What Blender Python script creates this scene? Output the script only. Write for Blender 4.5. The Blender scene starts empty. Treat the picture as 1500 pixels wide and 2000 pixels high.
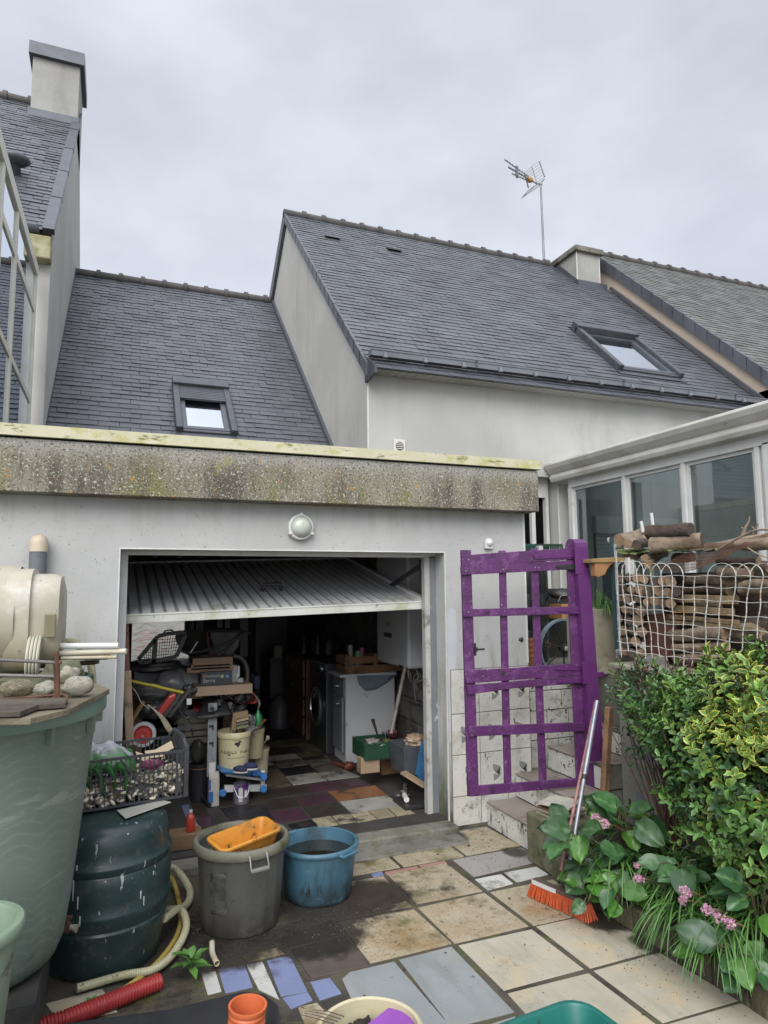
import bpy, math, random
from mathutils import Vector as V, Matrix, noise
import numpy as np
random.seed(7)
R=math.radians
sc=bpy.context.scene; COL=sc.collection
# ---------------------------------------------------------------- camera
F=1333.0; H=1.70
pitch,yaw,roll=R(6.25),R(21.6),R(0.45)
FW=V((math.sin(yaw)*math.cos(pitch),math.cos(yaw)*math.cos(pitch),math.sin(pitch)))
_r=V((math.cos(yaw),-math.sin(yaw),0)); _u=_r.cross(FW)
RT=_r*math.cos(roll)-_u*math.sin(roll); UP=_r*math.sin(roll)+_u*math.cos(roll)
CAM=V((0,0,H))
cd=bpy.data.cameras.new('camera'); co=bpy.data.objects.new('camera',cd); COL.objects.link(co)
co.matrix_world=Matrix.Translation(CAM)@Matrix((RT,UP,-FW)).transposed().to_4x4()
cd.sensor_fit='VERTICAL'; cd.sensor_height=36; cd.lens=24; cd.clip_start=.05; cd.clip_end=500
sc.camera=co
# ---------------------------------------------------------------- light
SUN_EL,SUN_AZ=R(38),R(210)
w=bpy.data.worlds.new('World'); sc.world=w; w.use_nodes=True
N=w.node_tree.nodes; L=w.node_tree.links; N.clear()
def nn(t,**k):
    n=N.new(t)
    for a,b in k.items(): setattr(n,a,b)
    return n
tc=nn('ShaderNodeTexCoord'); mp=nn('ShaderNodeMapping'); mp.inputs['Scale'].default_value=(1.6,1.6,3.2)
nz=nn('ShaderNodeTexNoise'); nz.inputs['Scale'].default_value=1.25; nz.inputs['Detail'].default_value=6; nz.inputs['Roughness'].default_value=.5
L.new(tc.outputs['Generated'],mp.inputs[0]); L.new(mp.outputs[0],nz.inputs['Vector'])
cr=nn('ShaderNodeValToRGB'); cr.color_ramp.elements[0].position=.36; cr.color_ramp.elements[1].position=.64
cr.color_ramp.elements[0].color=(.268,.279,.312,1); cr.color_ramp.elements[1].color=(.385,.399,.437,1)
L.new(nz.outputs['Fac'],cr.inputs[0])
sx=nn('ShaderNodeSeparateXYZ'); L.new(tc.outputs['Generated'],sx.inputs[0])
zr=nn('ShaderNodeMapRange',interpolation_type='SMOOTHSTEP')   # an overcast sky is brightest overhead
zr.inputs['From Min'].default_value=.66; zr.inputs['From Max'].default_value=1.0
zr.inputs['To Min'].default_value=1.0; zr.inputs['To Max'].default_value=1.9
L.new(sx.outputs['Z'],zr.inputs['Value'])
vm=nn('ShaderNodeVectorMath',operation='SCALE'); L.new(cr.outputs[0],vm.inputs[0]); L.new(zr.outputs[0],vm.inputs['Scale'])
# the cloud layer glows round the hidden sun
gd=nn('ShaderNodeVectorMath',operation='DOT_PRODUCT'); L.new(tc.outputs['Generated'],gd.inputs[0])
gd.inputs[1].default_value=(math.sin(SUN_AZ)*math.cos(SUN_EL),math.cos(SUN_AZ)*math.cos(SUN_EL),math.sin(SUN_EL))
gr_=nn('ShaderNodeMapRange',interpolation_type='SMOOTHSTEP'); gr_.inputs['From Min'].default_value=.2; gr_.inputs['From Max'].default_value=1
gr_.inputs['To Min'].default_value=1; gr_.inputs['To Max'].default_value=2.0; L.new(gd.outputs['Value'],gr_.inputs['Value'])
vm2=nn('ShaderNodeVectorMath',operation='SCALE'); L.new(vm.outputs[0],vm2.inputs[0]); L.new(gr_.outputs[0],vm2.inputs['Scale']); vm=vm2
sky=nn('ShaderNodeTexSky',sky_type='NISHITA',sun_disc=False,sun_elevation=SUN_EL,sun_rotation=SUN_AZ)
b1=nn('ShaderNodeBackground'); b1.inputs['Strength'].default_value=1.0; L.new(vm.outputs[0],b1.inputs['Color'])
b2=nn('ShaderNodeBackground'); b2.inputs['Strength'].default_value=.06; L.new(sky.outputs[0],b2.inputs['Color'])
ms=nn('ShaderNodeMixShader'); ms.inputs[0].default_value=.12
L.new(b1.outputs[0],ms.inputs[1]); L.new(b2.outputs[0],ms.inputs[2])
wo=nn('ShaderNodeOutputWorld'); L.new(ms.outputs[0],wo.inputs['Surface'])
sd=bpy.data.lights.new('sun','SUN'); sd.energy=1.08; sd.angle=R(40); sd.color=(1,.97,.93)
so=bpy.data.objects.new('sun',sd); COL.objects.link(so)
so.rotation_euler=(R(90)-SUN_EL,0,math.pi-SUN_AZ)
sc.view_settings.view_transform='Standard'; sc.view_settings.look='None'
sc.view_settings.exposure=1.28; sc.view_settings.gamma=1
# ---------------------------------------------------------------- points from the survey of the place
def ray(x,y): return RT*((x-750)/F)-UP*((y-1000)/F)+FW
def gz(x,y,z=0.): d=ray(x,y); return CAM+d*((z-H)/d.z)
def gy(x,y,Y): d=ray(x,y); return CAM+d*(Y/d.y)
def gx(x,y,X): d=ray(x,y); return CAM+d*(X/d.x)
# ---------------------------------------------------------------- materials
def srgb(h):
    h=h.lstrip('#'); c=[int(h[i:i+2],16)/255 for i in (0,2,4)]
    return tuple(((x+.055)/1.055)**2.4 if x>.04045 else x/12.92 for x in c)
def mat(name,col,col2=None,sc_=4,rough=.6,metal=0,bump=0,bsc=60,island=0,layers=(),rvar=0,spec=.5,stretch=(1,1,1),edge=None,coat=0):
    """layers: (colour, scale, lo, hi, stretch, (z0,z1) or None, roughness or None)"""
    m=bpy.data.materials.new(name); m.use_nodes=True
    N=m.node_tree.nodes; L=m.node_tree.links; N.clear()
    out=N.new('ShaderNodeOutputMaterial'); b=N.new('ShaderNodeBsdfPrincipled'); L.new(b.outputs[0],out.inputs[0])
    b.inputs['Metallic'].default_value=metal; b.inputs['Specular IOR Level'].default_value=spec; b.inputs['Coat Weight'].default_value=coat
    g=N.new('ShaderNodeNewGeometry')
    def noise_(scale,st,detail=6,off=0,rg=.6):
        mp=N.new('ShaderNodeMapping'); mp.inputs['Scale'].default_value=st; mp.inputs['Location'].default_value=(off,off*1.7,off*.6)
        n=N.new('ShaderNodeTexNoise'); n.inputs['Scale'].default_value=scale; n.inputs['Detail'].default_value=detail; n.inputs['Roughness'].default_value=rg
        L.new(g.outputs['Position'],mp.inputs[0]); L.new(mp.outputs[0],n.inputs['Vector']); return n.outputs['Fac']
    def mr(v,a,b_,c=0,d=1,sm='SMOOTHSTEP'):
        n=N.new('ShaderNodeMapRange'); n.interpolation_type=sm
        for k,x in (('From Min',a),('From Max',b_),('To Min',c),('To Max',d)): n.inputs[k].default_value=x
        L.new(v,n.inputs['Value']); return n.outputs[0]
    def mix(f,a,c):
        n=N.new('ShaderNodeMix'); n.data_type='RGBA'
        L.new(f,n.inputs[0]); 
        if isinstance(a,tuple): n.inputs[6].default_value=(*a,1)
        else: L.new(a,n.inputs[6])
        if isinstance(c,tuple): n.inputs[7].default_value=(*c,1)
        else: L.new(c,n.inputs[7])
        return n.outputs[2]
    def mth(op,a,c):
        n=N.new('ShaderNodeMath'); n.operation=op
        for i,x in enumerate((a,c)):
            if isinstance(x,(int,float)): n.inputs[i].default_value=x
            else: L.new(x,n.inputs[i])
        return n.outputs[0]
    if col2 is None: col2=tuple(x*.82 for x in col)
    c=mix(mr(noise_(sc_,stretch),.32,.68),col,col2)
    if edge:   # leaf margin colour: (colour, lo, hi)
        uv=N.new('ShaderNodeUVMap'); s=N.new('ShaderNodeSeparateXYZ'); L.new(uv.outputs[0],s.inputs[0])
        c=mix(mth('MULTIPLY',mr(s.outputs[0],edge[1],edge[2]),mr(noise_(3.2,(1,1,1),2),.38,.62)),c,edge[0])
    if island:
        x=mr(g.outputs['Random Per Island'],0,1,1-island,1+island,'LINEAR')
        n=N.new('ShaderNodeVectorMath'); n.operation='SCALE'; L.new(c,n.inputs[0]); L.new(x,n.inputs['Scale']); c=n.outputs[0]
    rg=None
    for i,ly in enumerate(layers):
        lc,ls,lo,hi=ly[:4]; st=ly[4] if len(ly)>4 and ly[4] else (1,1,1)
        f=mr(noise_(ls,st,7,3.1*i+1.3,.68),lo,hi)
        if len(ly)>5 and ly[5]:
            s=N.new('ShaderNodeSeparateXYZ'); L.new(g.outputs['Position'],s.inputs[0])
            f=mth('MULTIPLY',f,mr(s.outputs[2],ly[5][0],ly[5][1]))
        c=mix(f,c,lc)
        if len(ly)>6 and ly[6] is not None:
            n=N.new('ShaderNodeMix'); n.data_type='FLOAT'; L.new(f,n.inputs[0])
            if rg is None: n.inputs[2].default_value=rough
            else: L.new(rg,n.inputs[2])
            n.inputs[3].default_value=ly[6]; rg=n.outputs[0]
    L.new(c,b.inputs['Base Color'])
    if rvar:
        x=mr(noise_(sc_*1.7,stretch,4,9),.3,.7,rough-rvar,rough+rvar)
        L.new(x,b.inputs['Roughness'])
    elif rg is not None: L.new(rg,b.inputs['Roughness'])
    else: b.inputs['Roughness'].default_value=rough
    if bump:
        bp=N.new('ShaderNodeBump'); bp.inputs['Strength'].default_value=min(1,bump); bp.inputs['Distance'].default_value=.004*max(1,bump)
        L.new(noise_(bsc,stretch,5,5),bp.inputs['Height']); L.new(bp.outputs[0],b.inputs['Normal'])
    return m
def spots(m,pts,col=(.022,.018,.013),wet=.35,grow=.16):
    """spilt soil: round patches with ragged noisy borders"""
    N=m.node_tree.nodes; L=m.node_tree.links; b=[n for n in N if n.type=='BSDF_PRINCIPLED'][0]
    g=N.new('ShaderNodeNewGeometry'); nz=N.new('ShaderNodeTexNoise'); nz.inputs['Scale'].default_value=9; nz.inputs['Detail'].default_value=9; nz.inputs['Roughness'].default_value=.72; L.new(g.outputs['Position'],nz.inputs['Vector'])
    acc=None
    for (x,y,r) in pts:
        d=N.new('ShaderNodeVectorMath'); d.operation='DISTANCE'; L.new(g.outputs['Position'],d.inputs[0]); d.inputs[1].default_value=(x,y,0)
        n=N.new('ShaderNodeMapRange'); n.inputs['From Min'].default_value=r*1.7; n.inputs['From Max'].default_value=r*.3; n.inputs['To Min'].default_value=0; n.inputs['To Max'].default_value=1; L.new(d.outputs['Value'],n.inputs['Value'])
        if acc is None: acc=n.outputs[0]
        else:
            k=N.new('ShaderNodeMath'); k.operation='MAXIMUM'; L.new(acc,k.inputs[0]); L.new(n.outputs[0],k.inputs[1]); acc=k.outputs[0]
    k=N.new('ShaderNodeMath'); k.operation='ADD'; L.new(acc,k.inputs[0]); L.new(nz.outputs['Fac'],k.inputs[1])
    f=N.new('ShaderNodeMapRange'); f.interpolation_type='SMOOTHSTEP'; f.inputs['From Min'].default_value=.80; f.inputs['From Max'].default_value=1.14; f.inputs['To Max'].default_value=.94; L.new(k.outputs[0],f.inputs['Value'])
    mx=N.new('ShaderNodeMix'); mx.data_type='RGBA'; L.new(f.outputs[0],mx.inputs[0]); L.new(b.inputs['Base Color'].links[0].from_socket,mx.inputs[6]); mx.inputs[7].default_value=(*col,1); L.new(mx.outputs[2],b.inputs['Base Color'])
def glass(name,tint=(.55,.6,.6),refl=.12,rough=.02,trans=.8):
    m=bpy.data.materials.new(name); m.use_nodes=True; N=m.node_tree.nodes; L=m.node_tree.links; N.clear()
    out=N.new('ShaderNodeOutputMaterial'); t=N.new('ShaderNodeBsdfTransparent'); t.inputs[0].default_value=(*tint,1)
    gl=N.new('ShaderNodeBsdfGlossy'); gl.inputs['Roughness'].default_value=rough; gl.inputs[0].default_value=(.9,.95,1,1)
    lw=N.new('ShaderNodeLayerWeight'); lw.inputs[0].default_value=.5; fr=N.new('ShaderNodeMath'); fr.operation='POWER'; fr.inputs[1].default_value=4; L.new(lw.outputs['Facing'],fr.inputs[0])
    mr=N.new('ShaderNodeMapRange'); mr.inputs['From Max'].default_value=1; mr.inputs['To Min'].default_value=refl; mr.inputs['To Max'].default_value=1
    L.new(fr.outputs[0],mr.inputs['Value']); mx=N.new('ShaderNodeMixShader')
    L.new(mr.outputs[0],mx.inputs[0]); L.new(t.outputs[0],mx.inputs[1]); L.new(gl.outputs[0],mx.inputs[2]); L.new(mx.outputs[0],out.inputs[0])
    return m
# ---------------------------------------------------------------- mesh builder
class MB:
    def __init__(s): s.v=[]; s.f=[]; s.m=[]; s.uv=None; s.mi=0
    def add(s,vs,fs):
        n=len(s.v); s.v+= [tuple(x) for x in vs]; s.f+=[tuple(i+n for i in f) for f in fs]; s.m+=[s.mi]*len(fs); return s
    def hexa(s,c):   # 8 corners: bottom 4 ccw, top 4 ccw
        return s.add(c,[(3,2,1,0),(4,5,6,7),(0,1,5,4),(1,2,6,5),(2,3,7,6),(3,0,4,7)])
    def box(s,x0,x1,y0,y1,z0,z1):
        return s.hexa([(x0,y0,z0),(x1,y0,z0),(x1,y1,z0),(x0,y1,z0),(x0,y0,z1),(x1,y0,z1),(x1,y1,z1),(x0,y1,z1)])
    def obox(s,c,ax,ay,az):  # centre and three half axes
        c=V(c); ax=V(ax);ay=V(ay);az=V(az)
        return s.hexa([c-ax-ay-az,c+ax-ay-az,c+ax+ay-az,c-ax+ay-az,c-ax-ay+az,c+ax-ay+az,c+ax+ay+az,c-ax+ay+az])
    def bar(s,p,q,wd,th,up=(0,0,1)):
        p=V(p);q=V(q);d=(q-p); n=d.normalized(); up=V(up); 
        if abs(n.dot(up))>.98: up=V((0,1,0))
        a=n.cross(up).normalized(); b=a.cross(n)
        return s.obox((p+q)/2,d/2,a*wd/2,b*th/2)
    def prism(s,pts,d):
        d=V(d); n=len(pts); p=[V(x) for x in pts]
        return s.add(p+[x+d for x in p],[tuple(range(n)),tuple(range(2*n-1,n-1,-1))]+[(i,i+n,(i+1)%n+n,(i+1)%n) for i in range(n)])
    def quad(s,a,b,c,d): return s.add([a,b,c,d],[(0,1,2,3)])
    def ring(s,rings,close=True,cap0=True,cap1=True):
        n=len(rings[0]); vs=[p for r in rings for p in r]; fs=[]
        for k in range(len(rings)-1):
            for i in range(n if close else n-1):
                j=(i+1)%n; fs.append((k*n+i,k*n+j,(k+1)*n+j,(k+1)*n+i))
        if cap0: fs.append(tuple(range(n-1,-1,-1)))
        if cap1: fs.append(tuple((len(rings)-1)*n+i for i in range(n)))
        return s.add(vs,fs)
    def lathe(s,c,prof,n=40,axis=(0,0,1),ax2=None,cap0=False,cap1=False,fn=None):
        c=V(c); z=V(axis).normalized(); x=V(ax2) if ax2 else (V((1,0,0)) if abs(z.x)<.9 else V((0,1,0)))
        x=(x-z*x.dot(z)).normalized(); y=z.cross(x); rings=[]
        for (r,h) in prof:
            rings.append([c+z*h+(x*math.cos(2*math.pi*i/n)+y*math.sin(2*math.pi*i/n))*(r*(fn(2*math.pi*i/n,r,h) if fn else 1)) for i in range(n)])
        return s.ring(rings,True,cap0,cap1)
    def cyl(s,p,q,r0,r1=None,n=14,caps=True):
        p=V(p);q=V(q); r1=r0 if r1 is None else r1
        return s.lathe(p,[(r0,0),(r1,(q-p).length)],n,(q-p),cap0=caps,cap1=caps)
    def tube(s,pts,r,n=8,rf=None,caps=True):
        P=[V(p) for p in pts]; rings=[]; t=(P[1]-P[0]).normalized(); a=t.orthogonal().normalized()
        for i,p in enumerate(P):
            t=((P[min(i+1,len(P)-1)]-P[max(i-1,0)])).normalized(); a=(a-t*a.dot(t)).normalized(); b=t.cross(a)
            rr=rf(i) if rf else r
            rings.append([p+(a*math.cos(2*math.pi*k/n)+b*math.sin(2*math.pi*k/n))*rr for k in range(n)])
        return s.ring(rings,True,caps,caps)
    def blob(s,c,r,seed=0,amp=.12,fr=1.5,n=14,m=9,rot=None):
        c=V(c); rings=[]
        for j in range(1,m):
            ph=math.pi*j/m; ring=[]
            for i in range(n):
                d=V((math.sin(ph)*math.cos(2*math.pi*i/n),math.sin(ph)*math.sin(2*math.pi*i/n),-math.cos(ph)))
                k=1+amp*noise.noise(d*fr+V((seed*3.1,seed*1.7,seed)))*2
                p=V((d.x*r[0]*k,d.y*r[1]*k,d.z*r[2]*k))
                if rot: p=rot@p
                ring.append(c+p)
            rings.append(ring)
        return s.ring(rings)
    def build(s,name,m,parent=None,smooth=None,bevel=0,seg=2,solid=0,uv=None):
        me=bpy.data.meshes.new(name); o=bpy.data.objects.new(name,me)
        off=V((0,0,0))
        if parent is not None:
            o.parent=parent; p=parent
            while p is not None: off=off+p.location; p=p.parent
        vs=[(x[0]-off.x,x[1]-off.y,x[2]-off.z) for x in s.v]
        if parent is None:
            xs=np.array(vs); cx=(xs[:,0].min()+xs[:,0].max())/2; cy=(xs[:,1].min()+xs[:,1].max())/2; z0=xs[:,2].min()
            vs=(xs-np.array([cx,cy,z0])).tolist(); o.location=(cx,cy,z0)
        me.from_pydata(vs,[],s.f)
        ms_=m if isinstance(m,(list,tuple)) else [m]
        for x in ms_: me.materials.append(x)
        if len(ms_)>1: me.polygons.foreach_set('material_index',s.m)
        if s.uv is not None:
            l=me.uv_layers.new(name='UVMap'); idx=np.zeros(len(me.loops),dtype=np.int32); me.loops.foreach_get('vertex_index',idx)
            u=np.array(s.uv)[idx]; l.data.foreach_set('uv',u.ravel())
        me.update()
        if smooth:
            me.polygons.foreach_set('use_smooth',[True]*len(me.polygons)); me.set_sharp_from_angle(angle=R(smooth))
        COL.objects.link(o)
        if solid:
            k=o.modifiers.new('solid','SOLIDIFY'); k.thickness=solid; k.offset=0
        if bevel:
            k=o.modifiers.new('bevel','BEVEL'); k.width=bevel; k.segments=seg; k.limit_method='ANGLE'; k.angle_limit=R(40)
        return o
def tag(o,label=None,cat=None,group=None,kind=None):
    for k,x in (('label',label),('category',cat),('group',group),('kind',kind)):
        if x: o[k]=x
    return o
def thing(name,label,cat,loc=(0,0,0),group=None):
    o=bpy.data.objects.new(name,None); COL.objects.link(o); o.location=loc; o.empty_display_size=.1
    return tag(o,label,cat,group)
def struct(o): o['kind']='structure'; return o
def bez(pts,n=10):   # Catmull-Rom through the points
    P=[V(p) for p in pts]; P=[P[0]*2-P[1]]+P+[P[-1]*2-P[-2]]; out=[]
    for i in range(1,len(P)-2):
        for k in range(n):
            t=k/n; a,b,c,d=P[i-1],P[i],P[i+1],P[i+2]
            out.append(.5*((2*b)+(c-a)*t+(2*a-5*b+4*c-d)*t*t+(3*b-a-3*c+d)*t**3))
    out.append(P[-2]); return out
def text(name,s,m,parent,origin,ex,ez,size,shear=0,extr=.0008,align='LEFT'):
    cu=bpy.data.curves.new(name,'FONT'); cu.body=s; cu.size=size; cu.extrude=extr; cu.shear=shear; cu.align_x=align
    t=bpy.data.objects.new(name,cu); COL.objects.link(t)
    me=bpy.data.meshes.new_from_object(t); bpy.data.objects.remove(t)
    me.materials.clear(); me.materials.append(m)
    o=bpy.data.objects.new(name,me); COL.objects.link(o); o.parent=parent
    off=V((0,0,0)); p=parent
    while p is not None: off=off+p.location; p=p.parent
    ex=V(ex).normalized(); ez=V(ez).normalized(); n=ex.cross(ez)
    o.matrix_basis=Matrix.Translation(V(origin)-off)@Matrix((ex,ez,n)).transposed().to_4x4()
    return o
# ================================================================ materials of the setting
M={}
DIRT=(.035,.03,.022); MOSS=(.07,.085,.02)
M['stucco']=mat('pale_render',(.44,.43,.395),(.37,.365,.335),1.6,.85,bump=.6,bsc=200,layers=[((.30,.29,.26),2.2,.5,.8,(1,1,.22)),((.27,.27,.24),9,.62,.8)])
M['stucco_house']=mat('weathered_render',(.445,.44,.41),(.38,.375,.345),1.1,.85,bump=.5,bsc=150,layers=[((.24,.24,.22),1.7,.5,.82,(1,1,.2)),((.29,.285,.25),6,.6,.85,(1,1,.5))])
M['stucco_ch']=mat('chimney_render',(.34,.335,.31),(.28,.275,.25),2,.85,bump=.3,bsc=160,layers=[((.20,.195,.17),1.6,.48,.75,(1,1,.25)),((.16,.16,.13),8,.6,.8)])
M['garage_wall']=mat('garage_render',(.455,.455,.44),(.40,.405,.39),1.5,.85,bump=.6,bsc=200,layers=[((.30,.30,.28),14,.60,.8),((.10,.105,.055),3.2,.38,.62,(1.8,1,.5),(.80,.05)),((.27,.27,.20),3.4,.48,.68,(2.2,1,.35),(1.7,.9)),((.16,.16,.14),70,.62,.68),((.06,.055,.035),4,.42,.6,(2,1,.6),(.3,.0)),((.36,.355,.335),5,.46,.70,(2.2,1,.22),(1.95,2.27))])
M['white_paint']=mat('white_paint',(.62,.63,.61),(.52,.53,.5),6,.55,layers=[((.22,.22,.17),7,.62,.8)])
M['primer']=mat('grey_primer',(.13,.145,.16),(.10,.11,.125),8,.6)
M['slate']=mat('slate',(.066,.070,.081),(.088,.093,.106),2.5,0.44,bump=.35,bsc=90,island=.13,layers=[((.10,.105,.115),1.2,.5,.8)],spec=.5)
M['slate_old']=mat('weathered_slate',(.088,.09,.085),(.12,.12,.111),2.5,.6,bump=.4,bsc=60,island=.24,layers=[((.16,.158,.11),5,.55,.75)])
M['ridge']=mat('ridge_tile',(.055,.052,.05),(.085,.078,.07),5,.7,bump=.4)
M['zinc']=mat('dark_zinc',(.07,.077,.09),(.095,.10,.115),4,.42,metal=.3,layers=[((.14,.15,.14),9,.6,.8)])
M['fascia']=mat('lichen_concrete',(.245,.225,.17),(.17,.155,.115),2.8,.9,bump=1.0,bsc=130,layers=[((.33,.32,.29),.8,.30,.46,(1,1,1),(2.44,2.57)),((.075,.065,.048),3.0,.46,.66,(2.4,1,.4),(2.58,2.36)),((.15,.15,.045),2.6,.47,.64,(1.2,1,.5),(2.62,2.3)),((.06,.052,.04),75,.53,.60),((.44,.43,.38),65,.575,.62),((.38,.36,.29),150,.57,.63),((.40,.20,.025),12,.62,.65),((.27,.25,.05),6,.60,.72,(1,1,.6))])
M['cap']=mat('mossy_cream_metal',(.53,.50,.36),(.46,.435,.29),5,.6,layers=[((.40,.385,.16),7,.52,.62,(1.2,1,2)),((.14,.15,.03),5,.56,.66,(1,1,3)),((.05,.065,.018),3.1,.60,.68,(1,1,3))])
M['ground']=mat('earth_and_grout',(.055,.046,.034),(.085,.072,.05),6,.75,bump=2,bsc=45,layers=[((.02,.018,.015),3,.5,.7,None,None,.3),((.07,.08,.025),7,.50,.66)])
M['concrete']=mat('stained_concrete',(.20,.19,.16),(.13,.125,.10),4,.85,bump=1,bsc=60,layers=[(DIRT,3,.48,.7),(MOSS,5,.55,.75)])
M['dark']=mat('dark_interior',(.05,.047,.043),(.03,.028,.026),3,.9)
M['pvc']=mat('white_frame',(.60,.60,.58),(.53,.53,.51),4,.4,layers=[((.35,.35,.28),6,.58,.8)])
M['cream_frame']=mat('cream_frame',(.66,.64,.55),(.58,.56,.47),4,.5,layers=[((.26,.25,.15),5,.6,.8)])
M['glass']=glass('pane_glass',(.56,.61,.61),.14)
M['glass_sky']=glass('skylight_glass',(.35,.38,.40),.60,.02)
M['glass_l']=glass('left_pane_glass',(.18,.20,.20),.78,.01)
M['beige']=mat('beige_render',(.50,.40,.31),(.44,.36,.28),3,.8)
M['grey_dark']=mat('dark_grey_metal',(.055,.06,.068),(.075,.08,.09),5,.45,metal=.2)
M['wood']=mat('rough_wood',(.23,.14,.075),(.14,.085,.045),3,.75,bump=.6,bsc=40,stretch=(1,1,4))
M['galv']=mat('galvanised',(.24,.25,.26),(.17,.175,.18),7,.45,metal=.3)
M['black']=mat('black_plastic',(.018,.018,.02),(.03,.03,.032),4,.4,layers=[((.06,.055,.045),8,.6,.8)])
M['chrome']=mat('grey_metal',(.45,.46,.47),(.35,.36,.37),7,.3,metal=.9)
# ================================================================ slates
def slates(name,parent,O,ex,n,W,Lh,m,pw=.215,rh=.108,holes=(),th=.010,seed=1,wavy=0.004,umin=None,umax=None):
    """real slates hung in broken courses on a plane: O eave left corner, ex along, es upslope"""
    rnd=random.Random(seed); O=V(O); ex=V(ex); n=V(n).normalized(); es=n.cross(ex).normalized(); mb=MB()
    rows=int(Lh/rh)+1
    for r in range(rows):
        v0=r*rh; v1=min(v0+rh*1.25,Lh+.03); off=(r%2)*.5*pw+rnd.uniform(-.012,.012); u=-off
        lo=umin(v0) if umin else 0; hi=umax(v0) if umax else W
        while u<hi:
            a=max(u+.002,lo); b=min(u+pw-.002+rnd.uniform(-.003,.002),hi); u+=pw
            if b-a<.03: continue
            if any(b>h[0] and a<h[1] and v0+rh>h[2] and v0<h[3] for h in holes):
                if any(a>=h[0] and b<=h[1] and v0>=h[2] and v0+rh<=h[3] for h in holes): continue
                # trim sideways where possible
                for h in holes:
                    if b>h[0] and a<h[1] and v0+rh*.6>h[2] and v0<h[3]:
                        if a<h[0]: b=h[0]
                        elif b>h[1]: a=h[1]
                        else: b=a
                if b-a<.02: continue
            t=th+rnd.uniform(-wavy/2,wavy); dv=rnd.uniform(-.004,.004); lf=rnd.uniform(0,wavy)
            def P(uu,vv,h): return O+ex*uu+es*vv+n*h
            A=P(a,v0+dv,t+lf*.5);B=P(b,v0+dv+rnd.uniform(-.002,.002),t); C=P(b,v1,.002);D=P(a,v1,.002)
            A0=P(a,v0+dv+.002,t-.008);B0=P(b,v0+dv+.002,t-.008)
            mb.add([A,B,C,D,A0,B0],[(0,1,2,3),(4,5,1,0),(4,0,3),(5,2,1)])
    # underlay
    k=len(mb.v)
    return mb.build(name,m,parent), es
def underlay(O,ex,es,n,W,Lh,holes=(),th=.05):
    """board under the slates with openings left for windows"""
    O=V(O);ex=V(ex);es=V(es);n=V(n).normalized(); mb=MB()
    us=sorted({0,W}|{x for h in holes for x in h[:2]}); vs=sorted({0,Lh}|{x for h in holes for x in h[2:]})
    for i in range(len(us)-1):
        for j in range(len(vs)-1):
            cu,cv=(us[i]+us[i+1])/2,(vs[j]+vs[j+1])/2
            if any(h[0]<cu<h[1] and h[2]<cv<h[3] for h in holes): continue
            a=O+ex*us[i]+es*(vs[j]+(.02 if j==0 else 0))-n*.012; b=O+ex*us[i+1]+es*(vs[j]+(.02 if j==0 else 0))-n*.012; c=O+ex*us[i+1]+es*vs[j+1]-n*.012; d=O+ex*us[i]+es*vs[j+1]-n*.012
            mb.prism([a,d,c,b],-n*th)
    return mb
def ridge(parent,p,q,label=None,step=.33):
    p=V(p);q=V(q); d=(q-p); Ln=d.length; d.normalize(); mb=MB(); k=0
    while k*step<Ln:
        a=p+d*(k*step); b=p+d*min((k+1)*step,Ln)
        mb.cyl(a,b,.07,.064,12); mb.cyl(b-d*.03,b+d*.03,.092,.092,12); k+=1
    return mb.build('ridge_tiles',M['ridge'],parent,smooth=40)
S44=R(44.15); UX=V((1,0,0))
# ================================================================ ground (one sheet to the horizon, higher street behind is left level)
g=MB(); g.box(-150,150,-40,260,-.3,-.004); struct(g.build('ground',M['concrete']))
g=MB(); g.box(-2.4,2.44,.2,4.44,-.003,.004); struct(g.build('patio_bed',M['ground']))
# ================================================================ RIGHT HOUSE
rh=thing('house','grey rendered house with a tall slate roof and gutter behind the garage at right','house',(2.4,6.5,0))
X0,X1=2.4,8.22; YF=6.5; YR=10.2; ZE=3.9; ZR=7.66
t44=math.tan(S44)
def rz(y): return ZR-(YR-y)*t44
# gable wall
mb=MB(); mb.prism([(X0,YF,2.22),(X0,YF,rz(YF)-.06),(X0,YR,ZR-.06),(X0,YR+3.7,rz(YF)-.06),(X0,YR+3.7,2.22)],(.22,0,0)); mb.build('gable_wall',M['stucco_house'],rh)
# front wall with the recess for a window behind the garage
rx0,rx1,rzt=3.55,gy(1089,932,YF).x,gy(1075,932,YF).z
mb=MB(); mb.box(X0+.22,rx0,YF,YF+.22,0,3.95); mb.box(rx0,rx1,YF,YF+.22,rzt,3.95); mb.box(rx1,4.93,YF,YF+.22,0,3.95)
mb.box(4.93,X1,YF,YF+.22,2.9,3.95); mb.box(4.93,5.2,YF,YF+.22,0,2.9); mb.box(5.2,6.6,YF,YF+.22,2.3,2.9); mb.box(6.6,X1,YF,YF+.22,0,2.9)
mb.build('front_wall',M['stucco_house'],rh)
mb=MB(); mb.box(X0-.004,X0+.012,YF-.004,YF+.012,2.3,3.9); mb.build('corner_bead',M['white_paint'],rh)
mb=MB(); mb.box(rx1-.012,rx1+.004,YF-.005,YF+.005,1,rzt); mb.build('corner_bead',M['white_paint'],rh)
# window in the recess
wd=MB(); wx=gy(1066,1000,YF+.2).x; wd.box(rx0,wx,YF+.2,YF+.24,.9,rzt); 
mb=MB(); mb.box(wx-.04,wx,YF+.14,YF+.2,1,rzt);mb.box(wx-.42,wx-.36,YF+.14,YF+.2,1,rzt);mb.box(wx-.36,wx-.04,YF+.14,YF+.2,rzt-.22,rzt);mb.box(wx-.23,wx-.18,YF+.15,YF+.2,1,rzt-.22)
wf=mb.build('window',M['pvc'],rh); mb=MB(); mb.box(wx-.8,wx-.04,YF+.2,YF+.215,1,rzt-.2); mb.build('pane',M['glass_sky'],wf)
wd.build('dark_room',M['dark'],rh)
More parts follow.
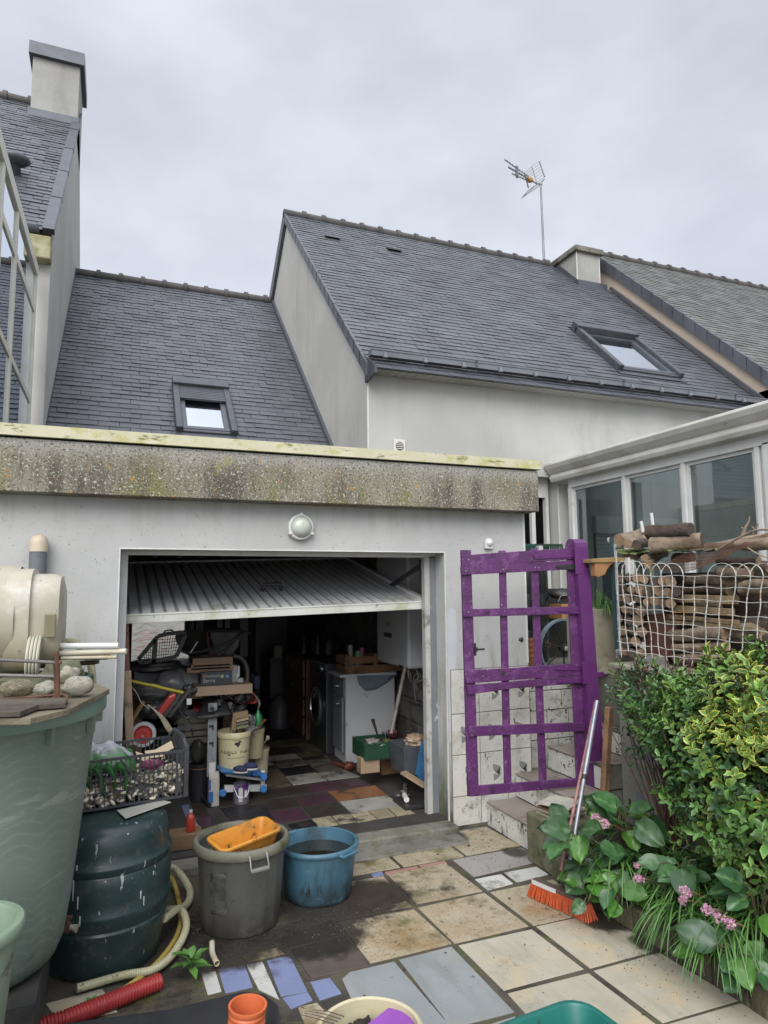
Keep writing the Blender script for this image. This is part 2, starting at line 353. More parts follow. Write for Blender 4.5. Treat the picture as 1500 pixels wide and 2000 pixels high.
# roof
nrm=V((0,-math.sin(S44),math.cos(S44))); ES=V((0,math.cos(S44),math.sin(S44)))
YE=6.42; O=V((X0-.02,YE,rz(YE))); Lh=(YR-YE)/math.cos(S44); Wd=X1-X0-.0
def uv_on(px_,py_):
    d=ray(px_,py_); t=(O-CAM).dot(nrm)/d.dot(nrm); p=CAM+d*t-O; return p.dot(UX),p.dot(ES)
a=uv_on(1125,648);b=uv_on(1240,660);c=uv_on(1312,738);d_=uv_on(1195,727)
su0,su1=(uv_on(1122,645)[0]+uv_on(1198,727)[0])/2+.0,(b[0]+c[0])/2; sv0,sv1=(c[1]+d_[1])/2,(a[1]+b[1])/2
v1=uv_on(650,467); v2=uv_on(770,491)
holes=[(su0,su1,sv0,sv1)]; vents=[(v1[0]-.11,v1[0]+.11,v1[1]-.05,v1[1]+.06),(v2[0]-.11,v2[0]+.11,v2[1]-.05,v2[1]+.06)]
rf,_=slates('roof',rh,O,UX,nrm,Wd,Lh,M['slate'],holes=holes+vents,seed=3)
underlay(O,UX,ES,nrm,Wd,Lh,holes).build('roof_boarding',M['dark'],rh)
mb=MB(); mb.prism([(X0,YR,ZR-.03),(X0,YR+3.8,rz(YR-3.8)-.03),(X0,YR+3.8,rz(YR-3.8)-.12),(X0,YR,ZR-.12)],(Wd,0,0)); mb.build('rear_roof',M['slate'],rh)
ridge(rh,(X0-.05,YR,ZR+.0),(7.35,YR,ZR))
# verge: slate pieces wrapping the gable edge, dark back verge
mb=MB()
k=0
while k*.26<Lh:
    p=O+ES*(k*.26)+V((-.03,0,0)); q=O+ES*min((k+1)*.26+.02,Lh)+V((-.03,0,0))
    lift=nrm*(.016 if k%2 else .02)
    mb.hexa([p-V((0,0,.13)),p+V((.018,0,-.13)),q+V((.018,0,-.13)),q-V((0,0,.13)),p+lift,p+V((.03,0,0))+lift,q+V((.03,0,0))+nrm*.012,q+nrm*.012]); k+=1
mb.build('verge_slates',M['slate'],rh)
mb=MB(); p=V((X0-.05,YR,ZR+.02)); q=V((X0-.05,YR+3.8,rz(YR-3.8)+.02)); mb.hexa([p-V((0,0,.22)),p+V((.08,0,-.22)),q+V((.08,0,-.22)),q-V((0,0,.22)),p+V((0,0,.05)),p+V((.08,0,.05)),q+V((.08,0,.05)),q+V((0,0,.05))]); mb.build('rear_verge',M['grey_dark'],rh)
for (u0,u1,w0,w1) in vents:
    P=lambda u,v,h:O+UX*u+ES*v+nrm*h
    mb=MB(); mb.hexa([P(u0,w0,-.0),P(u1,w0,0),P(u1,w1,0),P(u0,w1,0),P(u0,w0,.006),P(u1,w0,.006),P(u1,w1,.02),P(u0,w1,.02)]); 
    mb.hexa([P(u0-.01,w0+.03,.03),P(u1+.01,w0+.03,.03),P(u1+.01,w1+.02,.012),P(u0-.01,w1+.02,.012),P(u0-.01,w0+.03,.037),P(u1+.01,w0+.03,.037),P(u1+.01,w1+.02,.02),P(u0-.01,w1+.02,.02)])
    mb.build('roof_vent',M['black'],rh)
# lower slate skirt below the gutter, soffit, gutter
gv=.10
gp=O+ES*gv+nrm*.02
mb=MB()  # half-round gutter standing on the slates
def gut(mb,x0,x1,y,z,r,n=9,t=.004):
    rings=[]
    for x in (x0,x1):
        ring=[(x,y+r*math.cos(a),z+r*math.sin(a)) for a in [math.pi+math.pi*i/n for i in range(n+1)]]
        ring+=[(x,y+(r-t)*math.cos(a),z+(r-t)*math.sin(a)) for a in [2*math.pi-math.pi*i/n for i in range(n+1)]]
        rings.append(ring)
    mb.ring(rings)
gy0,gz0=6.485,rz(6.42)+.185
GT=gy(879,701,6.33).z
mb.box(X0-.02,X1,6.33,6.336,GT-.062,GT); mb.box(X0-.02,X1,6.322,6.345,GT-.004,GT+.008); mb.box(X0-.02,X1,6.336,6.415,GT-.062,GT-.056); mb.box(X0-.02,X1,6.415,6.42,GT-.056,GT+.01); mb.box(X0-.022,X0-.016,6.33,6.42,GT-.062,GT)
gt=mb.build('gutter',mat('gutter_zinc',(.17,.18,.195),(.13,.14,.15),3,.35,metal=.35),rh)
for i in range(13):
    x=X0+.13+i*.455; mb=MB(); mb.obox((x,6.318,GT-.05),(.012,0,0),(0,.010,0),(0,0,.022)); mb.cyl((x-.02,6.312,GT-.072),(x+.02,6.312,GT-.072),.015); mb.build('gutter_bracket',M['galv'],gt)
for x in (X0+1.2,X0+3.2,X0+5.0):
    mb=MB(); mb.box(x-.012,x+.012,6.322,6.34,GT-.066,GT+.012); mb.build('gutter_joint',M['zinc'],gt)
ZS=gy(879,735,6.25).z; ZW=gy(879,749,6.5).z; O2=V((X0-.02,6.25,ZS)); n2=V((0,-math.sin(R(40)),math.cos(R(40))))
slates('eaves_skirt',rh,O2,UX,n2,Wd,.24,M['slate'],seed=9)
e2=n2.cross(UX).normalized(); mb=underlay(O2,UX,e2,n2,Wd,.24,th=.008); mb.build('eaves_boarding',M['zinc'],rh)
mb=MB(); 
for i in range(58): mb.box(X0+i*.1,X0+i*.1+.094,6.262,YF,ZW,ZW+.012)
mb.box(X0,X1,6.255,6.262,ZW,ZS+.004)
mb.build('soffit',mat('soffit_boards',(.44,.425,.39),(.38,.37,.33),3,.6),rh)
mb=MB(); mb.prism([(X0-.03,6.22,ZS+.02),(X0-.03,6.22,ZS-.06),(X0-.03,6.50,ZS-.09),(X0-.03,6.52,4.12)],(.03,0,0)); mb.build('eaves_end_plate',M['grey_dark'],rh)
# skylight of the right house
def skylight(parent,O,ex,es,n,u0,u1,w0,w1,shut):
    P=lambda u,v,h:O+ex*u+es*v+n*h
    def slab(mb,a,b,c,d,h0,h1): mb.hexa([P(a,c,h0),P(b,c,h0),P(b,d,h0),P(a,d,h0),P(a,c,h1),P(b,c,h1),P(b,d,h1),P(a,d,h1)])
    fw=.075
    mb=MB(); slab(mb,u0,u0+fw,w0,w1-.12,.0,.10); slab(mb,u1-fw,u1,w0,w1-.12,.0,.10); slab(mb,u0,u1,w1-.17,w1,.0,.135); slab(mb,u0+fw,u1-fw,w0,w0+.05,0,.05)
    root=mb.build('skylight',M['grey_dark'],parent,bevel=.012,seg=3)
    wi0=w0+.05; wi1=w1-.17
    mb=MB(); slab(mb,u0+fw,u0+fw+.06,wi0,wi1,0,.045); slab(mb,u1-fw-.06,u1-fw,wi0,wi1,0,.045); slab(mb,u0+fw,u1-fw,wi0,wi0+.06,0,.055); slab(mb,u0+fw,u1-fw,wi1-.05,wi1,0,.04)
    mb.build('sash',M['zinc'],root,bevel=.006)
    mb=MB(); slab(mb,u0+fw+.06,u1-fw-.06,wi0+.06,wi1-.05,.012,.02); mb.build('pane',M['glass_sky'],root)
    mb=MB(); slab(mb,u0+fw+.06,u1-fw-.06,wi0+.06,wi1-.05,-.5,-.45); mb.build('reveal',M['stucco'],root)
    if shut:
        mb=MB(); ws=wi1-shut; k=ws
        while k<wi1: slab(mb,u0+fw-.005,u1-fw+.005,k,k+.036,.06,.085+.004); k+=.042
        mb.build('roller_shutter',M['grey_dark'],root,bevel=.005)
    mb=MB(); slab(mb,u0-.02,u1+.02,w0-.09,w0,.018,.024); mb.build('apron_flashing',M['zinc'],root)
    return root
def sum_loc(p):
    o=V((0,0,0))
    while p is not None: o=o+p.location; p=p.parent
    return o
skylight(rh,O,UX,ES,nrm,su0,su1,sv0,sv1,0)
# chimney at the party wall
cy0=9.55
cb0=gy(1128,555,cy0).x; cb1=gy(1172,562,cy0).x; ct=gy(1128,492,cy0).z
mb=MB(); mb.box(cb0,cb1,cy0,cy0+1.35,6.7,ct); ch=mb.build('chimney',M['stucco_ch'],rh)
mb=MB(); mb.box(cb0-.06,cb1+.06,cy0-.07,cy0+1.42,ct,ct+.10); mb.box(cb0+.1,cb1-.14,cy0+.25,cy0+1.1,ct+.10,ct+.19); mb.build('chimney_cap',M['concrete'],ch,bevel=.012)
mb=MB(); mb.box(cb0-.008,cb0+.006,cy0-.008,cy0+.006,7,ct); mb.build('corner_bead',M['white_paint'],ch); mb=MB(); mb.box(cb1-.006,cb1+.008,cy0-.008,cy0+.006,7,ct); mb.build('corner_bead',M['white_paint'],ch)
mb=MB(); f0=O+ES*((cy0-YE)/math.cos(S44)); 
mb.box(cb0-.03,cb1+.1,cy0-.07,cy0-.0,rz(cy0)-.06,rz(cy0)+.06); mb.prism([(cb0-.02,cy0-.05,rz(cy0-.05)),(cb0-.02,YR,ZR),(cb0-.02,YR,ZR+.1),(cb0-.02,cy0-.05,rz(cy0-.05)+.1)],(.02,0,0)); mb.build('flashing',M['zinc'],ch)
# vent grille in the wall just above the garage cap
vp_=gy(779,872,YF); mb=MB(); mb.box(vp_.x-.065,vp_.x+.065,YF-.025,YF,vp_.z-.07,vp_.z+.07); vg=mb.build('wall_vent',M['cream_frame'],rh,bevel=.004)
mb=MB(); mb.cyl((vp_.x,YF-.03,vp_.z+.0),(vp_.x,YF-.024,vp_.z),.046,n=24); vd=mb.build('vent_grille',M['black'],vg)
mb=MB(); 
for i in range(4):
    z=vp_.z-.03+i*.02; hw=math.sqrt(max(0,.044**2-(z-vp_.z)**2)); mb.box(vp_.x-hw,vp_.x+hw,YF-.036,YF-.030,z-.004,z+.004)
mb.build('louvre',M['cream_frame'],vg)
# ================================================================ ANTENNA
ab=gy(1063,520,10.32); at_=gy(1056,361,10.32)
an=thing('antenna','rake-shaped television aerial with an orange dipole on a tall thin mast beside the stone-capped chimney','aerial',(ab.x,10.32,7.55))
mb=MB(); mb.cyl((ab.x,10.32,7.5),at_,.024,.017,n=10); mb.build('mast',M['galv'],an,smooth=40)
AY=10.32
def A(x,y,dy=0): return gy(980+x/15,300+y/15,AY+dy)
mb=MB()
mb.tube([A(90,180,-.5),A(430,430,-.35),A(800,690,-.1)],.010); mb.tube([A(195,400,-.45),A(710,700,-.2),A(1020,880)],.014); mb.tube([A(300,590,-.4),A(700,770,-.15)],.010)
mb.obox(A(445,540,-.33),(.028,.01,0),(0,.02,0),(0,0,.105)); mb.tube([A(660,570,-.2),A(690,650,-.2),A(780,1010,-.1)],.012); mb.tube([A(1020,880),A(1180,905)],.016)
mb.build('boom',M['galv'],an)
mb=MB()
for (a,b,n_) in ((A(90,180,-.5),A(800,690,-.1),10),(A(195,400,-.45),A(710,700,-.2),8),(A(300,590,-.4),A(700,770,-.15),5)):
    for i in range(n_):
        p=a.lerp(b,i/n_); q=V((.055,.09,.04)); mb.cyl(p-q,p+q,.004,n=5)
mb.build('director',M['galv'],an)
mb=MB(); mb.blob(A(815,770,-.12),(.075,.05,.055),3,.05); mb.build('dipole',mat('orange_plastic',(.42,.2,.03),None,6,.5),an,smooth=60)
mb=MB()
c=[A(1105,230,.3),A(1255,680,.15),A(1010,840),A(665,570,-.2)]; 
mb.tube([c[0],c[1]],.014); mb.tube([A(880,380,.05),A(1020,850)],.009)
for i in range(7): mb.tube([c[0].lerp(c[1],i/6),A(880,380,.05).lerp(A(1020,850),i/6)],.0045,5)
for i in range(5): mb.tube([A(880,380,.05).lerp(A(1020,850),i/8),A(665,560,-.25).lerp(A(760,900,-.2),i/8)],.0045,5)
mb.tube([A(1260,740,.2),A(1030,900),A(580,1310,-.3)],.006); mb.tube([A(1260,740,.2),A(1080,960,.1),A(580,1310,-.3)],.006); mb.tube([A(960,950,0),A(760,1090,-.2),A(580,1310,-.3)],.008)
for i in range(8): mb.tube([A(1000,930).lerp(A(600,1290,-.3),i/8),A(1080,960,.15).lerp(A(600,1290,-.3),i/8)],.004,5)
mb.build('reflector',M['galv'],an)
# ================================================================ NEIGHBOUR HOUSE (far right)
nh=thing('house','neighbouring house at the far right with weathered slates and beige verge','house',(8.3,6.5,0))
NX=8.24; nz_=.42
YN=9.95; 
zr_=gy(1180,500,YN).z; nn2=nrm
O3=V((NX,YN-5.0*math.cos(S44)*1.0,zr_-5.0*math.sin(S44)))
L3=5.0; 
slates('roof',nh,O3,UX,nn2,8,L3,M['slate_old'],seed=21,pw=.22,rh=.11)
underlay(O3,UX,ES,nn2,8,L3).build('roof_boarding',M['dark'],nh)
ridge(nh,(NX,YN,zr_),(NX+8,YN,zr_),step=.36)
mb=MB(); p=O3+V((0,0,-.03)); q=O3+ES*L3+V((0,0,-.03))
mb.prism([p,q,(NX,YN,4),(NX,p.y,3.2)],(.2,0,0)); mb.box(NX+.004,NX+.2,p.y-.6,p.y-.002,1,p.z-.05); mb.box(NX+.004,NX+.19,p.y,YN-.1,1,3.2); mb.build('party_wall',M['beige'],nh)
mb=MB(); k=0
while k*.3<L3:
    p=O3+ES*(k*.3)+V((-.05,0,0)); q=O3+ES*min((k+1)*.3+.005,L3)+V((-.05,0,0))
    mb.hexa([p-V((0,0,.19)),p+V((.02,0,-.19)),q+V((.02,0,-.19)),q-V((0,0,.19)),p+nrm*.03,p+V((.06,0,0))+nrm*.03,q+V((.06,0,0))+nrm*.018,q+nrm*.018]); k+=1
mb.build('verge_slates',M['slate'],nh)
mb=MB(); p=O+UX*(Wd+.01)+nrm*.03; mb.prism([p-UX*.05,p,p+ES*4.3,p+ES*4.3-UX*.05],nrm*.05); mb.build('flashing',M['zinc'],nh)
mb=MB(); mb.box(NX,NX+8,O3.y+.1,O3.y+.3,0,O3.z-.1); mb.box(NX,NX+8,YN,YN+4,0,4); mb.build('front_wall',M['beige'],nh)
# ================================================================ LOW LINK HOUSE behind the garage
lh=thing('house','low house with a slate roof and shuttered skylight between the two taller houses','house',(-.7,7.8,0))
SL=R(43.1); nL=V((0,-math.sin(SL),math.cos(SL))); EL=V((0,math.cos(SL),math.sin(SL)))
OL=V((-.74,7.3,3.42-(7.82-7.3)*math.tan(SL))); YL=11.2; LL=(YL-7.3)/math.cos(SL); ZL=OL.z+(YL-7.3)*math.tan(SL)
def uvL(x,y):
    d=ray(x,y); t=(OL-CAM).dot(nL)/d.dot(nL); p=CAM+d*t-OL; return p.dot(UX),p.dot(EL)
a=uvL(333,752);b=uvL(446,762);c=uvL(460,852);d_=uvL(345,845); u0=(a[0]+d_[0])/2;u1=(b[0]+c[0])/2;w1=(a[1]+b[1])/2;w0=(c[1]+d_[1])/2-.03
vv=uvL(341,588); vt=[(vv[0]-.11,vv[0]+.11,vv[1]-.05,vv[1]+.06)]
slates('roof',lh,OL,UX,nL,3.14,LL,M['slate'],holes=[(u0,u1,w0,w1)]+vt,seed=5,wavy=.005)
underlay(OL,UX,EL,nL,3.14,LL,[(u0,u1,w0,w1)]).build('roof_boarding',M['dark'],lh)
ridge(lh,(-.7,YL,ZL+.02),(2.4,YL,ZL+.02))
skylight(lh,OL,UX,EL,nL,u0,u1,w0,w1,.30)
for (p0,p1,q0,q1) in vt:
    P=lambda u,v,h:OL+UX*u+EL*v+nL*h
    mb=MB(); mb.hexa([P(p0,q0,0),P(p1,q0,0),P(p1,q1,0),P(p0,q1,0),P(p0,q0,.006),P(p1,q0,.006),P(p1,q1,.02),P(p0,q1,.02)]); mb.build('roof_vent',M['black'],lh)
mb=MB(); mb.prism([(2.36,7.3,OL.z+.02),(2.36,YL,ZL+.02),(2.36,YL,ZL+.1),(2.36,7.3,OL.z+.1)],(.045,0,0)); mb.build('flashing',M['zinc'],lh); mb=MB(); mb.prism([(-.735,7.3,OL.z+.02),(-.735,YL,ZL+.02),(-.735,YL,ZL+.09),(-.735,7.3,OL.z+.09)],(.04,0,0)); mb.build('flashing',M['zinc'],lh)
mb=MB(); mb.prism([(-.74,YL,ZL-.05),(-.74,YL+3,ZL-2.9),(-.74,YL+3,ZL-3.0),(-.74,YL,ZL-.15)],(3.14,0,0)); mb.build('rear_roof',M['slate'],lh)
# ================================================================ LEFT HOUSE
lf=thing('house','tall house at the left edge with slate roof, capped chimney and narrow rendered wall','house',(-.7,7.45,0))
LX=-.7; LYF=7.45
pe=gx(101,462,LX); LZE=pe.z
S50=R(47); nA=V((0,-math.sin(S50),math.cos(S50))); EA=V((0,math.cos(S50),math.sin(S50)))
rd=ray(0,190); OA=V((-8.7,LYF-.12,LZE+.0)); tt=(OA-CAM).dot(nA)/rd.dot(nA); rp=CAM+rd*tt
YA=rp.y; ZA=rp.z; LA=(YA-OA.y)/math.cos(S50)
print('left ridge',YA,ZA)
slates('roof',lf,OA,UX,nA,8.0,LA,M['slate'],seed=8,umin=lambda v:4.5,wavy=.006)
underlay(OA,UX,EA,nA,8,LA).build('roof_boarding',M['dark'],lf)
ridge(lf,(-5,YA,ZA+.02),(-.95,YA,ZA+.02))
mb=MB(); mb.prism([(LX,LYF,0),(LX,LYF,LZE-.1),(LX,YA,ZA-.1),(LX,YA+3.5,LZE),(LX,YA+3.5,0)],(-.25,0,0)); mb.build('gable_wall',M['stucco_house'],lf)
mb=MB(); mb.box(-8,LX-.25,LYF,LYF+.25,0,LZE-.1); mb.build('front_wall',M['stucco_house'],lf)
mb=MB(); p=OA+UX*7.92; mb.prism([p+nA*.03,p+UX*.11+nA*.03,p+UX*.11+EA*LA+nA*.03,p+EA*LA+nA*.03],-nA*.05); 
for k in range(5): 
    q=p+EA*(k*LA/5); mb.prism([q+nA*.036,q+UX*.115+nA*.036,q+UX*.115+EA*.03+nA*.036,q+EA*.03+nA*.036],-nA*.06)
mb.build('verge_flashing',M['zinc'],lf)
cz0=gy(75,820,LYF)
mb=MB(); mb.box(LX-.22,LX+.01,LYF-.16,LYF+.0,LZE-.30,LZE-.06); mb.build('corbel',mat('mossy_corbel',(.36,.34,.22),(.2,.19,.08),6,.8,bump=1,layers=[((.12,.13,.03),4,.5,.7)]),lf,bevel=.015)
mb=MB(); gut(mb,-6,LX-.1,LYF-.12,LZE+.02,.065); mb.build('gutter',M['zinc'],lf,smooth=50); 
# chimney: front face through the surveyed pixels
cbY=None
dd=ray(145,240); tt=(OA-CAM).dot(nA)/dd.dot(nA); cp=CAM+dd*tt; cbY=min(cp.y,YA-.25); 
cl=gy(60,200,cbY).x; ctz=gy(157,130,cbY).z
mb=MB(); mb.box(cl,LX+.0,cbY,YA+.5,cp.z-.3,ctz); cm=mb.build('chimney',M['stucco_ch'],lf,bevel=.01)
mb=MB(); mb.box(cl-.05,LX+.06,cbY-.07,YA+.56,ctz-.02,ctz+.17); mb.build('chimney_cap',M['zinc'],cm)
mb=MB(); mb.cyl(((cl+LX)/2-.02,cbY+.3,ctz+.15),((cl+LX)/2-.02,cbY+.3,ctz+.40),.055); mb.build('flue',M['zinc'],cm)
mb=MB(); mb.box(cl-.03,LX+.02,cbY-.05,cbY-.01,cp.z-.12,cp.z+.06); mb.build('flashing',M['zinc'],cm)
# mushroom roof vent
d=ray(30,340); tt=(OA-CAM).dot(nA)/d.dot(nA); p=CAM+d*tt; mb=MB(); mb.blob(p+nA*.16,(.17,.13,.07),2,.02); mb.cyl(p,p+nA*.15,.06); mb.build('roof_vent',M['grey_dark'],lf,smooth=50)
# ================================================================ GARAGE
YG=4.488; GR=2.94; OL_,OR_=.035,2.25; OT=1.945; FZ=.08
ga=thing('garage','flat-roofed grey rendered garage with lichened fascia and its tilting door half open','garage',(1.1,YG,0))
mb=MB(); mb.box(-5,OL_,YG,YG+.20,0,2.30); mb.box(OR_,GR,YG,YG+.20,0,2.30); mb.box(OL_,OR_,YG,YG+.20,OT,2.30)
mb.build('front_wall',M['garage_wall'],ga)
mb=MB(); mb.box(GR-.2,GR,YG+.2,YF,0,2.3); mb.build('side_wall',M['garage_wall'],ga)
mb=MB(); mb.box(-5,2.98,YG-.15,YG-.0,2.255,2.565); mb.box(2.86,2.98,YG,YF,2.255,2.565); fa=mb.build('fascia',M['fascia'],ga,bevel=.006)
mb=MB(); mb.box(-5,2.99,YG-.175,YG-.145,2.575,2.635); mb.box(-5,2.99,YG-.175,YG+.05,2.635,2.642); mb.box(2.975,2.995,YG-.17,YF,2.575,2.64); mb.build('roof_edging',M['cap'],ga)
mb=MB(); mb.box(-5,2.9,YG-.1,7.9,2.50,2.62); mb.build('flat_roof',M['dark'],ga)
for q_ in ((GR-.012,GR+.003,YG-.003,YG+.012,1.12,2.255),(OL_-.006,OL_+.002,YG-.004,YG+.01,.05,OT-.002),(OR_-.002,OR_+.006,YG-.004,YG+.01,.05,OT-.002),(OL_-.006,OR_+.006,YG-.004,YG+.01,OT-.002,OT+.006)): mb=MB(); mb.box(*q_); mb.build('corner_bead',M['white_paint'],ga)
# grey priming left on the reveals and patch on the right pier
mb=MB(); mb.box(OL_,OL_+.005,YG+.02,YG+.2,FZ,OT); mb.build('reveal_left',M['primer'],ga)
mb=MB(); mb.box(OR_-.095,OR_-.055,YG+.145,YG+.2,.05,OT-.02); mb.build('door_frame',mat('door_frame_paint',(.42,.42,.40),(.34,.34,.32),5,.5,layers=[((.13,.12,.09),7,.52,.7)]),ga)
mb=MB(); mb.box(OR_-.055,OR_-.001,YG+.15,YG+.2,.05,OT-.02); mb.build('door_frame',mat('primed_frame',(.17,.18,.19),(.14,.15,.16),5,.6,layers=[((.45,.45,.44),6,.60,.64,(1,1,.5))]),ga)
mb=MB(); mb.box(OL_+.005,OL_+.05,YG+.16,YG+.2,.05,OT-.02); mb.box(OL_,OR_,YG+.15,YG+.2,OT-.03,OT); mb.build('door_frame',M['pvc'],ga)
mb=MB()
rn=random.Random(4); pts=[(OR_+.006,YG-.002,.72)]
pp=[(OR_+.012,.6),(OR_+.075,.55),(OR_+.085,.8),(OR_+.07,1.1),(OR_+.09,1.3),(OR_+.085,1.52),(OR_+.06,1.545),(OR_+.03,1.535),(OR_+.012,1.45)]
mb.prism([(a,YG-.002,b) for a,b in pp],(0,.004,0)); mb.build('paint_patch',mat('white_undercoat',(.50,.51,.53),(.46,.47,.49),6,.7),ga)
# tiled plinth right of the opening
tw=.215; th_=.245
tile_m=mat('painted_wall_tile',(.62,.61,.56),(.55,.54,.48),5,.35,island=.06,layers=[((.12,.11,.07),7,.54,.72,None,(.75,.0)),((.10,.12,.04),3,.55,.75,None,(.5,.0)),((.05,.045,.035),50,.615,.65),((.06,.055,.04),14,.63,.66,(2,1,.4)),((.3,.29,.22),3,.5,.8)],spec=.6)
grey_motif=mat('tile_motif_grey',(.20,.205,.21),(.28,.28,.28),9,.4)
dark_motif=mat('tile_motif_dark',(.03,.03,.032),None,9,.4)
mb=MB(); x0=OR_+.028; xs=[x0,x0+.225,x0+.45,x0+.655]; zs=[.02,.22,.505,.79,1.10]
for i in range(3):
    for j in range(4): mb.box(xs[i]+.003,xs[i+1]-.003,YG-.016,YG-.002,zs[j]+.003,zs[j+1]-.003)
tp=mb.build('tiled_plinth',tile_m,ga,bevel=.0015)
mb=MB(); mb.box(x0,GR,YG-.008,YG-.001,0,1.103); mb.build('grout',M['concrete'],tp)
for i in range(3):
    for j in (1,2,3):
        cx=xs[i]+.115+(.02 if j%2 else -.01); cz=zs[j]+.15; y=YG-.0175
        mb=MB()
        mb.prism([(cx-.035,y,cz+.05),(cx+.02,y,cz+.03),(cx+.03,y,cz),(cx+.02,y,cz+.01),(cx,y,cz-.005),(cx-.035,y,cz+.01)],(0,.002,0))
        mb.prism([(cx-.03,y,cz-.07),(cx+.005,y,cz-.055),(cx+.03,y,cz-.03),(cx+.028,y,cz-.01),(cx,y,cz-.03),(cx-.03,y,cz-.02)],(0,.002,0))
        mb.mi=1
        mb.prism([(cx-.03,y-.001,cz+.008),(cx+.0,y-.001,cz-.008),(cx+.03,y-.001,cz+.025),(cx+.016,y-.001,cz-.03),(cx+.003,y-.001,cz-.022)],(0,.002,0))
        mb.build('tile_motif',[grey_motif,dark_motif],tp)
# hole and pit in the wall by the gate
p=gy(1018,1249,YG); mb=MB(); mb.blob((p.x,YG,p.z),(.02,.012,.018),4,.2); mb.build('wall_hole',M['black'],ga)
# interior shell
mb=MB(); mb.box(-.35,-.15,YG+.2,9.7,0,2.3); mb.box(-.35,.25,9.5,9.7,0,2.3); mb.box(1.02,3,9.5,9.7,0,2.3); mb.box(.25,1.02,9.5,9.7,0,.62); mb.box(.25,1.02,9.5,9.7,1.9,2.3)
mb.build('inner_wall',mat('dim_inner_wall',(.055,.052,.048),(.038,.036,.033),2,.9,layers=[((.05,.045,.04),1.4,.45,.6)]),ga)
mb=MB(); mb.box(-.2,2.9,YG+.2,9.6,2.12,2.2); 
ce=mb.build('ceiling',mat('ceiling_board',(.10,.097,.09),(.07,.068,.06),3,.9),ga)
mb=MB()
for i in range(12): mb.box(-.1+i*.25,-.06+i*.25,YG+.3,8,2.04,2.12)
mb.box(-.1,2.7,YG+.62,YG+.7,1.98,2.05)
mb.build('joist',M['wood'],ce)
br=mat('breeze_block',(.22,.215,.2),(.15,.145,.135),5,.9,bump=1,island=.15,layers=[((.05,.05,.045),3,.5,.7)])
mb=MB(); mb.box(2.70,2.74,YG+.2,9.5,0,2.2)
for r in range(10):
    k=-1
    while k*.5<4.5:
        y=YG+.2+k*.5+(r%2)*.25; k+=1
        mb.box(2.68,2.70,max(y,YG+.2),y+.48,.02+r*.21,.02+r*.21+.195)
mb.build('block_wall',br,ga)
# door lifted on its track
A0=V((.02,YG+.30,1.565)); B0=V((2.20,YG+.25,1.545)); up=V((0,1.86,.40)); n=(B0-A0).cross(up).normalized()
A0.z,B0.z=1.515,1.575
dm=mat('steel_door_white',(.74,.75,.76),(.68,.69,.70),2,.42,layers=[((.25,.26,.15),3,.46,.70,(1,1,1),(1.68,1.55)),((.13,.12,.09),14,.66,.75)],metal=.1)
mb=MB(); nr=28; w_=(B0-A0)/nr; mb.prism([A0,B0,B0+up,A0+up],n*.006)
for i in range(nr):
    a=A0+w_*i; sh=w_*.16
    mb.prism([a+sh+n*.007,a+w_-sh+n*.007,a+w_-sh+up+n*.007,a+sh+up+n*.007],n*.010)
    o=n*-.012
dr=mb.build('door',dm,ga)
mb=MB()
for i in range(1,nr):
    a=A0+w_*i; sh=w_*.13; mb.prism([a-sh+n*.0075,a+sh+n*.0075,a+sh+up+n*.0075,a-sh+up+n*.0075],n*.002)
mb.build('grooves',mat('shade_groove',(.34,.34,.34),(.26,.26,.25),6,.6),dr)  # strip colour darkened to stand for the shade between the ribs
for s in (1,):
    mb=MB(); mb.bar(A0-V((0,.01,.012)),B0-V((0,.01,.012)),.03,.062,up=(0,0,1)); mb.bar(A0-V((0,.022,-.012)),B0-V((0,.022,-.012)),.015,.012,up=(0,0,1)); mb.build('bottom_rail',mat('rail_white',(.56,.57,.53),(.5,.5,.45),4,.5,layers=[((.13,.12,.07),12,.6,.68),((.33,.34,.2),3,.5,.7)]),dr,bevel=.003)
mb=MB(); nd=n
h0=A0.lerp(B0,.515)+up*.27+nd*.02; ex=(B0-A0).normalized()
mb.tube([h0-ex*.075,h0-ex*.062+nd*.055,h0+ex*.062+nd*.055,h0+ex*.075],.015); mb.build('handle',M['black'],dr)
mb=MB(); mb.bar(A0+up*.02+n*.02,A0+up+n*.02,.04,.03); mb.bar(B0+up*.02+n*.02,B0+up+n*.02,.04,.03); mb.bar(A0+up,B0+up,.03,.05); mb.build('side_rail',dm,dr)
for a_,b_ in (((2.19,YG+.25,1.87),(2.12,YG+1.35,1.55)),((2.22,YG+.23,1.95),(2.22,YG+.23,1.2)),((2.18,YG+.26,1.9),(2.2,YG+.23,1.25)),((.06,YG+.25,1.87),(.12,YG+1.35,1.55))): mb=MB(); mb.bar(a_,b_,.015,.035); mb.build('lifting_arm',M['grey_dark'],ga)
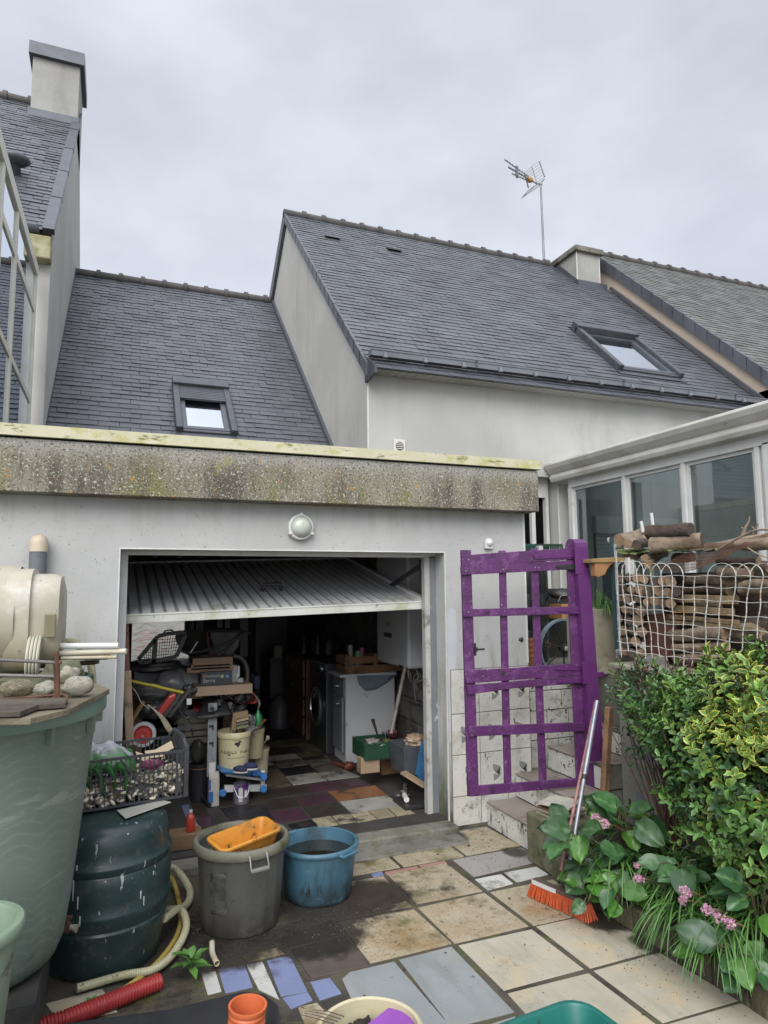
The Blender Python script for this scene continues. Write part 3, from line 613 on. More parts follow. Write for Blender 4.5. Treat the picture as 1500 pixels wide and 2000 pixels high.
# inner floor: coloured left-over tiles
def c_(*v): return v
fl=MB(); fl.box(-.3,2.75,YG+.02,9.6,0,FZ-.004); 
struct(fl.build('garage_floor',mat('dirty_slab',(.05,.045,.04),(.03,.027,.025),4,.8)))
tcol={'o':(.27,.115,.045),'w':(.36,.35,.31),'c':(.35,.30,.20),'p':(.085,.038,.055),'b':(.05,.04,.033),'k':(.018,.018,.02),'g':(.14,.128,.10),'t':(.13,.105,.068),'u':(.12,.14,.22)}
tm={k:mat('floor_tile_'+k,v,tuple(x*.75 for x in v),6,.42,island=.1,layers=[((.03,.027,.022),5,.5,.68,None,None,.7),((.02,.018,.016),18,.6,.7)],spec=.5) for k,v in tcol.items()}
keys=list(tm)
mb=MB(); B=lambda x,y:(480+x/3.571,1060+y/3.571)
def tile(mb,pts,z,k,th=.005,f=B):
    mb.mi=keys.index(k); P=[gz(*f(*p),z) for p in pts]; c=sum(P,V((0,0,0)))/len(P); P=[c+(p-c)*.985 for p in P]
    if (P[1]-P[0]).cross(P[2]-P[1]).z>0: P=P[::-1]
    mb.prism(P,(0,0,-th))
for k,p in (('o',((570,1735),(900,1690),(985,1755),(645,1800))),('w',((650,1805),(985,1760),(1095,1830),(735,1885))),
 ('c',((725,1890),(850,1870),(875,1890),(755,1915))),('c',((765,1920),(880,1895),(915,1925),(780,1950))),('c',((860,1870),(985,1850),(1045,1905),(920,1925))),('c',((990,1848),(1100,1835),(1180,1885),(1055,1905))),
 ('c',((460,1925),(590,1905),(645,1965),(510,1985))),('c',((600,1905),(720,1888),(775,1945),(650,1962))),('p',((335,1770),(555,1740),(635,1800),(400,1840))),('b',((400,1842),(640,1805),(720,1880),(460,1920))),
 ('b',((80,1805),(330,1772),(390,1835),(155,1870))),('p',((155,1875),(385,1845),(455,1920),(215,1955))),('b',((150,1725),(385,1690),(460,1735),(215,1775))),('p',((400,1690),(590,1665),(660,1712),(465,1742))),('p',((600,1660),(780,1640),(880,1688),(680,1710))),
 ('w',((275,1630),(490,1600),(570,1655),(330,1690))),('w',((500,1605),(685,1580),(800,1630),(580,1655))),('k',((230,1575),(440,1548),(500,1595),(285,1625))),('g',((455,1555),(600,1535),(680,1575),(510,1600))),('t',((130,1590),(225,1575),(320,1690),(140,1712))),
 ('g',((380,1500),(560,1475),(600,1530),(450,1550))),('g',((160,1525),(370,1500),(430,1545),(240,1570))),('b',((0,1745),(140,1727),(210,1777),(70,1800))),('k',((-180,1850),(130,1820),(210,1955),(-60,1990))),('k',((290,1965),(455,1928),(525,1978),(340,2010))),
 ('u',((-450,1830),(-390,1820),(-360,1905),(-420,1910))),('b',((-380,1820),(-300,1808),(-250,1900),(-350,1905))),('p',((-350,1910),(-250,1903),(-240,1975),(-310,1985))),('w',((-410,1915),(-360,1908),(-320,2000),(-380,2010))),('b',((-290,1800),(70,1800),(120,1815),(-180,1845)))):
    tile(mb,p,FZ,k)
for i in range(7):
    for j in range(8):
        x=.55+i*.235+(j%2)*.1; y=6.45+j*.32
        if x>1.9: continue
        mb.mi=keys.index(rn.choice('gtbbkw')); mb.box(x,x+.228,y,y+.312,FZ-.005,FZ)
struct(mb.build('floor_tiles',[tm[k] for k in keys]))
# sill of the garage
mb=MB(); mb.box(.0,OR_+.02,YG-.12,YG+.05,0,.062); ts=mb.build('threshold',M['concrete'],None,bevel=.012); struct(ts)
mb=MB(); mb.box(1.2,OR_,YG-.30,YG-.12,0,.02); struct(mb.build('kerb',M['concrete'],None,bevel=.008))
# ================================================================ PAVING
pcol={'a':(.39,.335,.235),'l':(.30,.285,.265),'w':(.52,.52,.48),'n':(.105,.083,.07),'s':(.27,.285,.285),'e':(.42,.385,.305),'v':(.19,.22,.36),'k':(.05,.045,.04),'r':(.33,.19,.15)}
pm={}
for k,v in pcol.items():
    dirt=[((.03,.025,.018),3.1,.56,.70,None,None,.65),((.10,.085,.03),4.2,.58,.74),((.05,.042,.03),60,.64,.70)]
    if k=='a': dirt=[((.27,.18,.085),2.3,.46,.72),((.16,.135,.07),3.4,.50,.66),((.035,.03,.018),2.6,.575,.70,None,None,.7),((.055,.045,.03),90,.57,.64),((.13,.13,.05),5,.56,.75),((.10,.085,.05),30,.58,.68)]
    if k in 'es': dirt=[((v[0]*.75,v[1]*.78,v[2]*.74),5,.45,.7,(1.5,.25,1)),((.04,.035,.03),2.2,.64,.74,None,None,.6),((.05,.045,.04),70,.64,.69),((.13,.12,.09),7,.60,.74),((v[0]*1.1,v[1]*.98,v[2]*.8),3,.5,.7)]
    pm[k]=mat('paving_'+k,v,tuple(x*.86 for x in v),3,.42,rvar=.14,island=.07,layers=dirt,spec=.45,bump=.25,bsc=90)
pk=list(pm); I=lambda x,y:(x,y)
rr_=random.Random(2)
def ptile(pts,k,z=.008):
    mb.mi=pk.index(k); z=z+rr_.uniform(-.0015,.0015); P=[gz(x,y,z)+V((rr_.uniform(-.003,.003),rr_.uniform(-.003,.003),rr_.uniform(-.0008,.0008))) for x,y in pts]
    if (P[1]-P[0]).cross(P[2]-P[1]).z>0: P=P[::-1]
    mb.prism(P,(0,0,-.006))
mb=MB()
for k,p in (('a',((738,1648),(848,1631),(907,1672),(788,1692))),('a',((660,1662),(732,1650),(782,1693),(684,1711))),('a',((856,1629),(948,1614),(1017,1651),(911,1671))),('a',((757,1708),(871,1686),(942,1740),(813,1765))),
 ('a',((682,1722),(748,1711),(802,1770),(680,1793))),('l',((883,1679),(1020,1655),(1054,1682),(925,1712))),('w',((927,1717),(978,1707),(1003,1725),(952,1738))),('w',((985,1704),(1048,1692),(1071,1707),(1010,1722))),
 ('a',((956,1742),(1080,1717),(1180,1776),(1042,1807))),('a',((817,1772),(945,1743),(1033,1808),(888,1843))),('a',((660,1800),(808,1775),(882,1842),(723,1880))),
 ('e',((894,1846),(1038,1814),(1140,1891),(984,1933))),('e',((1047,1810),(1172,1782),(1290,1853),(1152,1890))),('s',((780,1873),(883,1848),(1005,1975),(830,2020),(870,1990))),('s',((667,1912),(683,1898),(770,1877),(873,1995),(825,2030),(720,2020))),
 ('e',((1158,1895),(1287,1860),(1442,1953),(1295,1997))),('e',((992,1940),(1148,1900),(1285,2003),(1100,2060))),('e',((1303,2001),(1446,1958),(1600,2050),(1430,2100))),('s',((1005,1985),(1080,2050),(900,2110),(830,2040))),
 ('n',((569,1854),(675,1827),(720,1885),(607,1911))),('n',((540,1835),(647,1796),(672,1824),(566,1851))),('v',((427,1894),(478,1885),(493,1927),(440,1938))),('w',((482,1884),(513,1878),(545,1952),(506,1932))),('v',((520,1876),(567,1866),(600,1935),(548,1946))),('v',((553,1949),(601,1938),(612,1953),(569,1970))),('v',((605,1917),(644,1909),(667,1939),(625,1952))),
 ('k',((572,1972),(580,1967),(590,1990),(560,1990))),('a',((582,1967),(618,1957),(650,1990),(600,2010))),('k',((628,1955),(670,1942),(690,1965),(650,1985))),('w',((392,1900),(420,1896),(433,1935),(405,1942))),('a',((470,1868),(540,1850),(556,1862),(486,1878))),
 ('v',((725,1707),(746,1702),(750,1708),(730,1713))),('r',((750,1703),(814,1691),(820,1697),(755,1708))),('r',((818,1690),(868,1681),(873,1686),(824,1695))),('a',((395,1630),(425,1625),(440,1680),(400,1690))),('e',((90,1960),(200,1930),(230,1975),(120,2000)))):
    ptile(p,k)
P0=1.59
for i in range(-2,2):
    for j in range(5):
        x=P0+i*.43; y=2.25-.43-j*.43
        if i<0 or j>=1: mb.mi=pk.index('aes'[(i*7+j*3)%3]); mb.box(x,x+.415,y,y+.415,.002,.008)
SP=[(1.15,3.68,.26),(.60,3.50,.22),(.30,3.6,.32),(1.40,3.72,.20),(.98,3.42,.22),(2.42,3.02,.14),(2.44,2.75,.09),(2.15,4.38,.14),(1.5,4.34,.16),(2.45,3.95,.08),(2.45,3.35,.10),(1.9,4.4,.12),(1.2,4.25,.2)]
for m_ in list(pm.values())+[M['ground']]: spots(m_,SP)
struct(mb.build('paving',[pm[k] for k in pk],None,bevel=.0015))
# grit and rubble on the ground
gm=mat('grit',(.09,.08,.065),(.03,.027,.022),30,.8,island=.9)
mb=MB(); rr=random.Random(11)
def grit(cx,cy,sx,sy,n,s0=.0015,s1=.006,z=.008):
    for _ in range(n):
        x=rr.gauss(cx,sx); y=rr.gauss(cy,sy); s=rr.uniform(s0,s1)*rr.uniform(.5,1)
        if x>2.43: continue
        z_=z; a=rr.uniform(0,3); ca,sa=math.cos(a)*s,math.sin(a)*s
        mb.add([(x-ca,y-sa,z_),(x+sa,y-ca,z_),(x+ca,y+sa,z_),(x-sa,y+ca,z_),(x,y,z_+s*.8)],[(0,1,4),(1,2,4),(2,3,4),(3,0,4)])
grit(1.12,3.52,.16,.10,420,.001,.005); grit(.7,3.4,.22,.1,200,.001,.004); grit(2.3,3.0,.08,.35,350,.0015,.005); grit(1.8,4.2,.35,.15,260); grit(2.2,3.9,.2,.2,120); grit(.35,3.75,.12,.25,500); grit(1.5,3.3,.5,.7,120,.002,.004); grit(2.0,2.8,.3,.4,60,.002,.004)
tag(mb.build('grit',gm),'loose grit and crumbs of soil scattered over the paving','grit',kind='stuff')
mb=MB(); rl_=random.Random(3)
for _ in range(70):
    x=rl_.uniform(.9,2.4); y=rl_.uniform(2.2,4.3) if rl_.random()<.6 else rl_.uniform(3.9,4.4); s_=rl_.uniform(.004,.013); a=rl_.uniform(0,6.28); u=V((math.cos(a),math.sin(a),0))*s_; v=V((-math.sin(a),math.cos(a),0))*s_*.5; p=V((x,y,.010))
    mb.add([p-u,p-v*1.2+V((0,0,s_*.5)),p+u+V((0,0,s_*.3)),p+v],[(0,1,2,3)])
tag(mb.build('leaf_litter',mat('dead_leaf',(.05,.035,.02),(.02,.016,.012),30,.7,island=.6),None),'small dead leaves and black crumbs dropped on the slabs','litter',kind='stuff')
# ================================================================ STEPS right of the garage
st=thing('steps','tiled outdoor steps with mossy white risers climbing beside the garage wall','steps',(2.9,4.15,0))
sx=[2.555,2.80,3.08,3.36]; y0,y1=3.84,YG-.02
rm=mat('riser_tile',(.64,.63,.58),(.55,.54,.48),6,.4,island=.08,layers=[((.13,.14,.06),3.5,.54,.68),((.03,.028,.022),26,.575,.61),((.04,.035,.025),7,.62,.66,(1.5,1.5,.4))])
tm_=mat('tread_tile',(.30,.26,.22),(.24,.20,.17),4,.45,island=.12,layers=[((.05,.045,.035),4,.52,.72),((.02,.018,.015),20,.64,.7)])
for i,x in enumerate(sx):
    z=.17*(i+1); mb=MB(); mb.box(x,x+.6 if i<3 else 4.2,y0+.01,y1+.1 if i<2 else y1,z-.17 if i else 0,z-.012); mb.build('core',M['concrete'],st)
    mb=MB()
    for j in range(4):
        a=y0+.01+j*.155; mb.box(x-.010,x-.001,a+.003,a+.152,z-.165,z-.02)
    mb.build('riser',rm,st,bevel=.0015)
    mb=MB(); e=sx[i+1] if i<3 else 4.2
    for j in range(2): mb.box(x-.02,e-.011,y0+.0+j*.31,y0+.305+j*.31,z-.012,z)
    mb.build('tread',tm_,st,bevel=.002)
# tiled retaining wall behind the steps, up to the terrace
tz=1.05
rw=thing('retaining_wall','low retaining wall faced with cracked white tiles behind the upper steps','wall',(3.6,4.62,0))
mb=MB(); mb.box(GR+.01,4.7,4.62,4.85,0,tz); mb.build('core',M['concrete'],rw)
mb=MB(); rows=[.30,.52,.74,.89,1.045]
for j in range(4):
    x=GR+.02+(j%2)*.06; 
    while x<4.6:
        wv=rr.choice((.12,.2,.16)); mb.box(x,x+wv-.008,4.606,4.618,rows[j],rows[j+1]-.008); x+=wv
mb.build('facing_tile',rm,rw,bevel=.0015)
tr=MB(); tr.box(GR+.01,12,4.85,6.5,0,tz-.002); tr.box(3.42,12,-.5,4.62,0,tz-.0); struct(tr.build('terrace',M['concrete']))
# ================================================================ TERRACE WALL and planter
wm_=mat('flaking_painted_wall',(.22,.22,.18),(.16,.155,.12),4,.85,bump=1.5,bsc=40,layers=[((.05,.11,.2),3,.55,.66),((.35,.33,.12),4,.60,.70),((.04,.04,.02),3.3,.5,.7),((.06,.08,.02),6,.6,.75)])
mb=MB(); mb.box(3.22,3.42,-.5,3.83,0,1.14); tw_=tag(mb.build('terrace_wall',wm_),'flaking blue and yellow painted wall carrying the net fence and the logs','wall')
mb=MB(); mb.box(3.17,3.46,-.5,3.87,1.14,1.17); mb.build('coping',mat('coping_stone',(.30,.28,.23),(.2,.19,.14),5,.8,bump=1,layers=[((.1,.11,.04),4,.5,.7)]),tw_,bevel=.006)
mb=MB()
for k_ in range(34):
    y_=.3+k_*.095; mb.box(2.43+.012*noise.noise(V((k_*.7,0,0))),2.50,y_,y_+.094,0,.125+.02*noise.noise(V((k_*.5,3,0))))
pw=tag(mb.build('planter_edge',mat('mossy_edging',(.10,.09,.05),(.05,.047,.028),7,.9,bump=3,bsc=30,layers=[((.20,.17,.07),6,.56,.7),((.02,.02,.012),4,.5,.62)]),None,bevel=.012),'low mossy concrete edging along the planted bed','edging')
mb=MB(); mb.box(2.50,3.22,.3,3.8,0,.14); so_=mb.build('soil',mat('soil',(.03,.022,.015),(.015,.012,.01),12,.95,bump=3,bsc=40)); struct(so_)
# mossy block with the stacked tiles on it
b0=gz(1058,1700); 
mb=MB(); mb.box(2.45,2.76,3.50,3.82,0,.30); bl=tag(mb.build('concrete_block',mat('mossy_block',(.16,.15,.1),(.09,.09,.045),7,.9,bump=2,bsc=35,layers=[((.22,.17,.05),5,.6,.72),((.03,.04,.012),4,.5,.65)]),None,bevel=.015),'mossy concrete block carrying a stack of loose tiles at the foot of the steps','block')
for k in range(7):
    z=.305+k*.013; a=R(rr.uniform(-14,14)+ (18 if k>4 else 4)); c=V((2.60+rr.uniform(-.02,.02),3.66+rr.uniform(-.02,.02),z)); mb=MB()
    mb.obox(c,V((math.cos(a),math.sin(a),rr.uniform(-.02,.02)))*.10,V((-math.sin(a),math.cos(a),0))*.10,(0,0,.0045))
    col=[(.38,.33,.24),(.30,.26,.2),(.45,.43,.36),(.22,.12,.07)][k%4]
    o=mb.build('tile',mat('loose_tile',col,tuple(x*.7 for x in col),8,.5,layers=[((.08,.07,.04),6,.55,.7)]))
    tag(o,['lowest loose tile of the stack on the mossy block','tile second from the bottom of the stack on the mossy block','tile third from the bottom of the stack on the mossy block','middle tile of the seven stacked on the mossy block','tile third from the top of the stack on the mossy block','tile just under the top one of the stack on the mossy block','topmost loose tile of the stack on the mossy block'][k],'tile','loose tiles stacked on the mossy block')
# ================================================================ PURPLE GATE and post
pu=mat('purple_paint',(.105,.028,.118),(.078,.022,.088),5,.42,bump=1.2,bsc=45,layers=[((.15,.055,.165),9,.52,.66),((.045,.022,.045),13,.57,.66),((.38,.34,.37),62,.645,.665),((.05,.02,.055),5,.5,.75,(1,1,4)),((.16,.07,.17),24,.60,.68)],stretch=(1,1,1))
pu2=mat('fresh_purple_paint',(.105,.026,.125),(.09,.023,.105),3,.33,layers=[((.115,.035,.13),5,.5,.8)])
GY=3.98
gt=thing('gate','purple painted wooden garden gate of crossed planks swung open against the garage','gate',(3.05,GY,0))
def gp(x,y,dy=0): return gy(x,y,GY+dy)
def plank(mb,a,b,w0,w1,dy,t=.02):
    """plank whose four front corners are surveyed points"""
    P=[gp(*q,dy) for q in (a,b,w0,w1)]; mb.prism(P,(0,t,0))
stl=[((901,1074),(920,1074),(936,1555),(915,1556)),((1107,1064),(1127,1062),(1144,1500),(1128,1540))]
for s in stl:
    mb=MB(); plank(mb,*s,.0); mb.build('stile',pu,gt,bevel=.003)
for s in (((976,1075),(988,1075),(1000,1545),(987,1548)),((1037,1071),(1050,1070),(1069,1540),(1056,1544))):
    mb=MB(); plank(mb,*s,.0); 
    mb.build('upright_bar',pu,gt,bevel=.003)
rl=[((902,1085),(962,1080),(1120,1070),(1121,1092),(1000,1102),(903,1107)),((901,1107),(1120,1094),(1122,1112),(902,1123)),((905,1190),(1132,1184),(1133,1199),(906,1205)),((908,1309),(1000,1305),(1060,1300),(1138,1295),(1140,1318),(1000,1329),(912,1335)),((912,1338),(960,1335),(1140,1318),(1141,1334),(1000,1345),(915,1357)),((915,1419),(1142,1411),(1143,1428),(917,1439)),((917,1536),(1130,1520),(1131,1536),(918,1556))]
for i,s in enumerate(rl):
    mb=MB(); mb.prism([gp(*q,-.022) for q in s],(0,.020,0)); mb.build('rail',pu,gt,bevel=.003)
for i,s in enumerate((((1042,1083),(1122,1074),(1122,1088),(1045,1092)),((1086,1105),(1128,1101),(1128,1114),(1088,1110)),((1088,1192),(1134,1189),(1134,1200),(1090,1194)),((1084,1306),(1140,1298),(1140,1310),(1086,1309)),((1087,1330),(1140,1324),(1140,1334),(1088,1334)))):
    mb=MB(); mb.prism([gp(*q,-.028) for q in s],(0,.005,0)); 
    for f in (.15,.5,.85):
        c=gp(s[0][0]+(s[1][0]-s[0][0])*f,(s[0][1]+s[3][1])/2+(s[1][1]-s[0][1])*f+.0,-.03); mb.cyl(c,c-V((0,.005,0)),.005,n=8)
    mb.build('strap_hinge',M['black'] if i==1 else pu2,gt,bevel=.001)
mb=MB()
for x,y in ((915,1195),(985,1194),(1048,1192),(920,1318),(990,1316),(1060,1312),(925,1428),(995,1425),(1062,1420),(930,1545),(1000,1540),(910,1115),(983,1112),(1045,1108),(1052,1109),(915,1093)):
    c=gp(x,y,-.022); mb.cyl(c,c-V((0,.003,0)),.005,n=8)
mb.build('nail_heads',M['chrome'],gt)
mb=MB(); c=gp(930,1268,0); mb.box(c.x-.015,c.x-.005,GY-.01,GY+.0,c.z-.04,c.z+.04); mb.box(c.x-.015,c.x+.05,GY-.025,GY-.012,c.z-.006,c.z+.006); mb.box(c.x-.02,c.x+.0,GY-.02,GY,c.z-.015,c.z+.015); mb.build('latch',M['black'],gt)
# post: square with rounded top, leaning a little
pt=thing('gate_post','fresh purple square gate post with a rounded top','post',(3.15,GY,0))
a0=gp(1122,1065).x; a1=gp(1153,1065).x; c0=gp(1138,1300).x+.018; ztop=gp(1140,1053).z
wd=.105
mb=MB(); xb=3.175; rings=[]
def pr(z,x,w): return [(x,GY-.05,z),(x+w,GY-.05,z),(x+w,GY+.07,z),(x,GY+.07,z)]
zb=.10; xt=gp(1124,1070,-.05).x; xbm=gp(1160,1500,-.05).x+.01
zs_=[zb,ztop-.06]+[ztop-.06+.06*math.sin(R(a)) for a in (30,60,80,90)]; 
for i,z in enumerate(zs_):
    t=(z-zb)/(ztop-zb); x=xbm-.0+(xt-xbm)*t; 
    d=0 if i<2 else .055*(1-math.cos(R((30,60,80,90)[i-2])))
    rings.append([(x+d*.0,GY-.05+d,z),(x+.10,GY-.05+d,z),(x+.10,GY+.07-d,z),(x+.0,GY+.07-d,z)])
mb.ring(rings); mb.build('shaft',pu2,pt,bevel=.006,seg=3)
for zz in ((1068,1120),):
    mb=MB(); q=[gp(x,y,-.056) for x,y in ((1122,zz[0]),(1133,zz[0]-1),(1136,zz[1]),(1125,zz[1]+1))]; mb.prism(q,(0,.006,0)); mb.build('hinge_plate',pu2,pt)
mb=MB(); q=[gp(x,y,-.056) for x,y in ((1137,1292),(1148,1291),(1150,1335),(1139,1336))]; mb.prism(q,(0,.006,0)); mb.build('hinge_plate',pu2,pt)
mb=MB(); q=gp(1168,1318,-.05); mb.box(q.x,q.x+.06,GY-.04,GY-.02,q.z-.015,q.z+.015); mb.build('catch',pu2,pt)
# ================================================================ WALL FITTINGS
p=gy(585,1030,YG)
wl=thing('wall_lamp','round bulkhead lamp with an algae-stained glass above the garage door','lamp',(p.x,YG,p.z))
ax=(0,-1,0)
mb=MB(); mb.lathe((p.x,YG,p.z),[(.088,0),(.090,.02),(.085,.045),(.072,.05),(.072,.03)],36,ax,cap0=True); 
for a in range(3): 
    t=R(90+a*120); mb.obox((p.x+.085*math.cos(t),YG-.035,p.z+.085*math.sin(t)),(.012,0,0),(0,.018,0),(0,0,.008))
mb.build('body',M['pvc'],wl,smooth=40)
mb=MB(); mb.lathe((p.x,YG,p.z),[(.072,.035),(.068,.06),(.055,.08),(.035,.093),(.012,.098)],36,ax,cap1=True)
mb.build('diffuser',mat('stained_glass_dome',(.50,.54,.47),(.42,.46,.38),9,.18,layers=[((.28,.34,.14),8,.53,.68),((.66,.68,.62),4,.55,.7)],coat=.5),wl,smooth=60)
p=gy(952,1062,YG)
sn=thing('motion_sensor','small white domed sensor on the garage wall above the purple gate','sensor',(p.x,YG,p.z))
mb=MB(); o=.033; pts=[(p.x-o,YG,p.z-.04),(p.x+o,YG,p.z-.04),(p.x+o,YG,p.z+.01)]+[(p.x+o*math.cos(R(a)),YG,p.z+.01+o*math.sin(R(a))) for a in range(15,180,15)]+[(p.x-o,YG,p.z+.01)]
mb.prism(pts,(0,-.03,0)); mb.build('housing',M['pvc'],sn,bevel=.005); mb=MB(); mb.blob((p.x,YG-.032,p.z+.006),(.026,.022,.026),0,0); mb.build('lens',mat('white_lens',(.68,.68,.68),None,5,.25),sn,smooth=60)
# ================================================================ RIGHT CONSERVATORY
VX=4.75
cv=thing('conservatory','white framed conservatory with a deep gutter at the right, behind the stacked firewood','conservatory',(VX,5.2,tz))
ys=[gx(x,930,VX).y for x in (1118,1223,1340,1487)]; zt=2.80; za=1.9; yn=1.5
ys+= [ys[3]-1.0,ys[3]-2.0]
mb=MB(); mb.box(VX-.05,VX+.05,yn,ys[0]+.02,zt-.02,zt+.07); mb.box(VX-.03,VX+.05,yn,ys[0]+.02,tz+.02,tz+.10); mb.build('head_rail',M['pvc'],cv,bevel=.004)
for i,y in enumerate(ys):
    mb=MB(); w2=.022 if i else .035; mb.box(VX-.045,VX+.05,y-w2,y+w2,tz+.05,zt); 
    if i==3: mb.box(VX-.05,VX+.05,y-.12,y-.06,tz+.05,zt)
    mb.build('mullion',M['pvc'],cv,bevel=.004)
for i in range(5):
    a,b=ys[i]-.025,ys[i+1]+.025; mb=MB(); f=.03
    mb.box(VX-.02,VX+.03,b,b+f,tz+.1,zt-.02); mb.box(VX-.02,VX+.03,a-f,a,tz+.1,zt-.02); mb.box(VX-.02,VX+.03,b+f,a-f,zt-.02-f,zt-.02); o=mb.build('sash',M['pvc'],cv)
    mb=MB(); mb.box(VX-.002,VX+.003,b+f,a-f,tz+.1,zt-.02-f); mb.build('pane',M['glass'],o)
    if i<3:
        mb=MB(); mb.box(VX+.012,VX+.016,a-f-.05,a-f-.01,tz+.1,zt-.05); mb.build('inner_stile',M['cream_frame'],o)
# gutter moulding: swept profile
prof=[(.0,.0),(-.16,.02),(-.18,.06),(-.17,.10),(-.19,.115),(-.23,.16),(-.25,.20),(-.245,.225),(-.22,.225),(.3,.24),(.3,0)]
mb=MB(); rings=[[(VX+.03+a,y,zt+.05+b) for a,b in prof] for y in (yn,YF-.02)]; mb.ring([r[::-1] for r in rings]); mb.build('gutter',mat('white_gutter',(.58,.57,.53),(.5,.49,.44),3,.45,layers=[((.30,.29,.24),2.2,.5,.75,(1,.5,1)),((.16,.16,.13),9,.62,.75)]),cv,bevel=.006)
mb=MB(); mb.box(VX+.2,8.0,yn,YF,zt+.1,zt+.16); mb.build('roof_panel',glass('daylight_roof',(.85,.88,.9),.1),cv)  # unseen roof, made see-through to let daylight into the room behind
# interior
pm_d=mat('grey_inner_door',(.22,.23,.23),(.16,.17,.17),2,.4)
mb=MB(); mb.box(7.9,8.1,yn,YF,tz,zt+.1); mb.build('inner_wall',M['beige'],cv)
mb=MB(); mb.box(VX-.05,VX+.05,yn,YF,0,tz+.03); mb.build('plinth',M['stucco_house'],cv)
mb=MB(); mb.box(VX+.05,8,yn,YF,tz,tz+.02); mb.build('tiled_floor',mat('floor_tiles',(.25,.23,.2)),cv)
mb=MB(); mb.box(5.2,6.6,YF-.06,YF-.005,2.3,2.5)
for i in range(8): mb.box(5.22,6.58,YF-.03,YF-.005,1.95+i*.045,1.99+i*.045)
mb.build('shutter_box',M['pvc'],cv)
mb=MB(); mb.box(5.2,5.28,YF-.03,YF-.003,1.9,tz+.1); mb.box(6.5,6.6,YF-.03,YF-.003,tz,2.3);mb.box(6.0,6.05,YF-.03,YF-.003,tz,2.0); mb.build('inner_door_frame',M['cream_frame'],cv)
mb=MB(); mb.box(5.28,6.5,YF+.02,YF+.03,tz,2.3); mb.build('inner_door_pane',pm_d,cv)
q=(5.35,5.7,2.82); mb=MB(); mb.tube([q,(5.36,5.72,2.55),(5.37,5.7,2.42)],.006); mb.build('bulb_cable',M['pvc'],cv); mb=MB(); mb.blob((5.37,5.7,2.36),(.035,.035,.05),0,.0); mb.cyl((5.37,5.7,2.40),(5.37,5.7,2.45),.02); mb.build('bulb',M['pvc'],cv,smooth=50)
# things standing inside
for i,(x,y,z,dx,dy,dz,col) in enumerate(((6.9,4.4,1.65,.25,.3,.35,(.05,.12,.3)),(6.9,4.0,2.0,.2,.2,.12,(.4,.36,.05)),(7.0,3.7,1.6,.3,.25,.3,(.1,.2,.35)),(6.8,4.9,1.5,.2,.3,.25,(.25,.25,.25)))):
    mb=MB(); mb.box(x-dx,x+dx,y-dy,y+dy,tz+.02,tz+.5+z*.2) if i==0 else mb.box(x-dx,x+dx,y-dy,y+dy,z-dz/2,z+dz/2)
    mb.box(x-dx*1.02,x+dx*1.02,y-dy*1.02,y+dy*1.02,z+dz/2-.03,z+dz/2)
    o=mb.build('storage_box',mat('box_paint',col,None,6,.5),None,bevel=.01)
    tag(o,['large blue box on the conservatory floor','flat yellow box highest behind the conservatory glass','pale blue box behind the right conservatory pane','grey box behind the middle of the right conservatory pane'][i],'box','boxes inside the conservatory')
mb=MB(); mb.box(6.4,7.6,3.3,5.3,tz+.35,tz+.40); 
for a,b in ((6.45,3.4),(7.5,3.4),(6.45,5.2),(7.5,5.2)): mb.box(a,a+.05,b-.05,b,tz+.02,tz+.35)
tag(mb.build('table',M['wood']),'low wooden table behind the conservatory glass carrying boxes','table')
# ================================================================ LEFT CONSERVATORY (upper left)
lc=thing('conservatory','tall cream framed conservatory with sloping top at the upper left edge','conservatory',(-.82,6,0))
CX=-.815
def g2(x,y,dx=0): return gx(x,y,CX+dx)
def fbar(name,a,b,w,par=lc):
    mb=MB(); p=g2(*a);q=g2(*b); mb.bar(p,q,w,.07,up=(1,0,0)); return mb.build(name,M['cream_frame'],par,bevel=.004)
# geometry in the x = CX plane, in metres
ye=7.30; zt0=g2(70,512).z; 
sl=(g2(66,505).z-g2(0,272).z)/(g2(66,505).y-g2(0,272).y)
def zt_(y): return g2(66,505).z+(y-g2(66,505).y)*sl
yy0=4.5
mb=MB(); mb.prism([(CX-.04,yy0,zt_(yy0)+.0),(CX-.04,ye,zt_(ye)),(CX-.04,ye,zt_(ye)-.11),(CX-.04,yy0,zt_(yy0)-.11)],(.065,0,0)); mb.build('top_rail',M['cream_frame'],lc,bevel=.004)
mb=MB(); mb.prism([(CX-.02,yy0,zt_(yy0)-.42),(CX-.02,ye,zt_(ye)-.42),(CX-.02,ye,zt_(ye)-.49),(CX-.02,yy0,zt_(yy0)-.49)],(.035,0,0)); mb.build('transom',M['cream_frame'],lc,bevel=.004)
z3=g2(52,770).z
mb=MB(); mb.box(CX-.02,CX+.015,yy0,ye,z3-.04,z3+.02); mb.build('transom',M['cream_frame'],lc,bevel=.004)
for y in (ye-.04,g2(22,600).y,g2(22,600).y-.75,4.53):
    mb=MB(); mb.box(CX-.025,CX+.02,y-.035,y+.035,2.5,zt_(y)-.1); mb.build('mullion',M['cream_frame'],lc,bevel=.004)
mb=MB(); mb.prism([(CX,yy0,zt_(yy0)-.1),(CX,ye,zt_(ye)-.1),(CX,ye,2.4),(CX,yy0,2.4)],(.004,0,0)); mb.build('panes',M['glass_l'],lc)
mb=MB(); mb.box(CX-2.6,CX-.06,4.5,ye-.1,2.625,2.64); mb.build('floor_slab',M['dark'],lc)
mb=MB(); mb.box(CX-2.7,CX-2.6,4.5,ye-.1,2.4,4.0); mb.build('back_wall',M['stucco_house'],lc)
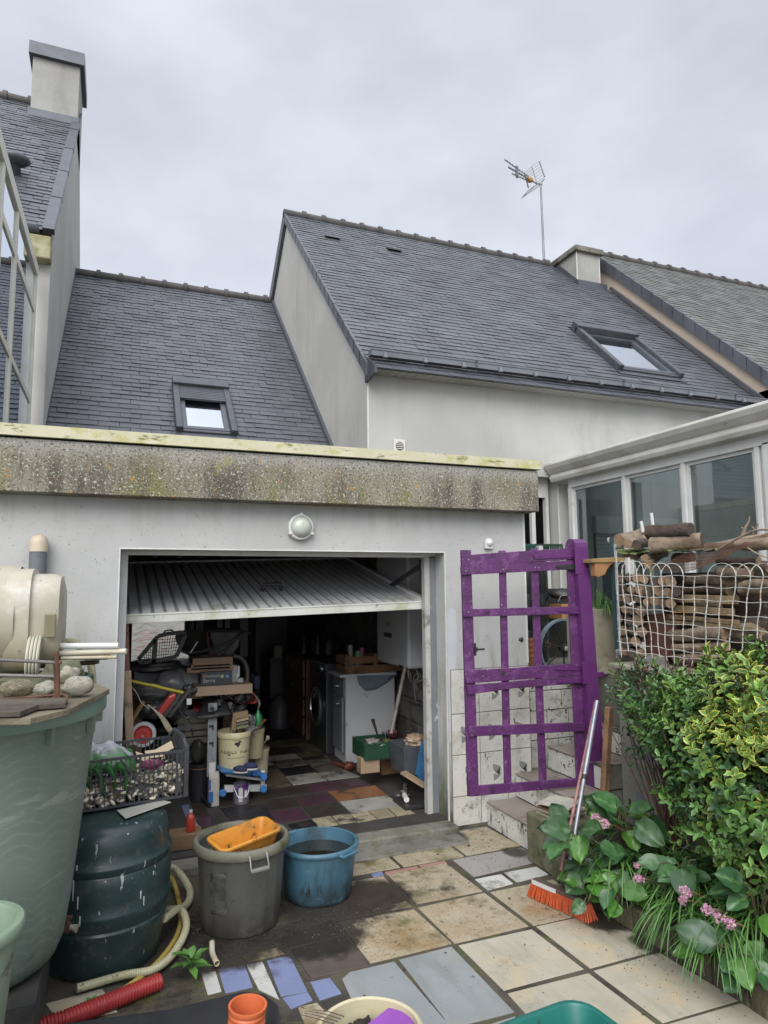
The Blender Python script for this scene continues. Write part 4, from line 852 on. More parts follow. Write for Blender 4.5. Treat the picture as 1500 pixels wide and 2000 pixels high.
# ================================================================ things in the yard, left
def D(x,y,d): return CAM+ray(x,y)*d
def pm_(name,c,**k): return mat(name,c,k.pop('c2',None),k.pop('s',5),k.pop('r',.45),**k)
rust=pm_('rust',(.13,.06,.035),c2=(.07,.035,.025),s=20,r=.85)
stone=mat('granite',(.20,.17,.11),(.12,.105,.07),14,.85,bump=1.5,bsc=60,island=.15,layers=[((.05,.05,.03),110,.55,.62),((.36,.34,.27),130,.58,.64),((.13,.13,.05),5,.5,.72)])
stone2=mat('pale_granite',(.33,.31,.25),(.24,.225,.17),14,.85,bump=1.2,bsc=60,layers=[((.08,.08,.06),120,.55,.62),((.45,.44,.38),140,.58,.64)])
board=mat('weathered_board',(.20,.17,.115),(.12,.10,.065),5,.9,bump=1.5,bsc=40,stretch=(1,3,1),layers=[((.05,.045,.025),4,.5,.7),((.16,.17,.06),7,.6,.75)])
# ---- big pale green tank
TC=(-.51,3.15)
tk=thing('water_tank','big pale green conical plastic tank with wavy scratches carrying boards and stones','tank',(TC[0],TC[1],.29))
pg=mat('pale_green_plastic',(.175,.225,.19),(.145,.19,.16),2.2,.5,bump=.12,bsc=70,layers=[((.075,.115,.085),1.5,.48,.7,(1,1,.6),(.9,.35)),((.24,.28,.25),1.6,.60,.64,(1,1,7)),((.22,.26,.23),2.1,.61,.645,(1.3,1,9)),((.06,.075,.05),22,.6,.68,None,(.7,.35)),((.19,.24,.2),30,.62,.66)])
mb=MB(); mb.lathe((*TC,0),[(.30,.29),(.355,.31),(.375,.36),(.395,.50),(.465,1.20),(.47,1.215)],96); mb.lathe((*TC,0),[(.455,1.21),(.445,1.15),(.36,.4),(0.01,.4)],60); mb.build('body',pg,tk,smooth=50)
mb=MB(); mb.lathe((*TC,0),[(.468,1.205),(.494,1.205),(.502,1.215),(.502,1.262),(.495,1.275),(.46,1.275),(.452,1.262),(.455,1.205)],96); mb.build('rim',mat('green_rim',(.20,.30,.25),(.16,.25,.205),4,.4,layers=[((.26,.33,.29),9,.6,.7,(1,1,3)),((.06,.07,.04),16,.64,.7)]),tk,smooth=40)
mb=MB()
for a in (-48,-20,8,-76): 
    a=R(a); mb=MB(); c=V((TC[0]+.478*math.cos(a),TC[1]+.478*math.sin(a),1.175)); r_=V((math.cos(a),math.sin(a),0)); t_=V((-math.sin(a),math.cos(a),0)); mb.obox(c,r_*.014,t_*.006,(0,0,.032)); mb.build('rim_rib',pg,tk)
tp_=D(108,1816,2.87); tq=D(132,1811,2.80); mb=MB(); mb.cyl(tp_-RT*.08,tq,.011,.010); mb.build('tap_pipe',M['cream_frame'],tk)
tp2=thing('tap_',None,None) if False else None
mb=MB(); mb.cyl(tq-V((0,0,.022)),tq+V((0,0,.032)),.010,n=10); mb.obox(tq+V((0,0,.038)),RT*.016,FW*.006,(0,0,.005)); mb.obox(tq,RT*.012,FW*.012,(0,0,.012)); mb.build('tap_handle',rust,tk)
mb=MB(); mb.lathe(tq+RT*.01,[(.011,0),(.013,.015),(.016,.03),(.0,.03)],14,RT-UP*.15); mb.build('tap_nozzle',stone2,tk)
mb=MB(); mb.box(-.95,-.20,2.78,3.48,0,.288); tag(mb.build('plinth_block',mat('black_block',(.04,.038,.034),(.02,.02,.018),5,.8,bump=1)),'dark damp concrete plinth under the big green tank','plinth')
def scallops(m,cx,cy):
    N=m.node_tree.nodes; L=m.node_tree.links; b=[n for n in N if n.type=='BSDF_PRINCIPLED'][0]; src=b.inputs['Base Color'].links[0].from_socket
    g=N.new('ShaderNodeNewGeometry'); s=N.new('ShaderNodeSeparateXYZ'); L.new(g.outputs['Position'],s.inputs[0])
    def mt(op,a,c=0):
        n=N.new('ShaderNodeMath'); n.operation=op
        for i,x in enumerate((a,c)):
            if isinstance(x,(int,float)): n.inputs[i].default_value=x
            else: L.new(x,n.inputs[i])
        return n.outputs[0]
    an=mt('ARCTAN2',mt('SUBTRACT',s.outputs[1],cy),mt('SUBTRACT',s.outputs[0],cx))
    nz=N.new('ShaderNodeTexNoise'); nz.inputs['Scale'].default_value=6; nz.inputs['Detail'].default_value=3; L.new(g.outputs['Position'],nz.inputs['Vector'])
    arc=mt('ABSOLUTE',mt('SINE',mt('MULTIPLY',mt('ADD',an,mt('MULTIPLY',nz.outputs['Fac'],.12)),8.5)))
    v=mt('ADD',mt('MULTIPLY',s.outputs[2],26),mt('ADD',mt('MULTIPLY',arc,-.75),mt('MULTIPLY',nz.outputs['Fac'],1.6)))
    fr=mt('FRACT',v); pk=N.new('ShaderNodeMapRange'); pk.inputs['From Min'].default_value=.0; pk.inputs['From Max'].default_value=.28; pk.inputs['To Min'].default_value=1; pk.inputs['To Max'].default_value=0; L.new(fr,pk.inputs['Value'])
    n2=N.new('ShaderNodeTexNoise'); n2.inputs['Scale'].default_value=3.5; n2.inputs['Detail'].default_value=4; L.new(g.outputs['Position'],n2.inputs['Vector'])
    mk=N.new('ShaderNodeMapRange'); mk.inputs['From Min'].default_value=.36; mk.inputs['From Max'].default_value=.62; mk.inputs['To Max'].default_value=.36; L.new(n2.outputs['Fac'],mk.inputs['Value'])
    mx=N.new('ShaderNodeMix'); mx.data_type='RGBA'; L.new(mt('MULTIPLY',pk.outputs[0],mk.outputs[0]),mx.inputs[0]); L.new(src,mx.inputs[6]); mx.inputs[7].default_value=(.30,.35,.31,1); L.new(mx.outputs[2],b.inputs['Base Color'])
scallops(pg,*TC)
# boards on the tank
def slab_px(name,pts,z,th,m,label,cat,group=None,bevel=.003):
    P=[gz(x,y,z) for x,y in pts]
    if (P[1]-P[0]).cross(P[2]-P[1]).z>0: P=P[::-1]
    mb=MB(); mb.prism(P,(0,0,-th)); return tag(mb.build(name,m,None,bevel=bevel),label,cat,group)
slab_px('board',[(-160,1405),(60,1402),(137,1384),(214,1345),(190,1335),(60,1338),(-160,1345)],1.300,.022,board,'long weathered board across the rim of the green tank under the stones','board')
slab_px('board',[(-120,1392),(40,1389),(75,1376),(129,1372),(130,1362),(-100,1366)],1.322,.018,pm_('dark_board',(.10,.08,.055),c2=(.05,.04,.03),s=7,r=.9,bump=1),'darker broken board lying in front of the stones on the tank','board')
for i,(x,y,wx_,wz_,m_,lb) in enumerate(((34,1338,66,33,stone,'longest brown stone at the left on the tank board'),(90,1342,42,29,stone2,'small smooth grey stone left of the rusty upright'),(133,1334,40,40,stone2,'pale pointed stone standing behind the speckled egg stone'),(153,1348,59,37,stone2,'speckled egg-shaped stone at the right end of the board'),(118,1346,22,16,stone,'smallest dark stone between the pale stones on the board'))):
    d=2.55 if i!=2 else 2.72; c=D(x,y,d); k=d/F; mb=MB(); mb.blob(c,(wx_/2*k,min(wx_,40)/2*k*1.1,wz_/2*k),i+3,.10 if i!=2 else .2,1.6,22,14)
    c0=min(p[2] for p in mb.v); mb.v=[(p[0],p[1],p[2]-c0+1.302) for p in mb.v]
    tag(mb.build('stone',m_,None,smooth=70),lb,'stone','stones weighing down the tank board')
mb=MB()
E_=lambda x,y,d=2.42:D(x,y,d)
mb.tube([E_(-20,1366),E_(60,1361),E_(125,1356)],.0035,6);mb.tube([E_(-20,1380,2.35),E_(60,1376,2.35),E_(131,1374,2.35)],.0035,6); mb.tube([E_(125,1356),E_(131,1362,2.38),E_(131,1374,2.35)],.0035,6)
for i in range(13):
    x=-12+i*11.5; mb.tube([E_(x+4,1363-.06*x,2.44),E_(x,1370-.05*x,2.40),E_(x-5,1379-.04*x,2.35)],.0028,5)
tag(mb.build('wire_rack',rust),'rusty wire rack lying on the boards in front of the stones','rack')
def rope(a,b,r,n=50,tw=9):
    a=V(a);b=V(b); d=(b-a); nz_=d.normalized(); u=nz_.orthogonal().normalized(); v=nz_.cross(u); mb=MB()
    for k in range(3):
        mb.tube([a+d*(i/n)+(u*math.cos(tw*6.283*i/n+k*2.09)+v*math.sin(tw*6.283*i/n+k*2.09))*r*.5 for i in range(n+1)],r*.62,6)
    return mb
tag(rope(E_(-30,1287),E_(112,1294),.0065).build('cable',pm_('steel_cable',(.16,.15,.14),r=.5,metal=.5),None,smooth=60),'upper twisted steel cable stretched in front of the white cistern','cable','twisted steel cables')
tag(rope(E_(-30,1318),E_(108,1321),.0065).build('cable',pm_('steel_cable_worn',(.2,.19,.17),r=.5,metal=.5),None,smooth=60),'lower twisted steel cable just above the stones','cable','twisted steel cables')
mb=MB(); mb.tube([E_(111,1272),E_(113,1312),E_(113,1360)],.0075,8); mb.tube([E_(106,1290),E_(108,1330),E_(109,1362)],.005,8); mb.tube([E_(104,1296),E_(120,1294)],.006); tag(mb.build('rebar',rust),'rusty upright steel rod holding the twisted cables','rod')
# ---- white cistern
CZ=1.555; CYc=3.74
cis=thing('cistern','dirty white moulded plastic cistern lying on its side against the wall at the left','cistern',(-.6,CYc,1.28))
cm_=mat('dirty_white_plastic',(.44,.41,.34),(.36,.33,.25),3,.5,bump=.3,bsc=150,layers=[((.25,.21,.11),1.8,.44,.74,(1,1,.6),(1.62,1.3)),((.12,.10,.07),26,.63,.69),((.55,.54,.49),2.2,.55,.75)])
def sq(t,r,h): 
    c,s=abs(math.cos(t)),abs(math.sin(t)); return 1/((c**3.2+s**3.2)**(1/3.2))*.90
xa=-1.25
prof=[(.20,0),(.265,.06),(.275,.2),(.275,.55),(.272,.56),(.272,.565),(.279,.57),(.279,.64),(.272,.652),(.272,.66),(.265,.69),(.262,.80),(.255,.84)]
mb=MB(); mb.lathe((xa,CYc,CZ),prof,64,(1,0,0),(0,1,0),cap0=True); mb.build('barrel',cm_,cis,smooth=35)
prof=[(.262,.80),(.272,.835),(.272,.90),(.245,.905),(.245,.985),(.232,1.02),(.16,1.035),(.0,1.04)]
mb=MB(); mb.lathe((xa,CYc,CZ),prof,64,(1,0,0),(0,1,0),cap0=True,fn=sq); mb.build('end_block',cm_,cis,smooth=35)
mb=MB(); c=V((xa+.90,CYc-.22,CZ-.155)); 
for k in range(4): mb.lathe(c+V((.014*k,0,0)),[(.03,0),(.088,0),(.092,.005),(.088,.011),(.03,.011)],36,(1,0,-0.05))
mb.build('screw_cap',mat('cream_cap',(.55,.54,.44),(.45,.43,.33),6,.4,layers=[((.2,.18,.09),6,.58,.75)]),cis,smooth=40)
mb=MB(); q=V((xa+.99,CYc-.245,CZ-.02)); mb.obox(q,(.024,0,0),(0,.006,0),(0,0,.055)); mb.build('moulded_pocket',pm_('pocket_shadowed_plastic',(.20,.175,.10)),cis,bevel=.01)
# ---- green barrel behind it, carrying the cistern
db=pm_('dark_green_plastic',(.024,.046,.045),c2=(.017,.036,.036),s=3,r=.34,bump=.15,bsc=60,layers=[((.05,.06,.052),16,.56,.66),((.10,.11,.10),60,.63,.67),((.34,.37,.36),20,.655,.675,(1.3,1.3,.3)),((.06,.075,.065),5,.55,.75,(1,1,.5)),((.04,.04,.03),9,.6,.75,None,(.3,.0))])
b2_=thing('barrel','tall green barrel behind the big tank and under the white cistern','barrel',(-.36,3.82,0))
mb=MB(); mb.lathe((-.36,3.82,0),[(.22,0),(.27,.1),(.285,.6),(.27,1.2),(.285,1.21),(.285,1.27),(.26,1.275),(.255,1.2),(.2,1.15),(.0,1.14)],48); mb.build('body',pm_('mid_green_plastic',(.06,.11,.085),r=.45),b2_,smooth=40)
# ---- pipes and planks resting there
pale=pm_('stained_white_pipe',(.50,.49,.42),c2=(.40,.33,.2),s=9,r=.5)
for a,b,r,m_,lb,nm in (((60,1262),(232,1261),.014,M['pvc'],'white plastic conduit on top of the planks beside the cistern','pipe'),((100,1276),(247,1272),.013,pale,'rust-stained cream pipe poking past the garage opening','pipe'),((120,1285),(229,1283),.009,pale,'thin short cream pipe under the longer stained pipe','pipe')):
    mb=MB(); mb.cyl(D(*a,3.22),D(*b,3.22),r,n=16); tag(mb.build(nm,m_,None,smooth=40),lb,'pipe','pipes laid over the green barrel')
wbd=pm_('dark_old_wood',(.085,.07,.05),c2=(.05,.045,.03),s=9,r=.85,bump=1,layers=[((.13,.14,.05),6,.58,.7)])
for i,(a,b,w_2,t_2) in enumerate((((60,1284),(212,1283),.05,.022),((40,1276),(150,1274),.045,.014),((50,1302),(190,1293),.06,.02))):
    mb=MB(); mb.bar(D(*a,3.27+.02*i),D(*b,3.27+.02*i),w_2,t_2); tag(mb.build('plank',wbd,None,bevel=.003),['mossy dark plank just below the stained pipe','short brown plank end beside the screw cap','lowest dark plank above the green barrel'][i],'plank','planks laid over the green barrel')
mb=MB(); mb.obox((-.28,3.5,1.29),(.17,0,0),(0,.1,0),(0,0,.02)); mb.blob((-.2,3.43,1.33),(.09,.06,.05),6,.2); tag(mb.build('rag_pile',pm_('mossy_rag',(.14,.145,.09),c2=(.07,.07,.04),s=9,r=.9),None,smooth=50),'mossy crumpled rags under the planks beside the cistern','rag')
def corr(path,r,pitch_,amp,n=14,per=6):
    """corrugated hose along a path"""
    P=[V(p) for p in path]; d=[0]
    for i in range(1,len(P)): d.append(d[-1]+(P[i]-P[i-1]).length)
    L_=d[-1]; n_=int(L_/pitch_*per); out=[];j=0
    for k in range(n_+1):
        s=L_*k/n_
        while j<len(P)-2 and d[j+1]<s: j+=1
        t=(s-d[j])/max(1e-6,d[j+1]-d[j]); out.append(P[j].lerp(P[j+1],t))
    mb=MB(); mb.tube(out,r,n,rf=lambda i:r+amp*math.sin(2*math.pi*i/per)); return mb
hc=pm_('cream_hose',(.42,.40,.26),c2=(.33,.31,.19),s=6,r=.45,layers=[((.12,.11,.06),14,.6,.68)])
mb=corr(bez([D(112,1262,3.45),D(130,1254,3.5),D(150,1258,3.5),D(166,1272,3.5),D(176,1292,3.5),D(180,1318,3.5),D(182,1370,3.5)]),.019,.009,.002); tag(mb.build('hose',hc,None,smooth=60),'cream corrugated hose looping behind the planks beside the white cistern','hose')
# vent pipe on the wall
p=gy(74,1100,YG-.06); 
vp=thing('vent_pipe','grey pipe with a rounded beige cap standing against the garage wall behind the cistern','pipe',(p.x,YG-.06,p.z-.35))
z1=gy(74,1076,YG-.06).z; z2=gy(74,1042,YG-.06).z
mb=MB(); mb.cyl((p.x,YG-.06,p.z-.35),(p.x,YG-.06,z1),.047,n=28); mb.build('pipe',M['primer'],vp,smooth=40)
mb=MB(); h=z2-z1; mb.lathe((p.x,YG-.06,z1-.005),[(.050,0),(.050,h*.5),(.047,h*.68),(.038,h*.85),(.022,h*.96),(.0,h)],28,cap0=True); mb.build('cap',pm_('beige_cap',(.52,.44,.33),r=.5),vp,smooth=50)
# ---- dark green barrel with crate
BC=(.018,3.64)
gb=thing('barrel','dark green ribbed rain barrel splashed with white paint under the black crate','barrel',(BC[0],BC[1],0))
pr_=[(.245,0),(.262,.02),(.272,.06),(.29,.16),(.300,.19),(.302,.205),(.296,.215),(.303,.235),(.313,.27),(.313,.285),(.307,.295),(.311,.34),(.314,.40),(.309,.44),(.305,.447),(.312,.46),(.314,.48),(.306,.492),(.300,.50),(.298,.53),(.294,.57),(.285,.605),(.265,.628),(.235,.64),(.0,.642)]
pr_=[(r_*.93,h_) for r_,h_ in pr_]; mb=MB(); mb.lathe((*BC,0),pr_,72,cap0=True); mb.build('body',db,gb,smooth=35)
p=D(268,1868,3.42); mb=MB(); mb.cyl(p+FW*.02,p-FW*.015,.02,n=16); mb.build('bung',M['black'],gb)
# paint drips
dp=pm_('white_drip',(.55,.56,.54),r=.5)
mb=MB()
for (x,y,h_) in ((220,1602,22),(224,1612,9),(275,1748,16),(281,1756,26),(150,1700,20),(143,1740,40),(152,1762,30),(156,1800,20),(300,1705,8),(206,1722,3),(291,1575,3),(295,1608,3),(250,1630,6)):
    d=ray(x,y); d2=V((d.x,d.y,0)); # on the barrel surface
    o=CAM-V((BC[0],BC[1],0)); o2=V((o.x,o.y,0)); z=None; r_=.306
    for it in range(6):
        a=d2.dot(d2); b=2*o2.dot(d2); c=o2.dot(o2)-r_*r_; t=(-b-math.sqrt(max(0,b*b-4*a*c)))/(2*a); z=(CAM+d*t).z
        r_=np.interp(z,[q[1] for q in pr_],[q[0] for q in pr_])+.0008
    pt_=CAM+d*t; nrm_=V((pt_.x-BC[0],pt_.y-BC[1],0)).normalized(); tn=V((-nrm_.y,nrm_.x,0)); hh=h_*t/F/2
    mb=MB(); mb.add([pt_-tn*.004+V((0,0,hh)),pt_+tn*.004+V((0,0,hh)),pt_+tn*.0025-V((0,0,hh)),pt_-tn*.002-V((0,0,hh*.8))],[(0,3,2,1)]); mb.build('paint_drip',dp,gb)

# crate
z0=.655
FR=gz(362,1556,z0); FL=gz(140,1590,z0); ex=(FR-FL); ex.z=0; ex.normalize(); ey=V((-ex.y,ex.x,0)); 
if ey.y<0: ey=-ey
W_,Dp,Hc=.58,.37,.235; C0=FR-ex*W_
cr_=thing('crate','black plastic lattice crate of shells standing on the dark green barrel','crate',C0+ex*W_/2+ey*Dp/2)
def Q(u,v,h): return C0+ex*u+ey*v+V((0,0,h))
bp=pm_('dark_grey_crate',(.035,.037,.042),c2=(.05,.052,.056),s=8,r=.45)
def side(name,a,b,hi):
    """lattice panel from a to b in the crate's plan"""
    a=V(a);b=V(b); L_=(b-a).length; mb=MB(); d=(b-a)/L_
    def S(s,h): p=a+d*s; return Q(p.x,p.y,h)
    def bb(s0,h0,s1,h1,wd,th): mb.bar(S(s0,h0),S(s1,h1),th,wd,up=(0,0,1))
    for h_ in (.006,.075,.14,Hc-.008): bb(0,h_,L_,h_,.012 if h_ in(.006,Hc-.008) else .005,.01)
    n=int(L_/.022)
    for k in range(1,n):
        s=L_*k/n; mb.obox(S(s,Hc/2),V((d.x*ex.x+d.y*ey.x,d.x*ex.y+d.y*ey.y,0))*(.0055 if k%8==0 else .0022),(ex*-d.y+ey*d.x)*.003,(0,0,Hc/2-.005))
    for k in range(n):
        if k%2==0:
            for h_ in (.035,.055,.10,.12,.165,.19): 
                if rr.random()<.7: bb(L_*k/n,h_,L_*(k+1)/n,h_,.0035,.004)
    bb(L_*.45,Hc-.01,L_*.72,.02,.01,.006)
    if hi: # raised end panel with arched top
        bb(0,Hc,L_*.22,Hc+.045,.016,.014); bb(L_*.22,Hc+.045,L_*.78,Hc+.045,.018,.014); bb(L_*.78,Hc+.045,L_,Hc,.016,.014)
        for k in range(3,n-2): mb.obox(S(L_*k/n,Hc+.02),ey*.008,ex*.003,(0,0,.03))
    return mb.build(name,bp,cr_)
side('front_panel',(0,0),(W_,0),0); side('back_panel',(0,Dp),(W_,Dp),0); side('end_panel',(W_,0),(W_,Dp),1); side('end_panel',(0,0),(0,Dp),1)
mb=MB(); mb.hexa([Q(0,0,0),Q(W_,0,0),Q(W_,Dp,0),Q(0,Dp,0),Q(0,0,.005),Q(W_,0,.005),Q(W_,Dp,.005),Q(0,Dp,.005)]); mb.build('base',bp,cr_)
for u in (0,W_):
    for v in (0,Dp):
        mb=MB(); mb.obox(Q(u,v,Hc/2+.01),ex*.012,ey*.012,(0,0,Hc/2+.01)); mb.build('corner_post',bp,cr_,bevel=.004)
mb=MB(); rs=random.Random(5)
for i in range(620):
    u=rs.uniform(.02,W_-.02); v=rs.uniform(.015,Dp-.015)*(rs.random()**.6); h=rs.uniform(.012,.10+.05*(u/W_))
    rot=Matrix.Rotation(rs.uniform(0,6),3,'Z')@Matrix.Rotation(rs.uniform(-1.4,1.4),3,'X')
    s=rs.uniform(.014,.030); mb.blob(Q(u,v,h),(s,s*.7,s*.32),i,.05,1,8,5,rot)
tag(mb.build('shells',mat('shell',(.58,.54,.44),(.42,.36,.26),30,.6,island=.3,layers=[((.10,.085,.06),12,.62,.70)]),None,smooth=70),'pale sea shells filling the black crate','shells',kind='stuff')
# bag in the crate: crumpled sheet
def crumple(name,corners,hgt,m,nx=26,ny=18,amp=.02,seed=0,sol=.001,droop=0):
    a,b,c,d=[V(p) for p in corners]; mb=MB(); vs=[]; fs=[]
    for j in range(ny+1):
        for i in range(nx+1):
            s,t=i/nx,j/ny; p=(a.lerp(b,s)).lerp(d.lerp(c,s),t)
            k=math.sin(math.pi*s)**.6*math.sin(math.pi*t)**.6
            q=p*9+V((seed,seed,0)); h=hgt*k+amp*(noise.noise(q)+.6*abs(noise.noise(q*2.3))*1.5+.25*noise.noise(q*6))
            off=V((noise.noise(q+V((5,0,0))),noise.noise(q+V((0,7,0))),0))*amp*.8
            vs.append(p+off+V((0,0,h)))
    for j in range(ny):
        for i in range(nx): n=j*(nx+1)+i; fs.append((n,n+1,n+nx+2,n+nx+1))
    mb.add(vs,fs); return mb.build(name,m,None,smooth=80,solid=sol)
bagm=mat('white_green_sack',(.46,.47,.50),(.38,.39,.42),7,.35,layers=[((.035,.15,.03),2.1,.47,.50,None,(.96,.86)),((.12,.12,.12),9,.6,.72)])
o=crumple('sack',[Q(-.02,.03,.15),Q(.34,.02,.15),Q(.38,.34,.17),Q(0,.36,.17)],.10,bagm,34,26,.035,3); tag(o,'crumpled white and green plastic sack lying in the shell crate','sack')
mb=MB(); 
for k in range(5): mb.tube(bez([Q(.05+.05*k,-.0,.20),Q(.07+.055*k,.012,.12+.01*k),Q(.10+.05*k,.015,.05+.02*(k%2))],8),.016,6,rf=lambda i:.016-.0005*i)
tag(mb.build('sack_flap',pm_('green_film',(.035,.16,.035),c2=(.025,.09,.025),r=.35),None,smooth=60),'torn green flap of the sack hanging inside the crate lattice','sack')
mb=MB(); mb.blob(Q(.42,.06,.165),(.055,.035,.022),4,.25,3,20,12); tag(mb.build('net_bag',pm_('pink_net',(.28,.06,.13),c2=(.16,.03,.08),s=60,r=.7),None,smooth=60),'small magenta net bag among the shells','bag')
for i in range(3):
    mb=MB(); c=Q(.40+.05*i,.10+.03*i,.19+.01*i); mb.obox(c,ex*.045+V((0,0,.02*(i-1))),ey*.03+V((0,0,.012)),V((0,0,.0012))); tag(mb.build('card_scrap',pm_('torn_card',(.50,.40,.27),r=.8)),['torn cardboard scrap nearest the white sack','middle torn cardboard scrap on the shells','torn cardboard scrap furthest right on the shells'][i],'cardboard','cardboard scraps on the shells')
slab_px('board',[(228,1582),(318,1562),(335,1566),(245,1598)],z0-.001,.004,pm_('pale_sheet',(.42,.41,.36),r=.7),'thin pale sheet sticking out between crate and dark green barrel','sheet')
# ---- grey dustbin
BN=(.665,3.72)
bn=thing('dustbin','battered grey plastic dustbin holding an orange tray','bin',(BN[0],BN[1],0))
def ribs(t,r,h): return 1+.012*(abs(math.sin(t*8))>.985)-.010*(abs(math.sin(t*8+.1))>.7)
gm_=mat('dirty_grey_plastic',(.095,.095,.086),(.068,.068,.060),3,.48,bump=.5,bsc=60,layers=[((.19,.19,.17),2.4,.56,.75),((.03,.027,.02),3.2,.34,.56,None,(.26,-.03)),((.03,.03,.025),16,.60,.7),((.035,.033,.025),60,.60,.68),((.24,.245,.23),24,.655,.70,(2,2,.4))])
mb=MB(); mb.lathe((*BN,0),[(.185,0),(.195,.012),(.20,.05),(.222,.38)],144,cap0=True,fn=ribs); mb.lathe((*BN,0),[(.214,.40),(.206,.34),(.185,.04),(.0,.04)],64); mb.build('body',gm_,bn,smooth=25)
mb=MB(); mb.lathe((*BN,0),[(.222,.375),(.240,.378),(.246,.388),(.246,.412),(.238,.424),(.222,.424),(.214,.412),(.214,.385)],72); mb.build('rim',mat('algae_grey_rim',(.17,.165,.125),(.12,.12,.085),7,.6,layers=[((.06,.07,.03),6,.52,.68)]),bn,smooth=40)
hp=[D(488,1672,3.30),D(491,1702,3.27),D(526,1693,3.30),D(521,1664,3.33)]
mb=MB(); mb.tube([hp[0],hp[1],hp[2],hp[3]],.0045,8); mb.bar(hp[1],hp[2],.006,.018); mb.build('bail_handle',pm_('grey_wire',(.30,.30,.28),r=.4,metal=.5),bn)
# melted repair patch
mb=MB(); vs=[];fs=[]; nx,ny=10,14; a0,a1=None,None
ctr=math.atan2(D(458,1775,3.45).y-BN[1],D(458,1775,3.45).x-BN[0])
for j in range(ny+1):
    for i in range(nx+1):
        s,t=i/nx*2-1,j/ny*2-1; kx=1 if abs(s)<.9 else .6; a=ctr+s*.24*(1+.05*noise.noise(V((t*3,1,s)))); z=.215+t*.105*(1+.06*noise.noise(V((s*3,4,t))))
        e=max(abs(s),abs(t)); r_=np.interp(z,[0,.05,.38],[.195,.20,.222])+.006-.012*(e<.8)*.4+.004*noise.noise(V((s*3,t*4,0)))-(.012 if e>.95 else 0)
        vs.append((BN[0]+r_*math.cos(a),BN[1]+r_*math.sin(a),z))
for j in range(ny):
    for i in range(nx): n=j*(nx+1)+i; fs.append((n,n+1,n+nx+2,n+nx+1))
mb.add(vs,fs); mb.build('repair_patch',pm_('melted_patch',(.028,.028,.026),c2=(.085,.085,.075),s=14,r=.4,bump=1,bsc=50),bn,smooth=60)
# orange tray standing in the bin
def tray(name,c,ex,ey,n,a,b,h,ta,m,label,cat,th=.006,rim=.012,rad=.03):
    """rounded rectangular tapered tray; c is the middle of its base"""
    c=V(c); ex=V(ex).normalized(); n=V(n).normalized(); ey=n.cross(ex)
    def rr_(A,B,z,r):
        out=[]
        for (sx_,sy_,a0) in ((1,1,0),(-1,1,90),(-1,-1,180),(1,-1,270)):
            for k in range(6):
                t=R(a0+k*18); out.append(c+ex*(sx_*(A-r)+r*math.cos(t))+ey*(sy_*(B-r)+r*math.sin(t))+n*z)
        return out
    rings=[rr_(a*ta-.004,b*ta-.004,0,rad*.7),rr_(a*ta,b*ta,.006,rad*.7),rr_(a,b,h-.012,rad),rr_(a+rim,b+rim,h-.012,rad+rim),rr_(a+rim,b+rim,h-.002,rad+rim),rr_(a+rim-.004,b+rim-.004,h+.001,rad+rim),rr_(a-th+.003,b-th+.003,h+.001,rad),rr_(a-th,b-th,h-.004,rad),rr_(a*ta-th,b*ta-th,.012,rad*.7)]
    root=thing(name,label,cat,c) if False else None
    mb=MB(); mb.ring(rings); o=mb.build(name,m,None,smooth=35); return tag(o,label,cat)
om=mat('orange_plastic_tray',(.60,.26,.035),(.50,.21,.03),4,.42,layers=[((.06,.04,.015),16,.56,.66),((.25,.13,.04),5,.5,.72)])
ang=R(20); exx=V((math.cos(ang),math.sin(ang),.10)); nn_=V((-.08,-.16,1)); 
tray('tray',(BN[0]+.015,BN[1]-.02,.345),exx,None,nn_,.165,.085,.105,.82,om,'dirty orange plastic tray tilted in the mouth of the grey dustbin','tray',rad=.03)
mb=MB(); mb.lathe((*BN,0),[(.205,.33),(.0,.335)],30); tag(mb.build('debris',pm_('bin_debris',(.16,.15,.11),c2=(.06,.055,.04),s=40,r=.9,bump=2,bsc=50)),'grey debris filling the dustbin below the orange tray','debris',kind='stuff')
# ---- blue tub
TB=(1.12,3.87)
tb=thing('tub','round blue builder tub full of dark water beside the grey dustbin','tub',(TB[0],TB[1],0))
bm=mat('blue_tub_plastic',(.06,.145,.20),(.048,.12,.17),3,.42,layers=[((.03,.045,.05),2.4,.47,.68,(1.3,1.3,.5)),((.02,.018,.014),3.1,.30,.52,None,(.19,-.03)),((.03,.03,.025),40,.56,.64,None,(.22,0)),((.025,.022,.018),3,.56,.66,(2.5,2.5,.4),(.3,.1)),((.13,.25,.31),4,.55,.75)])
mb=MB(); mb.lathe((*TB,0),[(.165,0),(.178,.008),(.186,.03),(.213,.265)],72,cap0=True); mb.lathe((*TB,0),[(.207,.28),(.18,.02),(0,.02)],60); mb.build('body',bm,tb,smooth=40)
mb=MB(); mb.lathe((*TB,0),[(.212,.262),(.224,.264),(.228,.272),(.226,.284),(.216,.290),(.207,.286),(.206,.268)],80); mb.build('rim',bm,tb,smooth=50)
for s in (-62,118):
    a=R(s); c=V((TB[0]+.238*math.cos(a),TB[1]+.238*math.sin(a),.272)); r_=V((math.cos(a),math.sin(a),0)); t_=V((-math.sin(a),math.cos(a),0)); mb=MB()
    mb.tube([c-t_*.055-r_*.012,c-t_*.05+r_*.012,c+t_*.05+r_*.012,c+t_*.055-r_*.012],.009,8); mb.obox(c-r_*.014,r_*.008,t_*.052,(0,0,.006)); mb.build('handle',bm,tb,bevel=.002)
mb=MB(); mb.lathe((*TB,0),[(.203,.222),(.0,.222)],60); o=tag(mb.build('dirty_water',pm_('dark_water',(.012,.011,.008),c2=(.02,.018,.012),r=.04,layers=[((.3,.29,.22),60,.66,.69)])),'dark scummy water standing in the blue tub','water')
